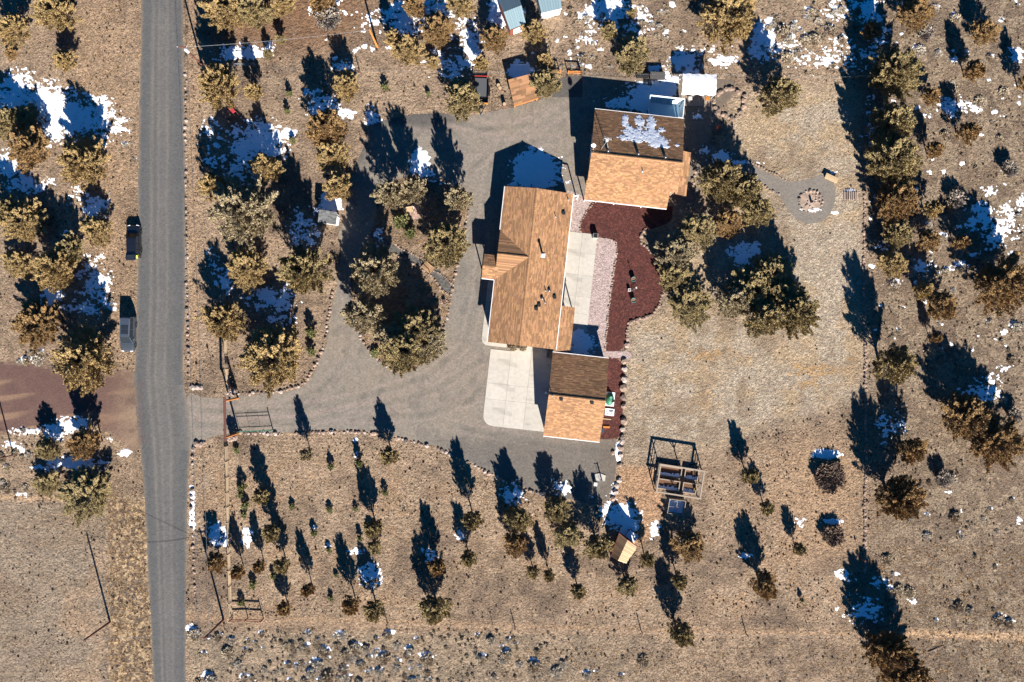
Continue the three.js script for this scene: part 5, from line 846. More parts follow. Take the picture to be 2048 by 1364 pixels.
function makeCar(name, label, cat, x, z, turn, s) { // nose towards -z
  const t = thing(name, label, cat, x, z, turn), { L, W, H, belt, paint, hood } = s, f = -L / 2, r = L / 2;
  const B = loft([ringAt(f, W * 0.76, 0.42, belt * 0.72, 0.1), ringAt(f + 0.12, W * 0.92, 0.3, belt * 0.86, 0.14), ringAt(f + 0.45, W * 0.98, 0.24, belt * 0.93, 0.14), ringAt(f + hood * 0.7, W, 0.22, belt * 0.98, 0.14), ringAt(f + hood, W, 0.22, belt, 0.12), ringAt(r - 0.8, W, 0.22, belt, 0.12), ringAt(r - 0.15, W * 0.97, 0.26, belt, 0.12), ringAt(r, W * 0.88, 0.4, belt * 0.92, 0.1)]);
  const body = build('body', B, paint, t);
  const c0 = f + hood - 0.05, c1 = f + hood + 0.75, c2 = r - (s.rearSlope ?? 0.45), c3 = r - 0.06, wr = W * 0.74, wb = W * 0.9;
  const cab = build('roof', loft([ringAt(c1 - 0.02, wr * 0.97, H - 0.1, H - 0.03, 0.03), ringAt(c1 + 0.25, wr, H - 0.12, H, 0.04), ringAt((c1 + c2) / 2, wr * 1.02, H - 0.12, H + 0.01, 0.04), ringAt(c2, wr, H - 0.12, H - 0.02, 0.04), ringAt(c2 + 0.12, wr * 0.96, H - 0.14, H - 0.06, 0.03)]), paint, t);
  const win = (pts, inner) => { const mb = new MB(), n = V(0, 0, 0); mb.quad(...pts); return build(inner, mb, M.glass, t); };
  const y0 = belt - 0.02, y1 = H - 0.1;
  win([[-wb / 2, y0, c0], [wb / 2, y0, c0], [wr / 2, y1, c1], [-wr / 2, y1, c1]], 'windshield');
  if (!s.open) win([[wb / 2 * 0.96, y0, c3], [-wb / 2 * 0.96, y0, c3], [-wr / 2, y1, c2 + 0.1], [wr / 2, y1, c2 + 0.1]], 'rear_window');
  const zs = [c1 - 0.1, mix(c1, c2, 0.42), mix(c1, c2, 0.8), c2 + 0.12], zb = [c0 + 0.35, mix(c1, c2, 0.42), mix(c1, c2, 0.84), c3 - 0.02];
  for (const sd of [-1, 1]) for (let k = 0; k < 3; k++) { const g = 0.035; win([[sd * wb / 2, y0, zb[k] + g], [sd * wb / 2, y0, zb[k + 1] - g], [sd * (wr / 2 + 0.005), y1, zs[k + 1] - g], [sd * (wr / 2 + 0.005), y1, zs[k] + g]], 'side_window'); }
  const pil = new MB(); for (const sd of [-1, 1]) { for (let k = 0; k < 4; k++) pil.bar([sd * wb / 2 * (k === 3 ? 0.97 : 1), y0, k === 0 ? c0 : zb[k]], [sd * wr / 2, y1 + 0.02, k === 0 ? c1 : zs[k]], 0.07, 0.07); pil.bar([sd * wb / 2, y0 + 0.01, c0], [sd * wb / 2, y0 + 0.01, c3], 0.07, 0.05); } build('pillar', pil, paint, t);
  const wheelZ = [f + 0.92, f + 0.92 + s.base];
  for (const wz of wheelZ) for (const sd of [-1, 1]) { const wh = part('wheel', new THREE.TorusGeometry(0.26, 0.1, 10, 22).rotateY(Math.PI / 2), M.rubber, t); wh.position.set(sd * (W / 2 - 0.08), 0.35, wz); const rim = new MB(); rim.add(new THREE.CylinderGeometry(0.18, 0.2, 0.12, 18).rotateZ(Math.PI / 2)); for (let k = 0; k < 5; k++) rim.box(sd * 0.06, Math.cos(k * 1.2566) * 0.1, Math.sin(k * 1.2566) * 0.1, 0.03, 0.06, 0.06); build('rim', rim, M.metal, wh); build('wheel_arch', new MB().add(new THREE.TorusGeometry(0.4, 0.05, 6, 16, Math.PI).rotateY(Math.PI / 2), new THREE.Matrix4().makeTranslation(sd * (W / 2 - 0.02), 0.36, wz)), M.black, t); }
  for (const sd of [-1, 1]) { build('mirror', new MB().bar([sd * wb / 2, belt + 0.03, c0 + 0.45], [sd * (W / 2 + 0.12), belt + 0.08, c0 + 0.45], 0.05, 0.05).box(sd * (W / 2 + 0.14), belt + 0.12, c0 + 0.46, 0.2, 0.15, 0.09), s.mirror ?? paint, t); build('headlight', new MB().box(sd * W * 0.34, belt * 0.76, f + 0.08, 0.36, 0.15, 0.16, sd * -0.3), M.white, t); build('tail_light', new MB().box(sd * W * 0.42, belt * 0.82, r - 0.05, 0.14, 0.3, 0.1), std(col(190, 40, 40), 0.3), t); build('hood_crease', new MB().bar([sd * W * 0.3, belt * 0.935, f + 0.35], [sd * W * 0.36, belt + 0.005, f + hood - 0.05], 0.03, 0.02), paint, t); if (s.rails) build('roof_rail', new MB().bar([sd * wr * 0.46, H + 0.06, c1 + 0.25], [sd * wr * 0.46, H + 0.04, c2 - 0.1], 0.04, 0.04).box(sd * wr * 0.46, H + 0.02, c1 + 0.25, 0.05, 0.06, 0.1).box(sd * wr * 0.46, H + 0.01, c2 - 0.1, 0.05, 0.06, 0.1), s.rails, t); build('door_handle', new MB().box(sd * W / 2, belt - 0.16, c1 + 0.5, 0.04, 0.03, 0.18).box(sd * W / 2, belt - 0.16, c1 + 1.4, 0.04, 0.03, 0.18), s.trim ?? M.metal, t); }
  build('grille', new MB().box(0, belt * 0.62, f - 0.005, W * 0.5, 0.22, 0.05), M.black, t); build('wiper', new MB().bar([-0.5, belt + 0.03, c0 - 0.02], [0.1, belt + 0.09, c0 + 0.1], 0.02).bar([0.1, belt + 0.03, c0 - 0.02], [0.6, belt + 0.09, c0 + 0.1], 0.02), M.black, t);
  return { t, c1, c2, wr, r };
}
{
  const black = new THREE.MeshPhysicalMaterial({ color: new THREE.Color(0.008, 0.009, 0.012), roughness: 0.3, clearcoat: 1, clearcoatRoughness: 0.06 }), silver = new THREE.MeshPhysicalMaterial({ color: new THREE.Color(0.1, 0.12, 0.15), roughness: 0.32, metalness: 0.55, clearcoat: 1, clearcoatRoughness: 0.05 });
  const a = makeCar('parked_car', 'black parked wagon with its tailgate raised, on the left road verge', 'car', ...at(272.5, 483), 0.02, { L: 4.45, W: 1.78, H: 1.62, belt: 0.98, hood: 1.15, base: 2.62, paint: black, open: true, rails: black });
  const tg = build('tailgate', loft([ringAt(a.r - 0.52, a.wr, 1.58, 1.66, 0.03), ringAt(a.r - 0.2, a.wr * 1.1, 1.66, 1.76, 0.04), ringAt(a.r + 0.4, a.wr * 1.12, 1.72, 1.82, 0.04), ringAt(a.r + 0.62, a.wr * 0.96, 1.64, 1.72, 0.03)]), black, a.t); build('rear_window', new MB().box(0, 1.83, a.r + 0.1, a.wr * 0.85, 0.02, 0.5), M.glass, tg); for (const sd of [-1, 1]) build('strut', new MB().rod([sd * 0.58, 1.0, a.r - 0.1], [sd * 0.58, 1.68, a.r + 0.2], 0.012), M.metal, tg);
  build('cargo_floor', new MB().box(0, 0.7, a.r - 0.35, 1.2, 0.05, 0.6), M.black, a.t);
  const b = makeCar('parked_car', 'silver blue parked suv with dark sunroof, on the left road verge', 'car', ...at(261, 668), Math.PI - 0.03, { L: 4.95, W: 1.92, H: 1.82, belt: 1.08, hood: 1.28, base: 2.86, paint: silver, mirror: M.galv, rails: M.galv, rearSlope: 0.3 });
  build('sunroof', new MB().box(0, 1.835, b.c1 + 0.75, 1.02, 0.02, 0.62).box(0, 1.835, b.c1 + 1.4, 1.02, 0.02, 0.55), M.glass, b.t); for (let k = 0; k < 3; k++) build('roof_rib', new MB().box(-0.3 + k * 0.3, 1.828, b.c2 - 0.75, 0.05, 0.015, 0.9), silver, b.t);
}
// ---------- a person at the raised tailgate ----------
{
  const [x, z] = at(280.5, 516), smin = (a, b, k) => { const h = clamp(0.5 + 0.5 * (b - a) / k); return mix(b, a, h) - k * h * (1 - h); };
  const J = { hip: [0, 0.93, 0.02], chest: [0, 1.26, -0.14], neck: [0, 1.44, -0.26], head: [0, 1.58, -0.34], lk: [0.1, 0.5, 0.02], rk: [-0.1, 0.5, -0.06], lf: [0.11, 0.08, 0.06], rf: [-0.11, 0.08, -0.02], lt: [0.12, 0.04, -0.12], rt: [-0.12, 0.04, -0.2], ls: [0.19, 1.37, -0.2], rs: [-0.19, 1.37, -0.2], le: [0.25, 1.12, -0.34], re: [-0.25, 1.12, -0.34], lw: [0.17, 1.07, -0.58], rw: [-0.17, 1.07, -0.58], lh: [0.11, 0.93, 0.02], rh: [-0.11, 0.93, 0.02] };
  const skin = [0.34, 0.2, 0.14], vest = [0.42, 0.62, 0.06], dark = [0.03, 0.035, 0.05], hair = [0.05, 0.03, 0.02], boot = [0.05, 0.04, 0.03];
  const bones = [['hip', 'chest', .15, .17, vest], ['chest', 'neck', .16, .07, vest], ['neck', 'head', .055, .07, skin], ['head', 'head', .105, .105, hair], ['ls', 'rs', .075, .075, vest], ['lh', 'lk', .095, .06, dark], ['rh', 'rk', .095, .06, dark], ['lk', 'lf', .058, .045, dark], ['rk', 'rf', .058, .045, dark], ['lf', 'lt', .05, .042, boot], ['rf', 'rt', .05, .042, boot], ['lh', 'rh', .11, .11, dark], ['ls', 'le', .06, .045, vest], ['rs', 're', .06, .045, vest], ['le', 'lw', .043, .03, skin], ['re', 'rw', .043, .03, skin]].map(b => [J[b[0]], J[b[1]], b[2], b[3], b[4]]);
  for (const sd of [1, -1]) { const w = sd > 0 ? J.lw : J.rw, p = [w[0], w[1] - 0.01, w[2] - 0.09]; bones.push([w, p, .026, .03, skin]); for (let k = 0; k < 4; k++) { const fx = p[0] + (k - 1.5) * 0.02, len = [0.06, 0.075, 0.07, 0.055][k], a = [fx, p[1], p[2] - 0.01], b = [fx, p[1] - 0.008, p[2] - 0.02 - len * 0.6], c = [fx, p[1] - 0.035, p[2] - 0.02 - len]; bones.push([a, b, .0095, .009, skin], [b, c, .009, .008, skin]); } const th = [p[0] - sd * 0.035, p[1] - 0.005, p[2] + 0.03]; bones.push([th, [th[0] - sd * 0.025, th[1] - 0.02, th[2] - 0.05], .011, .009, skin]); }
  const cap = (p, [a, b, ra, rb]) => { const d = [b[0] - a[0], b[1] - a[1], b[2] - a[2]], l = d[0] ** 2 + d[1] ** 2 + d[2] ** 2, t = l ? clamp(((p[0] - a[0]) * d[0] + (p[1] - a[1]) * d[1] + (p[2] - a[2]) * d[2]) / l) : 0; return Math.hypot(p[0] - a[0] - d[0] * t, p[1] - a[1] - d[1] * t, p[2] - a[2] - d[2] * t) - mix(ra, rb, t); };
  const mc = (cx, cy, cz, half, n, use) => { const c = new MarchingCubes(n, new THREE.MeshBasicMaterial(), false, false, 120000); c.isolation = 0; const q = i => (i - n / 2) / (n / 2) * half; for (let k = 0; k < n; k++) for (let j = 0; j < n; j++) for (let i = 0; i < n; i++) { const p = [cx + q(i), cy + q(j), cz + q(k)]; let d = 9; for (const b of use) d = d > 8 ? cap(p, b) : smin(d, cap(p, b), Math.min(0.04, b[2] * 0.5)); c.field[i + j * n + k * n * n] = -d; } c.update(); const g = new THREE.BufferGeometry(), P = new Float32Array(c.count * 3), C = new Float32Array(c.count * 3); for (let i = 0; i < c.count; i++) { P[i * 3] = cx + c.positionArray[i * 3] * half; P[i * 3 + 1] = cy + c.positionArray[i * 3 + 1] * half; P[i * 3 + 2] = cz + c.positionArray[i * 3 + 2] * half; let best = 9, kk = skin; const p = [P[i * 3], P[i * 3 + 1], P[i * 3 + 2]]; for (const b of use) { const d = cap(p, b); if (d < best) { best = d; kk = b[4]; } } if (kk === hair && p[2] < J.head[2] - 0.03 && p[1] < J.head[1] + 0.05) kk = skin; C.set(kk, i * 3); } g.setAttribute('position', new THREE.BufferAttribute(P, 3)); g.setAttribute('color', new THREE.BufferAttribute(C, 3)); g.computeVertexNormals(); g.setAttribute('normal', new THREE.BufferAttribute(new Float32Array(c.normalArray.slice(0, c.count * 3)), 3)); g.computeVertexNormals(); return g; };
  const t = thing('person', 'person in a bright yellow green top leaning towards the open tailgate of the black car', 'person', x, z);
  const bodyBones = bones.slice(0, 16), hands = [bones.slice(16, 26), bones.slice(26)], g = [mc(0, 0.88, -0.14, 0.94, 120, bodyBones), mc(J.lw[0], J.lw[1], J.lw[2] - 0.08, 0.13, 64, [bodyBones[14], ...hands[0]]), mc(J.rw[0], J.rw[1], J.rw[2] - 0.08, 0.13, 64, [bodyBones[15], ...hands[1]])];
  const face = new MB(); const [hx, hy, hz] = J.head; face.add(new THREE.ConeGeometry(0.016, 0.045, 6).rotateX(-0.4), new THREE.Matrix4().makeTranslation(hx, hy - 0.01, hz - 0.11), skin); for (const s of [-1, 1]) face.ball(s * 0.036, hy + 0.015, hz - 0.092, 0.012, [0.5, 0.5, 0.5], 5).ball(s * 0.104, hy, hz, 0.022, skin, 5); face.box(0, hy - 0.05, hz - 0.094, 0.045, 0.01, 0.01, 0, [0.25, 0.08, 0.07]);
  const fg = face.geo(); fg.deleteAttribute('uv'); part('body', mergeGeometries([...g, fg]), std(new THREE.Color(1, 1, 1), 0.8, VC), t);
  build('trouser_belt', new MB().cyl(0, 0.94, 0.015, 0.16, 0.16, 0.04, 14), M.black, t);
}
// ---------- trailer, stumps ----------
{
  const P = [at(947, 154, 0.8), at(975.5, 153, 0.8), at(976.5, 206, 0.8), at(953, 208, 0.8)], c = at(963, 183), t = thing('utility_trailer', 'black utility trailer with orange rails half under the round juniper', 'trailer', ...c, -0.03), W = 1.95, L = 3.7;
  build('deck', new MB().box(0, 0.5, -0.45, W - 0.1, 0.06, L - 1.1), std(col(92, 94, 96), 0.8), t); build('front_deck', new MB().box(0, 0.5, L / 2 - 0.5, W - 0.1, 0.06, 0.95), M.black, t);
  for (const s of [-1, 1]) { build('side_rail', new MB().box(s * W / 2, 0.72, 0, 0.07, 0.42, L), M.black, t); build('fender', new MB().box(s * (W / 2 + 0.16), 0.62, 0.1, 0.22, 0.05, 1.3).box(s * (W / 2 + 0.16), 0.52, 0.77, 0.22, 0.2, 0.05).box(s * (W / 2 + 0.16), 0.52, -0.57, 0.22, 0.2, 0.05), M.black, t); for (const z of [-0.2, 0.42]) { const w = part('wheel', new THREE.TorusGeometry(0.2, 0.09, 8, 18).rotateY(Math.PI / 2), M.rubber, t); w.position.set(s * (W / 2 + 0.16), 0.29, z); build('rim', new MB().add(new THREE.CylinderGeometry(0.13, 0.13, 0.1, 14).rotateZ(Math.PI / 2)), M.galv, w); } }
  build('front_rail', new MB().box(0, 0.8, L / 2 + 0.06, W + 0.1, 0.3, 0.14), M.orange, t); build('tail_rail', new MB().box(0, 0.92, -L / 2 - 0.06, W + 0.1, 0.1, 0.07), std(col(214, 60, 50), 0.6), t);
  build('tongue', new MB().bar([-0.75, 0.48, L / 2], [0, 0.48, L / 2 + 1.55], 0.1, 0.1).bar([0.75, 0.48, L / 2], [0, 0.48, L / 2 + 1.55], 0.1, 0.1).box(0, 0.5, L / 2 + 0.5, 0.7, 0.06, 0.5), M.black, t); build('jack', new MB().cyl(0, 0, L / 2 + 1.35, 0.04, 0.04, 0.9).box(0, 0.02, L / 2 + 1.35, 0.2, 0.04, 0.2), M.metal, t); build('coupler', new MB().box(0, 0.5, L / 2 + 1.65, 0.12, 0.1, 0.3), M.metal, t);
  for (const [a, b, h, lab] of [[997, 172, 0.45, 'tree stump with snow shade between trailer and wood shed, upper one'], [1000, 178, 0.5, 'pale topped stump right below the shaded one between trailer and wood shed'], [1009, 211, 0.75, 'pale cut log standing at the driveway edge below the trailer']]) { const s = thing('stump', lab, 'stump', ...at(a, b)); build('bark', new MB().cyl(0, 0, 0, 0.3, 0.26, h, 12), M.rust, s); build('cut_face', new MB().cyl(0, h, 0, 0.25, 0.24, 0.015, 14), M.paleWood, s); }
}
// ---------- garden frame with raised beds ----------
{
  const c = at(1355, 958), a = -0.155, t = thing('garden_frame', 'timber pergola frame standing round the raised beds', 'frame', ...c, a), W = 6.2, D = 3.9, h = 1.85;
  const px = [-W / 2, -0.15, W / 2]; for (const x of px) for (const z of [-D / 2, D / 2]) build('post', new MB().box(x, h / 2, z, 0.13, h, 0.13), M.greyWood, t); build('post', new MB().box(-W / 2, h / 2, 0, 0.12, h, 0.12), M.greyWood, t); build('post', new MB().box(W / 2, h / 2, 0, 0.12, h, 0.12), M.greyWood, t);
  for (const z of [-D / 2, D / 2]) { build('beam', new MB().box(0, h + 0.09, z, W + 0.3, 0.18, 0.2), M.greyWood, t); for (const x of px) for (const s of [-1, 1]) if (Math.abs(x + s * 0.5) < W / 2) build('brace', new MB().bar([x, h - 0.5, z], [x + s * 0.5, h, z], 0.07, 0.1), M.greyWood, t); }
  for (const x of [-W / 2, W / 2]) { build('beam', new MB().box(x, h + 0.09, 0, 0.2, 0.18, D - 0.21), M.greyWood, t); for (const y of [0.45, 0.95, 1.4]) build('rail', new MB().box(x, y, 0, 0.05, 0.1, D - 0.14), M.greyWood, t); }
  const bed = (x, z, w, d, lab) => { const b = thing('raised_bed', lab, 'planter', ...toWorld(x, z, ...c, -a), a), hh = 0.55; for (const s of [-1, 1]) { for (let k = 0; k < 3; k++) { build('board', new MB().box(0, 0.09 + k * 0.185, s * d / 2, w, 0.178, 0.05, 0, 0.85 + 0.3 * hash2(k, s + x | 0)), M.greyWood, b); build('board', new MB().box(s * (w / 2 - 0.03), 0.09 + k * 0.185, 0, 0.05, 0.178, d - 0.06, 0, 0.85 + 0.3 * hash2(k, s + 9)), M.greyWood, b); } build('cap', new MB().box(0, hh + 0.025, s * d / 2, w + 0.1, 0.045, 0.13), M.greyWood, b); build('cap', new MB().box(s * (w / 2 - 0.02), hh + 0.025, 0, 0.13, 0.045, d - 0.14), M.greyWood, b); } build('soil', new MB().box(0, 0.12, 0, w - 0.1, 0.2, d - 0.1), std(col(125, 90, 64), 1), b);
    const r = rnd((x * 10 + z * 7 + 50) | 0), sn = new MB(), n = 16; for (let k = 0; k < n; k++) { const x0 = mix(-w / 2 + 0.06, w / 2 - 0.06, k / n), x1 = mix(-w / 2 + 0.06, w / 2 - 0.06, (k + 1) / n), zz = d / 2 - 0.05, e = 0.25 + 0.3 * r(); sn.quad([x0, 0.29, zz], [x1, 0.29, zz], [x1, 0.222, zz - e], [x0, 0.222, zz - e]); } build('snow_strip', sn, M.snow, b); };
  bed(-1.35, -0.95, 3.3, 1.35, 'wide raised bed at the upper left inside the timber frame'); bed(1.75, -0.95, 1.9, 1.35, 'short raised bed at the upper right inside the timber frame'); bed(-1.35, 0.95, 3.3, 1.35, 'wide raised bed at the lower left inside the timber frame'); bed(1.75, 0.95, 1.9, 1.35, 'short raised bed at the lower right inside the timber frame');
  const tb = thing('tub', 'little yellow tub at the lower right corner inside the timber frame', 'tub', ...toWorld(2.55, 1.0, ...c, -a)); tb.position.y = 0.22; build('wall', new MB().cyl(0, 0, 0, 0.14, 0.18, 0.42, 12), std(col(226, 196, 110), 0.7), tb); build('painted_hollow', new MB().cyl(0, 0.42, 0, 0.13, 0.13, 0.01, 12), M.black, tb);  // shade inside is painted as a black disc on the solid tub
  // cold frame
  const g = thing('cold_frame', 'glass cold frame with bluish panes below the raised beds', 'greenhouse', ...at(1350, 1011), -0.13), w = 2.3, d = 2.1, y0 = 1.0, y1 = 1.35, pane = new THREE.MeshPhysicalMaterial({ color: new THREE.Color(0.9, 0.95, 1), roughness: 0.04, transmission: 1, thickness: 0, ior: 1.5 });
  for (const s of [-1, 1]) { build('frame', new MB().box(s * w / 2, y0 / 2, d / 2, 0.07, y0, 0.07).box(s * w / 2, y1 / 2, -d / 2, 0.07, y1, 0.07).bar([s * w / 2, y0, d / 2 + 0.04], [s * w / 2, y1, -d / 2 - 0.04], 0.07, 0.07).box(s * w / 2, 0.06, 0, 0.07, 0.12, d - 0.08), M.greyWood, g); build('pane', new MB().quad([s * (w / 2 - 0.01), 0.12, d / 2 - 0.04], [s * (w / 2 - 0.01), 0.12, -d / 2 + 0.04], [s * (w / 2 - 0.01), y1 - 0.04, -d / 2 + 0.04], [s * (w / 2 - 0.01), y0 - 0.04, d / 2 - 0.04]), pane, g); }
  build('frame', new MB().bar([-w / 2, y0, d / 2], [w / 2, y0, d / 2], 0.07).bar([-w / 2, y1, -d / 2], [w / 2, y1, -d / 2], 0.07).bar([0, y0, d / 2], [0, y1, -d / 2], 0.05).bar([-w / 2, (y0 + y1) / 2, 0], [w / 2, (y0 + y1) / 2, 0], 0.04), M.greyWood, g);
  for (const s of [-1, 1]) build('pane', new MB().quad([s > 0 ? 0.03 : -w / 2 + 0.04, y0 - 0.006, d / 2 - 0.04], [s > 0 ? w / 2 - 0.04 : -0.03, y0 - 0.006, d / 2 - 0.04], [s > 0 ? w / 2 - 0.04 : -0.03, y1 - 0.012, -d / 2 + 0.04], [s > 0 ? 0.03 : -w / 2 + 0.04, y1 - 0.012, -d / 2 + 0.04]), pane, g);
  build('pane', new MB().quad([-w / 2 + 0.04, 0.1, d / 2], [w / 2 - 0.04, 0.1, d / 2], [w / 2 - 0.04, y0 - 0.04, d / 2], [-w / 2 + 0.04, y0 - 0.04, d / 2]), pane, g); build('shelf', new MB().box(0, 0.4, 0, w - 0.2, 0.05, d - 0.3).box(0.1, 0.46, -0.1, 1.2, 0.05, 1.5), std(col(205, 222, 235), 0.5), g); build('back_wall', new MB().box(0, y1 / 2 - 0.03, -d / 2, w - 0.1, y1 - 0.1, 0.05), M.greyWood, g);
}
// ---------- yard things ----------
{
  const a = at(1200, 954), p = thing('concrete_footing', 'small pale concrete slab with a bent corner on the driveway below the garage', 'slab', ...a, -0.1); const s = new THREE.Shape([[-0.75, -0.35], [-0.1, -0.55], [0.78, -0.3], [0.72, 0.5], [-0.72, 0.5]].map(q => new THREE.Vector2(q[0], -q[1]))); const g = new THREE.ExtrudeGeometry(s, { depth: 0.09, bevelEnabled: true, bevelSize: 0.01, bevelThickness: 0.01, bevelSegments: 1 }).rotateX(-Math.PI / 2); g.setAttribute('color', new THREE.Float32BufferAttribute(new Float32Array(g.attributes.position.count * 3).fill(1), 3)); part('slab', g, M.concrete, p); build('bracket', new MB().box(0.2, 0.1, 0.4, 0.3, 0.04, 0.2), M.metal, p);
  const q = thing('yard_hydrant', 'thin upright standpipe with handle on the pale concrete slab', 'standpipe', ...at(1203, 959)); build('pipe', new MB().cyl(0, 0.09, 0, 0.09, 0.09, 1.25, 10), M.galv, q); build('handle', new MB().box(-0.25, 1.28, 0, 0.5, 0.05, 0.06).cyl(-0.3, 0.09, 0.02, 0.025, 0.025, 1.1), M.galv, q);
  const b = thing('pump_box', 'small white lidded box left of the pale concrete slab', 'box', ...at(1190, 967), -0.1); build('body', new MB().box(0, 0.35, 0, 0.42, 0.7, 0.42), M.white, b); build('lid', new MB().box(0, 0.72, 0, 0.48, 0.05, 0.48), M.trim, b);
  // right side of the garage
  const d = thing('spa_cover', 'green domed tank cover beside the garage wall', 'tank', ...at(1219, 798), -ANG); { const gg = new THREE.SphereGeometry(1, 20, 10, 0, 6.283, 0, Math.PI / 2); gg.scale(0.62, 0.75, 0.95); build('dome', new MB().add(gg), M.green, d); build('hatch', new MB().cyl(0.1, 0.62, -0.25, 0.22, 0.2, 0.16, 12), std(col(110, 180, 150), 0.6), d); build('base', new MB().box(0, 0.04, 0, 1.4, 0.08, 2.0), M.white, d); build('black_cap', new MB().cyl(0.42, 0.3, 0.15, 0.26, 0.24, 0.35, 14), M.black, d); }
  const w = thing('equipment_pad', 'white square pad with coiled dark hose below the green dome', 'pad', ...at(1219, 824), -ANG); build('pad', new MB().box(0, 0.06, 0, 1.3, 0.12, 1.0), M.white, w); build('hose', new MB().add(new THREE.TorusGeometry(0.2, 0.02, 6, 20).rotateX(Math.PI / 2), new THREE.Matrix4().makeTranslation(-0.3, 0.14, 0.1)).add(new THREE.TorusGeometry(0.15, 0.02, 6, 20).rotateX(Math.PI / 2), new THREE.Matrix4().makeTranslation(0.3, 0.14, 0.05)).bar([-0.1, 0.15, -0.1], [0.5, 0.15, -0.2], 0.08), M.darkMetal, w);
  single('plank', new MB().box(0, 0.05, 0, 1.3, 0.08, 0.14).geo(), M.paleWood, 'thin pale plank lying on the red strip beside the garage', 'plank', ...at(1213, 838), -0.1); single('plank', new MB().box(0, 0.08, 0, 1.2, 0.14, 0.28).geo(), M.orangeWood, 'thick orange plank lying on the red strip beside the garage', 'plank', ...at(1211, 854), -0.02); single('hose_reel', new MB().cyl(0, 0, 0, 0.25, 0.25, 0.4, 14).cyl(0, 0.4, 0, 0.32, 0.32, 0.05, 14).geo(), std(col(40, 70, 90), 0.6), 'dark blue hose reel at the lower right garage corner', 'reel', ...at(1203.5, 861));
  // patio corner
  const hp = thing('heat_pump', 'square grey heat pump unit at the upper right patio corner', 'appliance', ...at(1190, 473), -ANG); build('case', new MB().box(0, 0.42, 0, 0.72, 0.84, 0.72, 0, 1, 0.03), std(col(196, 190, 178), 0.5), hp); build('fan_grille', (() => { const mb = new MB().box(0, 0.85, 0, 0.56, 0.02, 0.56); for (let k = 0; k < 6; k++) mb.box(0, 0.87, -0.22 + k * 0.09, 0.54, 0.02, 0.02); return mb; })(), M.darkMetal, hp);
  for (const [x, y, lab, tall] of [[1266, 559, 'teal planter pot with a tall stake on the red bed, upper one', 1], [1266, 601, 'teal planter pot on the red bed, lower one', 0]]) { const pt = thing('planter_pot', lab, 'planter', ...at(x, y)); const pts = [[0.22, 0], [0.27, 0.1], [0.34, 0.45], [0.36, 0.6], [0.31, 0.6], [0.29, 0.5]].map(v => new THREE.Vector2(...v)); build('pot', new MB().add(new THREE.LatheGeometry(pts, 20)), M.teal, pt); build('soil', new MB().cyl(0, 0.45, 0, 0.29, 0.29, 0.06, 18), std(col(150, 120, 88), 1), pt); if (tall) build('stake', new MB().cyl(-0.05, 0.5, 0, 0.02, 0.015, 1.1, 6).box(-0.05, 1.4, 0, 0.18, 0.2, 0.03), M.rust, pt); }
  const sb = thing('planter_box', 'small square white rimmed planter left between the teal pots', 'planter', ...at(1258, 580)); for (const s of [-1, 1]) build('side', new MB().box(s * 0.16, 0.22, 0, 0.06, 0.44, 0.38).box(0, 0.22, s * 0.16, 0.26, 0.44, 0.06), M.trim, sb); build('soil', new MB().box(0, 0.18, 0, 0.25, 0.34, 0.25), std(col(110, 80, 60), 1), sb);
  const bk = thing('metal_bicycle', 'little pale metal bicycle ornament between the teal pots', 'ornament', ...at(1267, 579), 0.6); for (const x of [-0.32, 0.32]) build('wheel', new MB().add(new THREE.TorusGeometry(0.22, 0.025, 6, 20), new THREE.Matrix4().makeTranslation(x, 0.24, 0)), M.galv, bk); build('frame', new MB().rod([-0.32, 0.24, 0], [0, 0.55, 0], 0.022).rod([0, 0.55, 0], [0.3, 0.6, 0], 0.022).rod([0.32, 0.24, 0], [0.28, 0.72, 0], 0.022).rod([-0.05, 0.25, 0], [0.3, 0.6, 0], 0.022).rod([-0.32, 0.24, 0], [-0.05, 0.25, 0], 0.02), M.galv, bk); build('basket', new MB().box(0.36, 0.7, 0, 0.16, 0.14, 0.24), M.trim, bk); build('handlebar', new MB().bar([0.26, 0.74, -0.2], [0.26, 0.74, 0.2], 0.03), M.darkMetal, bk);
  const oc = thing('garden_hook', 'dark iron hook with ring lying on the lower red bed', 'ornament', ...at(1253, 621)); build('stem', new MB().rod([0, 0, 0.3], [0, 1.0, 0.2], 0.015), M.darkMetal, oc); build('ring', new MB().add(new THREE.TorusGeometry(0.18, 0.02, 6, 18).rotateX(0.3), new THREE.Matrix4().makeTranslation(0, 1.1, 0.15)), M.darkMetal, oc);
  // fire pit
  const f = thing('fire_pit', 'round fire pit bowl of pale ash with a short dark pipe in the middle', 'fire pit', ...at(1622, 404)); build('ash', (() => { const mb = new MB(), n = 24, r = rnd(2); for (let k = 0; k < n; k++) { const p = (q, rr) => [Math.cos(q * 6.2832 / n) * rr, 0.02 + (rr < 1.3 ? 0.03 : 0) + 0.02 * hash2(q % n, rr * 9 | 0), Math.sin(q * 6.2832 / n) * rr]; const t1 = 0.8 + 0.5 * r(); mb.tri([0, 0.08, 0], p(k + 1, 0.8), p(k, 0.8), t1 * 1.15).quad(p(k, 0.8), p(k + 1, 0.8), p(k + 1, 1.55), p(k, 1.55), t1); } return mb; })(), std(col(182, 158, 138), 1, VC), f); build('pipe', new MB().cyl(0, 0, 0, 0.16, 0.16, 0.55, 14), M.black, f); const r = rnd(6); for (let k = 0; k < 16; k++) { const q = r() * 6.28, m = part('stone', stoneGeo[k % 4], stoneMats[k % 4], f), rr = 0.5 + 0.8 * r(); m.position.set(Math.cos(q) * rr, 0.03, Math.sin(q) * rr); m.scale.setScalar(0.18 + 0.12 * r()); }
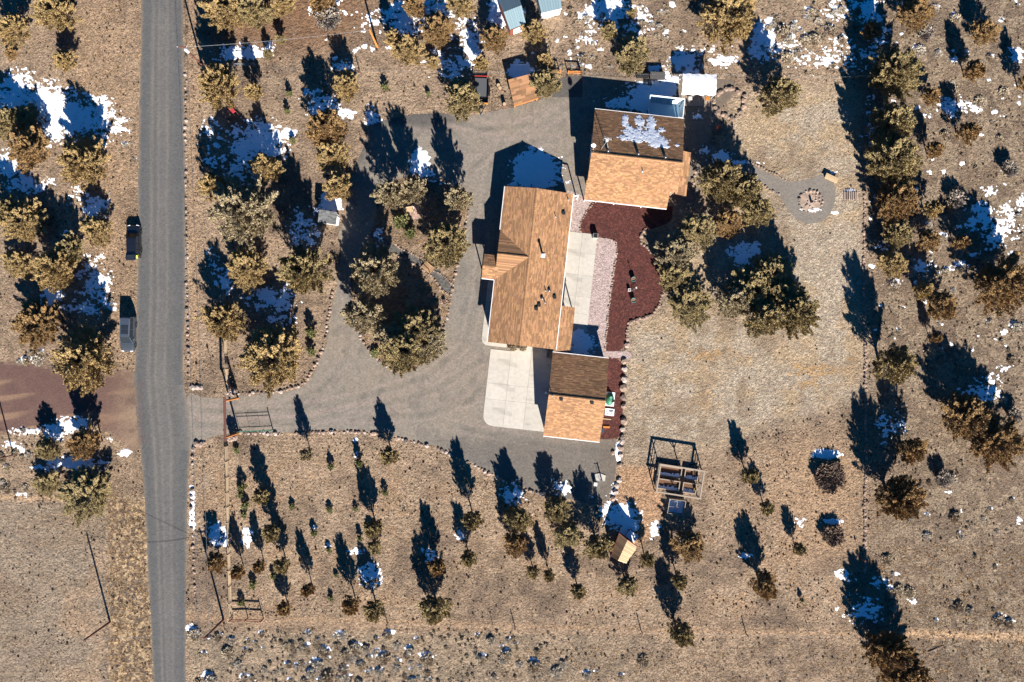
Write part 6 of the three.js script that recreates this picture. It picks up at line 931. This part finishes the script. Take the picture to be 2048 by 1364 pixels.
  const bn = thing('plank_bench', 'pale plank bench beside the fire pit path', 'bench', ...at(1660.5, 357.5), -0.43); for (let k = 0; k < 3; k++) build('plank', new MB().box(0, 0.46, -0.27 + k * 0.27, 1.9, 0.06, 0.26, 0, 0.95 + 0.1 * k), M.paleWood, bn); for (const x of [-0.7, 0.7]) build('leg', new MB().box(x, 0.21, 0, 0.1, 0.42, 0.7), M.wood, bn);
  const lp = thing('log_stack', 'stack of grey split poles lying side by side near the fire pit', 'log pile', ...at(1701, 392), 0); for (let k = 0; k < 16; k++) { const lev = k < 11 ? 0 : 1, i = lev ? k - 11 : k, x = lev ? -0.55 + i * 0.27 : -0.9 + i * 0.18, lg = part('log', new THREE.CylinderGeometry(0.08, 0.085, 1.05 + 0.3 * r(), 8).rotateX(Math.PI / 2), stoneMats[[3, 1, 3, 0][k % 4]], lp); lg.position.set(x, 0.085 + lev * 0.145, (r() - 0.5) * 0.15); lg.rotation.y = (r() - 0.5) * 0.06; }
  // island: swing bench, bridge, lamp
  const sw = thing('swing_bench', 'white framed bench on a pink paved square in the planted island', 'bench', ...at(819, 421), 0.12); for (let k = 0; k < 4; k++) build('slat', new MB().box(0, 0.45, -0.2 + k * 0.14, 1.15, 0.04, 0.12), M.paleWood, sw); for (let k = 0; k < 3; k++) build('back_slat', new MB().box(0, 0.6 + k * 0.14, -0.32 - k * 0.03, 1.15, 0.11, 0.04), M.paleWood, sw); for (const s of [-1, 1]) { build('arm', new MB().box(s * 0.68, 0.66, -0.02, 0.1, 0.05, 0.75), M.trim, sw); build('leg', new MB().box(s * 0.68, 0.31, 0.28, 0.09, 0.62, 0.09).box(s * 0.68, 0.5, -0.33, 0.09, 1.0, 0.09), M.trim, sw); }
  const pv = thing('paved_square', 'pink paver square under the white framed bench', 'paving', ...at(824, 424), 0.12); pv.userData.kind = 'structure'; for (let i = 0; i < 6; i++) for (let j = 0; j < 6; j++) build('paver', new MB().box(-0.9 + i * 0.36, 0.02, -0.9 + j * 0.36, 0.345, 0.05, 0.345, 0, 0.85 + 0.3 * hash2(i, j + 40)), std(col(206, 170, 150), 0.95, VC), pv);
  const br = thing('foot_bridge', 'little plank bridge with side rails over the island path', 'bridge', ...at(856, 535), 0.9); for (let k = 0; k < 9; k++) build('plank', new MB().box(0, 0.18 + 0.08 * Math.sin(k / 8 * Math.PI), -0.72 + k * 0.18, 0.95, 0.05, 0.165, 0, 0.85 + 0.3 * hash2(k, 5)), M.wood, br); for (const s of [-1, 1]) { build('rail', new MB().bar([s * 0.5, 0.65, -0.8], [s * 0.5, 0.65, 0.8], 0.07, 0.06), M.paleWood, br); build('stringer', new MB().bar([s * 0.42, 0.1, -0.8], [s * 0.42, 0.1, 0.8], 0.08, 0.12), M.wood, br); for (const z of [-0.75, 0.75]) build('post', new MB().box(s * 0.5, 0.33, z, 0.08, 0.64, 0.08), M.wood, br); }
  const rk = thing('iron_planter', 'small dark planter pot inside the pinkish stone ring at the island', 'planter', ...at(888, 602)); build('pot', new MB().cyl(0, 0, 0, 0.18, 0.26, 0.4, 14), M.black, rk); build('soil', new MB().cyl(0, 0.4, 0, 0.22, 0.22, 0.01, 12), M.rust, rk);
  const rt = thing('red_cart', 'small red wheelbarrow among trees right of the road near the top', 'cart', ...at(467, 222), 0.7); build('tray', loft([ringAt(-0.45, 0.62, 0.42, 0.66, 0.04), ringAt(0.4, 0.46, 0.36, 0.62, 0.04)]), std(col(196, 60, 70), 0.6), rt); build('handle', new MB().bar([-0.25, 0.4, 0.3], [-0.28, 0.5, 1.0], 0.04).bar([0.25, 0.4, 0.3], [0.28, 0.5, 1.0], 0.04), M.wood, rt); build('wheel', new MB().add(new THREE.TorusGeometry(0.15, 0.05, 8, 16).rotateY(Math.PI / 2), new THREE.Matrix4().makeTranslation(0, 0.2, -0.5)), M.rubber, rt); build('leg', new MB().bar([-0.2, 0, 0.35], [-0.2, 0.38, 0.2], 0.04).bar([0.2, 0, 0.35], [0.2, 0.38, 0.2], 0.04), M.darkMetal, rt);
  const gt = thing('side_gate', 'grey pipe gate with snow behind it at the upper right of the road', 'gate', ...at(465, 133), 0.02); build('frame', new MB().rod([-0.9, 0.25, 0], [3.4, 0.25, 0], 0.03).rod([-0.9, 1.25, 0], [3.4, 1.25, 0], 0.03).rod([-0.9, 0, 0], [-0.9, 1.35, 0], 0.05).rod([3.4, 0, 0], [3.4, 1.35, 0], 0.05), M.galv, gt); for (const x of [0.5, 2]) build('brace', new MB().rod([x, 0.25, 0], [x, 1.25, 0], 0.025), M.galv, gt); for (const y of [0.5, 0.75, 1]) build('rail', new MB().rod([-0.9, y, 0], [3.4, y, 0], 0.018), M.galv, gt);
  single('fallen_pole', new MB().rod([-1.3, 0.09, 0.55], [1.3, 0.09, -0.55], 0.05, 0.04, 8).geo(), M.greyWood, 'grey pole lying on the ground in the lower right corner', 'pole', ...at(1874, 1297));
  single('birdhouse_post', new MB().cyl(0, 0, 0, 0.03, 0.03, 1.5, 8).box(0, 1.6, 0, 0.2, 0.28, 0.2).geo(), M.rust, 'small birdhouse on a thin post beside the stone row, lower right', 'birdhouse', ...at(1720, 1116));
  single('birdhouse_post', new MB().cyl(0, 0, 0, 0.03, 0.03, 1.3, 8).box(0, 1.4, 0, 0.2, 0.28, 0.2).geo(), M.rust, 'small birdhouse on a thin post above the gate beside the road', 'birdhouse', ...at(424, 728));
}

// ---------- snow lying on the ground: real relief with ragged edges ----------
const SNOW = [ // cx, cy, rx, ry, fullness
  [25, 185, 55, 42, .8], [95, 205, 55, 38, .85], [150, 235, 62, 42, .95], [110, 240, 30, 45, .9], [200, 235, 38, 48, .75], [240, 245, 25, 22, .4], [18, 328, 22, 26, .6], [60, 372, 45, 22, .6], [105, 590, 26, 20, .8], [190, 565, 36, 52, .5], [190, 412, 26, 24, .7], [140, 480, 18, 22, .5], [150, 395, 16, 20, .4], [215, 580, 10, 10, .6], [150, 610, 40, 12, .6], [190, 610, 36, 22, .45],
  [500, 298, 42, 58, .85], [530, 285, 42, 40, .8], [572, 268, 22, 12, .7], [480, 330, 30, 36, .6], [490, 105, 62, 16, .85], [455, 108, 26, 18, .8], [540, 95, 26, 12, .6], [640, 205, 34, 34, .65], [690, 225, 22, 14, .5], [690, 132, 24, 12, .5], [755, 40, 46, 24, .5], [805, 35, 40, 34, .8], [870, 18, 38, 34, .75], [845, 45, 26, 20, .6], [938, 82, 26, 46, .75], [905, 128, 50, 30, .7], [640, 20, 26, 14, .3], [745, 232, 16, 26, .6], [990, 15, 14, 40, .9], [1000, 45, 10, 20, .8],
  [1215, 22, 44, 36, .85], [1262, 62, 20, 24, .75], [1290, 40, 20, 26, .5], [1283, 62, 14, 12, .6], [1130, 65, 12, 8, .5], [1170, 80, 20, 14, .3], [1165, 30, 12, 10, .6], [1530, 80, 34, 40, .75], [1575, 88, 40, 40, .32], [1600, 110, 40, 24, .28], [1690, 110, 50, 36, .36], [1650, 130, 60, 22, .3], [1735, 30, 32, 40, .5], [1755, 78, 26, 30, .4], [1690, 20, 60, 30, .3], [1760, 210, 26, 20, .4], [1740, 270, 18, 50, .35], [1900, 210, 22, 24, .6], [1940, 215, 20, 12, .5], [2030, 110, 24, 20, .5], [1920, 210, 30, 12, .4],
  [1372, 124, 38, 26, .92], [1308, 138, 14, 9, .9], [1295, 186, 58, 20, .97], [1330, 178, 30, 20, 1], [1250, 205, 50, 14, .8], [1300, 205, 50, 18, 1.1], [1072, 340, 44, 40, 1.1], [1070, 368, 58, 14, .9], [1120, 320, 10, 16, .6], [1160, 682, 22, 30, 1.1], [1150, 692, 12, 14, 1], [1183, 690, 20, 26, .45], [1042, 142, 26, 18, 1], [840, 320, 20, 26, 1], [850, 345, 24, 12, .9], [662, 402, 22, 22, 1], [612, 455, 32, 36, .6], [525, 592, 36, 20, .65], [448, 560, 16, 28, .5], [545, 605, 46, 16, .65], [570, 590, 20, 20, .5], [425, 290, 26, 50, .35], [425, 520, 12, 30, .4], [560, 640, 30, 14, .4],
  [20, 888, 22, 9, .5], [60, 862, 40, 7, .7], [100, 856, 30, 10, .8], [145, 848, 42, 14, .9], [110, 872, 22, 12, .9], [148, 925, 58, 18, .95], [110, 930, 30, 18, .7], [248, 905, 16, 8, .7], [220, 880, 8, 6, .6], [40, 990, 16, 5, .5], [42, 900, 10, 5, .5], [75, 935, 12, 8, .5],
  [385, 995, 6, 30, .95], [384, 1040, 6, 26, .9], [430, 1070, 18, 26, .65], [452, 1076, 8, 18, .9], [495, 1075, 12, 22, .7], [1236, 905, 5, 24, 1.1], [1227, 980, 8, 20, .6], [712, 1102, 14, 7, .6], [740, 1148, 22, 24, .6], [657, 1092, 8, 6, .7], [628, 1056, 6, 6, .7], [920, 1072, 12, 10, .55], [1030, 985, 26, 22, .7], [1120, 975, 22, 18, .4], [1240, 1030, 36, 24, .75], [1260, 1050, 22, 18, .8], [1212, 1020, 14, 26, .5], [1310, 1060, 14, 16, .6], [1372, 1080, 10, 8, .4], [860, 1110, 16, 20, .3], [710, 880, 6, 6, .7], [712, 910, 6, 8, .6], [1180, 992, 14, 8, .4],
  [1485, 508, 32, 22, .75], [1510, 500, 12, 14, .6], [1440, 312, 24, 14, .75], [1410, 302, 12, 10, .5], [1480, 325, 50, 4, .6], [1663, 344, 11, 5, .9], [1700, 381, 12, 4, 1.1], [1668, 425, 10, 3, .8], [1704, 371, 10, 3, .5], [1770, 495, 16, 14, .6], [1850, 530, 22, 18, .5], [1960, 430, 26, 46, .6], [1990, 470, 26, 30, .7], [2015, 440, 26, 40, .5], [1980, 385, 18, 14, .5], [2040, 410, 14, 20, .5], [1920, 530, 20, 10, .5], [1960, 782, 36, 26, .65], [1975, 760, 24, 16, .5], [2010, 740, 20, 10, .5], [1780, 845, 26, 26, .4], [1655, 908, 28, 8, 1.0], [1662, 1043, 20, 8, .9], [1735, 1225, 34, 24, .8], [1765, 1165, 20, 12, .8], [1790, 1148, 14, 6, .7], [1700, 1215, 26, 24, .35], [1690, 1155, 22, 14, .3], [1825, 1200, 12, 8, .6], [1485, 1112, 20, 8, .4], [1600, 1045, 16, 10, .5], [1622, 385, 16, 3, .5], [1612, 419, 10, 3, .95], [1632, 418, 10, 3, .95], [1622, 422, 12, 3, .95], [1920, 1020, 8, 5, .6], [2040, 1040, 10, 8, .7], [1895, 985, 12, 6, .5],
  [1415, 105, 30, 12, .5], [1440, 120, 30, 14, .5], [1350, 160, 10, 8, 1], [860, 360, 22, 3, .9], [895, 367, 16, 3, .9], [760, 480, 12, 20, .4], [1335, 152, 8, 8, .8], [1148, 118, 10, 6, .5], [1395, 230, 10, 18, .25],
];
{ const r = rnd(55); // snow caught on the shaded side of sagebrush
  for (const [px, py, q] of SAGE) if (r() < (py > 1250 && px < 1300 ? 0.62 : px > 1530 && py < 160 ? 0.9 : 0.4) && q > 4) SNOW.push([px + (r() - 0.5) * q, py - q * 0.75, q * (0.8 + 0.4 * r()), q * (0.5 + 0.3 * r()), 0.9]);
  for (let k = 0; k < 150; k++) { const px = k < 60 ? 640 + r() * 900 : 1740 + r() * 300, py = k < 60 ? r() * 135 : r() * 700, q = 2 + 4 * r(); if (!hard(px, py)) SNOW.push([px, py, q * 1.3, q, 0.6]); } }
function snowField(W, Hh, g, f, x0, z0) { // grid of cells where f > 0; returns geometry
  const nx = Math.ceil(W / g), nz = Math.ceil(Hh / g), v = new Float32Array((nx + 1) * (nz + 1)); f(v, nx, nz);
  const pos = [], idx = [], id = new Int32Array((nx + 1) * (nz + 1)).fill(-1), get = (i, j) => { const k = j * (nx + 1) + i; if (id[k] < 0) { id[k] = pos.length / 3; const q = v[k]; pos.push(x0 + (i + (hash2(i, j) - 0.5) * 0.5) * g, q > 0 ? 0.024 + 0.05 * Math.min(1, q * 1.4) + 0.012 * hash2(i + 31, j) : Math.max(-0.01, q * 0.35 + 0.012), z0 + (j + (hash2(i + 77, j) - 0.5) * 0.5) * g); } return id[k]; };
  for (let j = 0; j < nz; j++) for (let i = 0; i < nx; i++) { const k = j * (nx + 1) + i; if (v[k] <= 0 && v[k + 1] <= 0 && v[k + nx + 1] <= 0 && v[k + nx + 2] <= 0) continue; const a = get(i, j), b = get(i + 1, j), c = get(i + 1, j + 1), d = get(i, j + 1); idx.push(a, d, c, a, c, b); }
  const ge = new THREE.BufferGeometry(); ge.setAttribute('position', new THREE.Float32BufferAttribute(pos, 3)); ge.setIndex(idx); ge.computeVertexNormals(); return ge;
}
{
  const g = 0.11, W = 148, Hh = 99, geo = snowField(W, Hh, g, (v, nx, nz) => {
    v.fill(-1);
    for (const [cx, cy, rx, ry, d] of SNOW) {
      const [x, z] = at(cx, cy), X = rx / PPM, Y = ry / PPM;
      for (let j = Math.max(0, Math.floor((z - Y * 1.5 + Hh / 2) / g)); j <= Math.min(nz, (z + Y * 1.5 + Hh / 2) / g); j++) for (let i = Math.max(0, Math.floor((x - X * 1.5 + W / 2) / g)); i <= Math.min(nx, (x + X * 1.5 + W / 2) / g); i++) {
        const wx = i * g - W / 2, wz = j * g - Hh / 2, q = Math.hypot((wx - x) / X, (wz - z) / Y); if (q > 1.5) continue;
        const n = fbm(wx * 0.55, wz * 0.7 + 30, 2) * 0.34 + vnoise(wx * 1.7, wz * 2.6) * 0.3 + vnoise(wx * 3.6 + 5, wz * 5.2 + 9) * 0.3 + hash2(i * 3, j * 5) * 0.14, cov = (d > 0.98 ? d * 1.12 : d * 0.98 + 0.05) * sstep(1.45, d > 0.98 ? 0.45 : 0.15, q); v[j * (nx + 1) + i] = Math.max(v[j * (nx + 1) + i], (cov - clamp((n - 0.54) * 2.3 + 0.5, 0.03, 0.99)) * 0.9);
      }
    }
  }, -W / 2, -Hh / 2);
  tag(part('snow', geo, M.snow, scene, 'stuff'), 'old snow lying in ragged patches mostly in the shade of trees and buildings', 'snow');
}
{ // snow left on the shaded north slope of the barn, in the slope's own plane
  const { t, X, y, cx, cz } = BARN, blobs = [[1252, 237, 5, 14, .75], [1280, 238, 9, 10, .65], [1257, 252, 7, 7, .6], [1305, 245, 8, 16, .8], [1270, 268, 22, 12, .7], [1275, 280, 14, 6, .7], [1305, 268, 14, 10, .8], [1316, 285, 18, 10, .95], [1326, 292, 10, 6, .8], [1325, 257, 7, 5, .5], [1290, 265, 24, 18, .35], [1245, 275, 14, 8, .3], [1353, 291, 4, 3, .5]].map(([a, b, rx, ry, d]) => [...toLocal(...at(a, b, 4.4), cx, cz), rx / PPM, ry / PPM, d]);
  const g = 0.09, W = 2 * X, Hh = 6.6, geo = snowField(W, Hh, g, (v, nx, nz) => { v.fill(-1); for (let j = 0; j <= nz; j++) for (let i = 0; i <= nx; i++) { const u = -X + i * g, w = BARN.z0 + j * g; for (const [bx, bz, rx, rz, d] of blobs) { const q = Math.hypot((u - bx) / rx, (w - bz) / rz); if (q < 1.6) v[j * (nx + 1) + i] = Math.max(v[j * (nx + 1) + i], d * 0.5 - q * q * 0.42 + (vnoise(u * 1.8, w * 1.8) * 0.5 + vnoise(u * 5.5, w * 6.5) * 0.6 + hash2(i * 3, j) * 0.35 - 0.72) * 0.85); } } }, -X, BARN.z0);
  const p = geo.attributes.position; for (let i = 0; i < p.count; i++) p.setY(i, p.getY(i) * 0.6 + 0.02 + y(p.getZ(i))); geo.computeVertexNormals();
  const m = single('roof_snow', geo, M.snow, 'remains of snow on the brown north slope of the barn roof', 'snow', cx, cz, -ANG); m.userData.kind = 'stuff';
}
// ---------- dry grass and loose stones over the open ground ----------
{
  const tuft = (seed, tall = 1) => { const r = rnd(seed), mb = new MB(); for (let k = 0; k < 9; k++) { const a = r() * 6.283, o = 0.05 * r(), h = (0.06 + 0.08 * r()) * tall, l = 0.06 + 0.16 * r(), w = 0.016 + 0.016 * r(), x = Math.cos(a) * o, z = Math.sin(a) * o, t = 0.8 + 0.4 * r(); mb.tri([x - Math.sin(a) * w, 0, z + Math.cos(a) * w], [x + Math.sin(a) * w, 0, z - Math.cos(a) * w], [x + Math.cos(a) * l, h, z + Math.sin(a) * l], t); } return mb.geo(); };
  const gm = std(new THREE.Color(1, 1, 1), 1, VC), r = rnd(123), bare = (px, py) => hard(px, py) && !(zone('island', px, py) && !zone('gardenPath', px, py));
  const buildings = [[960, 365, 1160, 705], [1080, 700, 1225, 885], [1165, 195, 1395, 425], [1350, 150, 1425, 205], [640, 415, 685, 452], [950, 150, 978, 235]];
  const spread = (name, n, pick, label, geo, size, tone) => {
    const M4 = [], q = new THREE.Quaternion(), e = new THREE.Euler(), C = []; for (let k = 0, t = 0; k < n && t < n * 8; t++) { const px = -40 + r() * 2130, py = -40 + r() * 1445, w = pick(px, py); if (r() > w || bare(px, py) || buildings.some(b => px > b[0] && px < b[2] && py > b[1] && py < b[3])) continue; const [x, z] = at(px, py), s = size[0] + size[1] * r() * r(); M4.push(new THREE.Matrix4().compose(V(x, 0, z), q.setFromEuler(e.set(0, r() * 6.28, 0)), V(s, s * (0.45 + 0.5 * r()), s))); C.push(tone(px, py)); k++; }
    const m = shade(new THREE.InstancedMesh(geo, gm, M4.length)); M4.forEach((x, k) => { m.setMatrixAt(k, x); m.setColorAt(k, C[k]); }); m.name = numbered(name); scene.add(m); tag(m, label, name.split('_').pop(), null, 'stuff');
  };
  const tone = (a, b) => (px, py) => { const t = r(), k = 0.75 + 0.5 * r(); return col(mix(a[0], b[0], t), mix(a[1], b[1], t), mix(a[2], b[2], t)).multiplyScalar(k); };
  spread('lawn_grass', 60000, (x, y) => zone('lawn', x, y), 'short pale dry grass covering the lawn', tuft(1, 0.8), [0.45, 0.4], tone([226, 200, 168], [186, 156, 124]));
  spread('dry_grass', 70000, (x, y) => (zone('lawn', x, y) > 0.4 ? 0 : zone('rightField', x, y) ? 0.9 : zone('nwDirt', x, y) > 0.4 ? 0.1 : zone('swField', x, y) > 0.4 ? 0.25 : zone('shrubSand', x, y) > 0.4 || zone('coopYard', x, y) > 0.4 ? 0.12 : segDist(x, y, fenceTrack) < 9 ? 0.05 : 0.12 + 0.75 * sstep(0.42, 0.62, fbm(x * 0.012, y * 0.012, 3))), 'thin dry brown grass scattered over the open ground', tuft(2, 0.7), [0.45, 0.9], tone([208, 176, 136], [112, 90, 70]));
  spread('tall_grass', 9000, (x, y) => Math.max(zone('swVerge', x, y), x > 1500 && y > 1090 && x > 1740 ? 0.5 : 0, y > 1290 && x > 1000 ? 0.3 : 0, zone('island', x, y) ? 0.9 : 0, zone('verge', x, y) * 0.15), 'taller straw coloured grass on the verge, island and field edges', tuft(3, 1.3), [1.0, 1.2], tone([212, 172, 124], [150, 118, 84]));
  const sg = sageShape(260); // the countless small sagebrush between the bigger clumps
  spread('low_sagebrush', 1500, (x, y) => y > 1256 && x > 382 && x < 1300 ? sstep(0.2, 0.6, vnoise(x * 0.02, y * 0.02)) * sstep(1300, 850, x) : x > 1770 ? 0.3 * sstep(0.4, 0.7, vnoise(x * 0.012, y * 0.012)) : y < 150 && x > 1100 && x < 1730 ? 0.5 : y < 1000 && y > 850 && x < 100 ? 0.4 : 0, 'countless small sagebrush seedlings between the bigger clumps', sg, [0.3, 0.45], tone([236, 216, 186], [190, 168, 140]));
  spread('dead_tufts', 9000, (x, y) => zone('lawn', x, y) > 0.4 ? 0.06 : zone('nwDirt', x, y) > 0.5 || zone('coopYard', x, y) > 0.3 ? 0.05 : segDist(x, y, fenceTrack) < 9 ? 0.02 : 0.25 + 0.75 * sstep(0.45, 0.65, fbm(x * 0.03 + 9, y * 0.03, 2)), 'tiny dark dead tufts dotted over the bare fields', sg, [0.12, 0.26], tone([150, 124, 98], [92, 74, 60]));
  const clod = (() => { const g = new THREE.IcosahedronGeometry(0.06, 0); g.scale(1, 0.7, 1); g.translate(0, 0.02, 0); g.setAttribute('color', new THREE.Float32BufferAttribute(new Float32Array(g.attributes.position.count * 3).fill(1), 3)); return g; })();
  spread('loose_stones', 36000, (x, y) => zone('lawn', x, y) > 0.3 ? 0.02 : 0.3 + 0.4 * vnoise(x * 0.02, y * 0.02), 'small loose stones and clods strewn over the bare ground', clod, [0.5, 1.5], tone([200, 170, 146], [130, 104, 84]));
}
renderer.render(scene, camera);
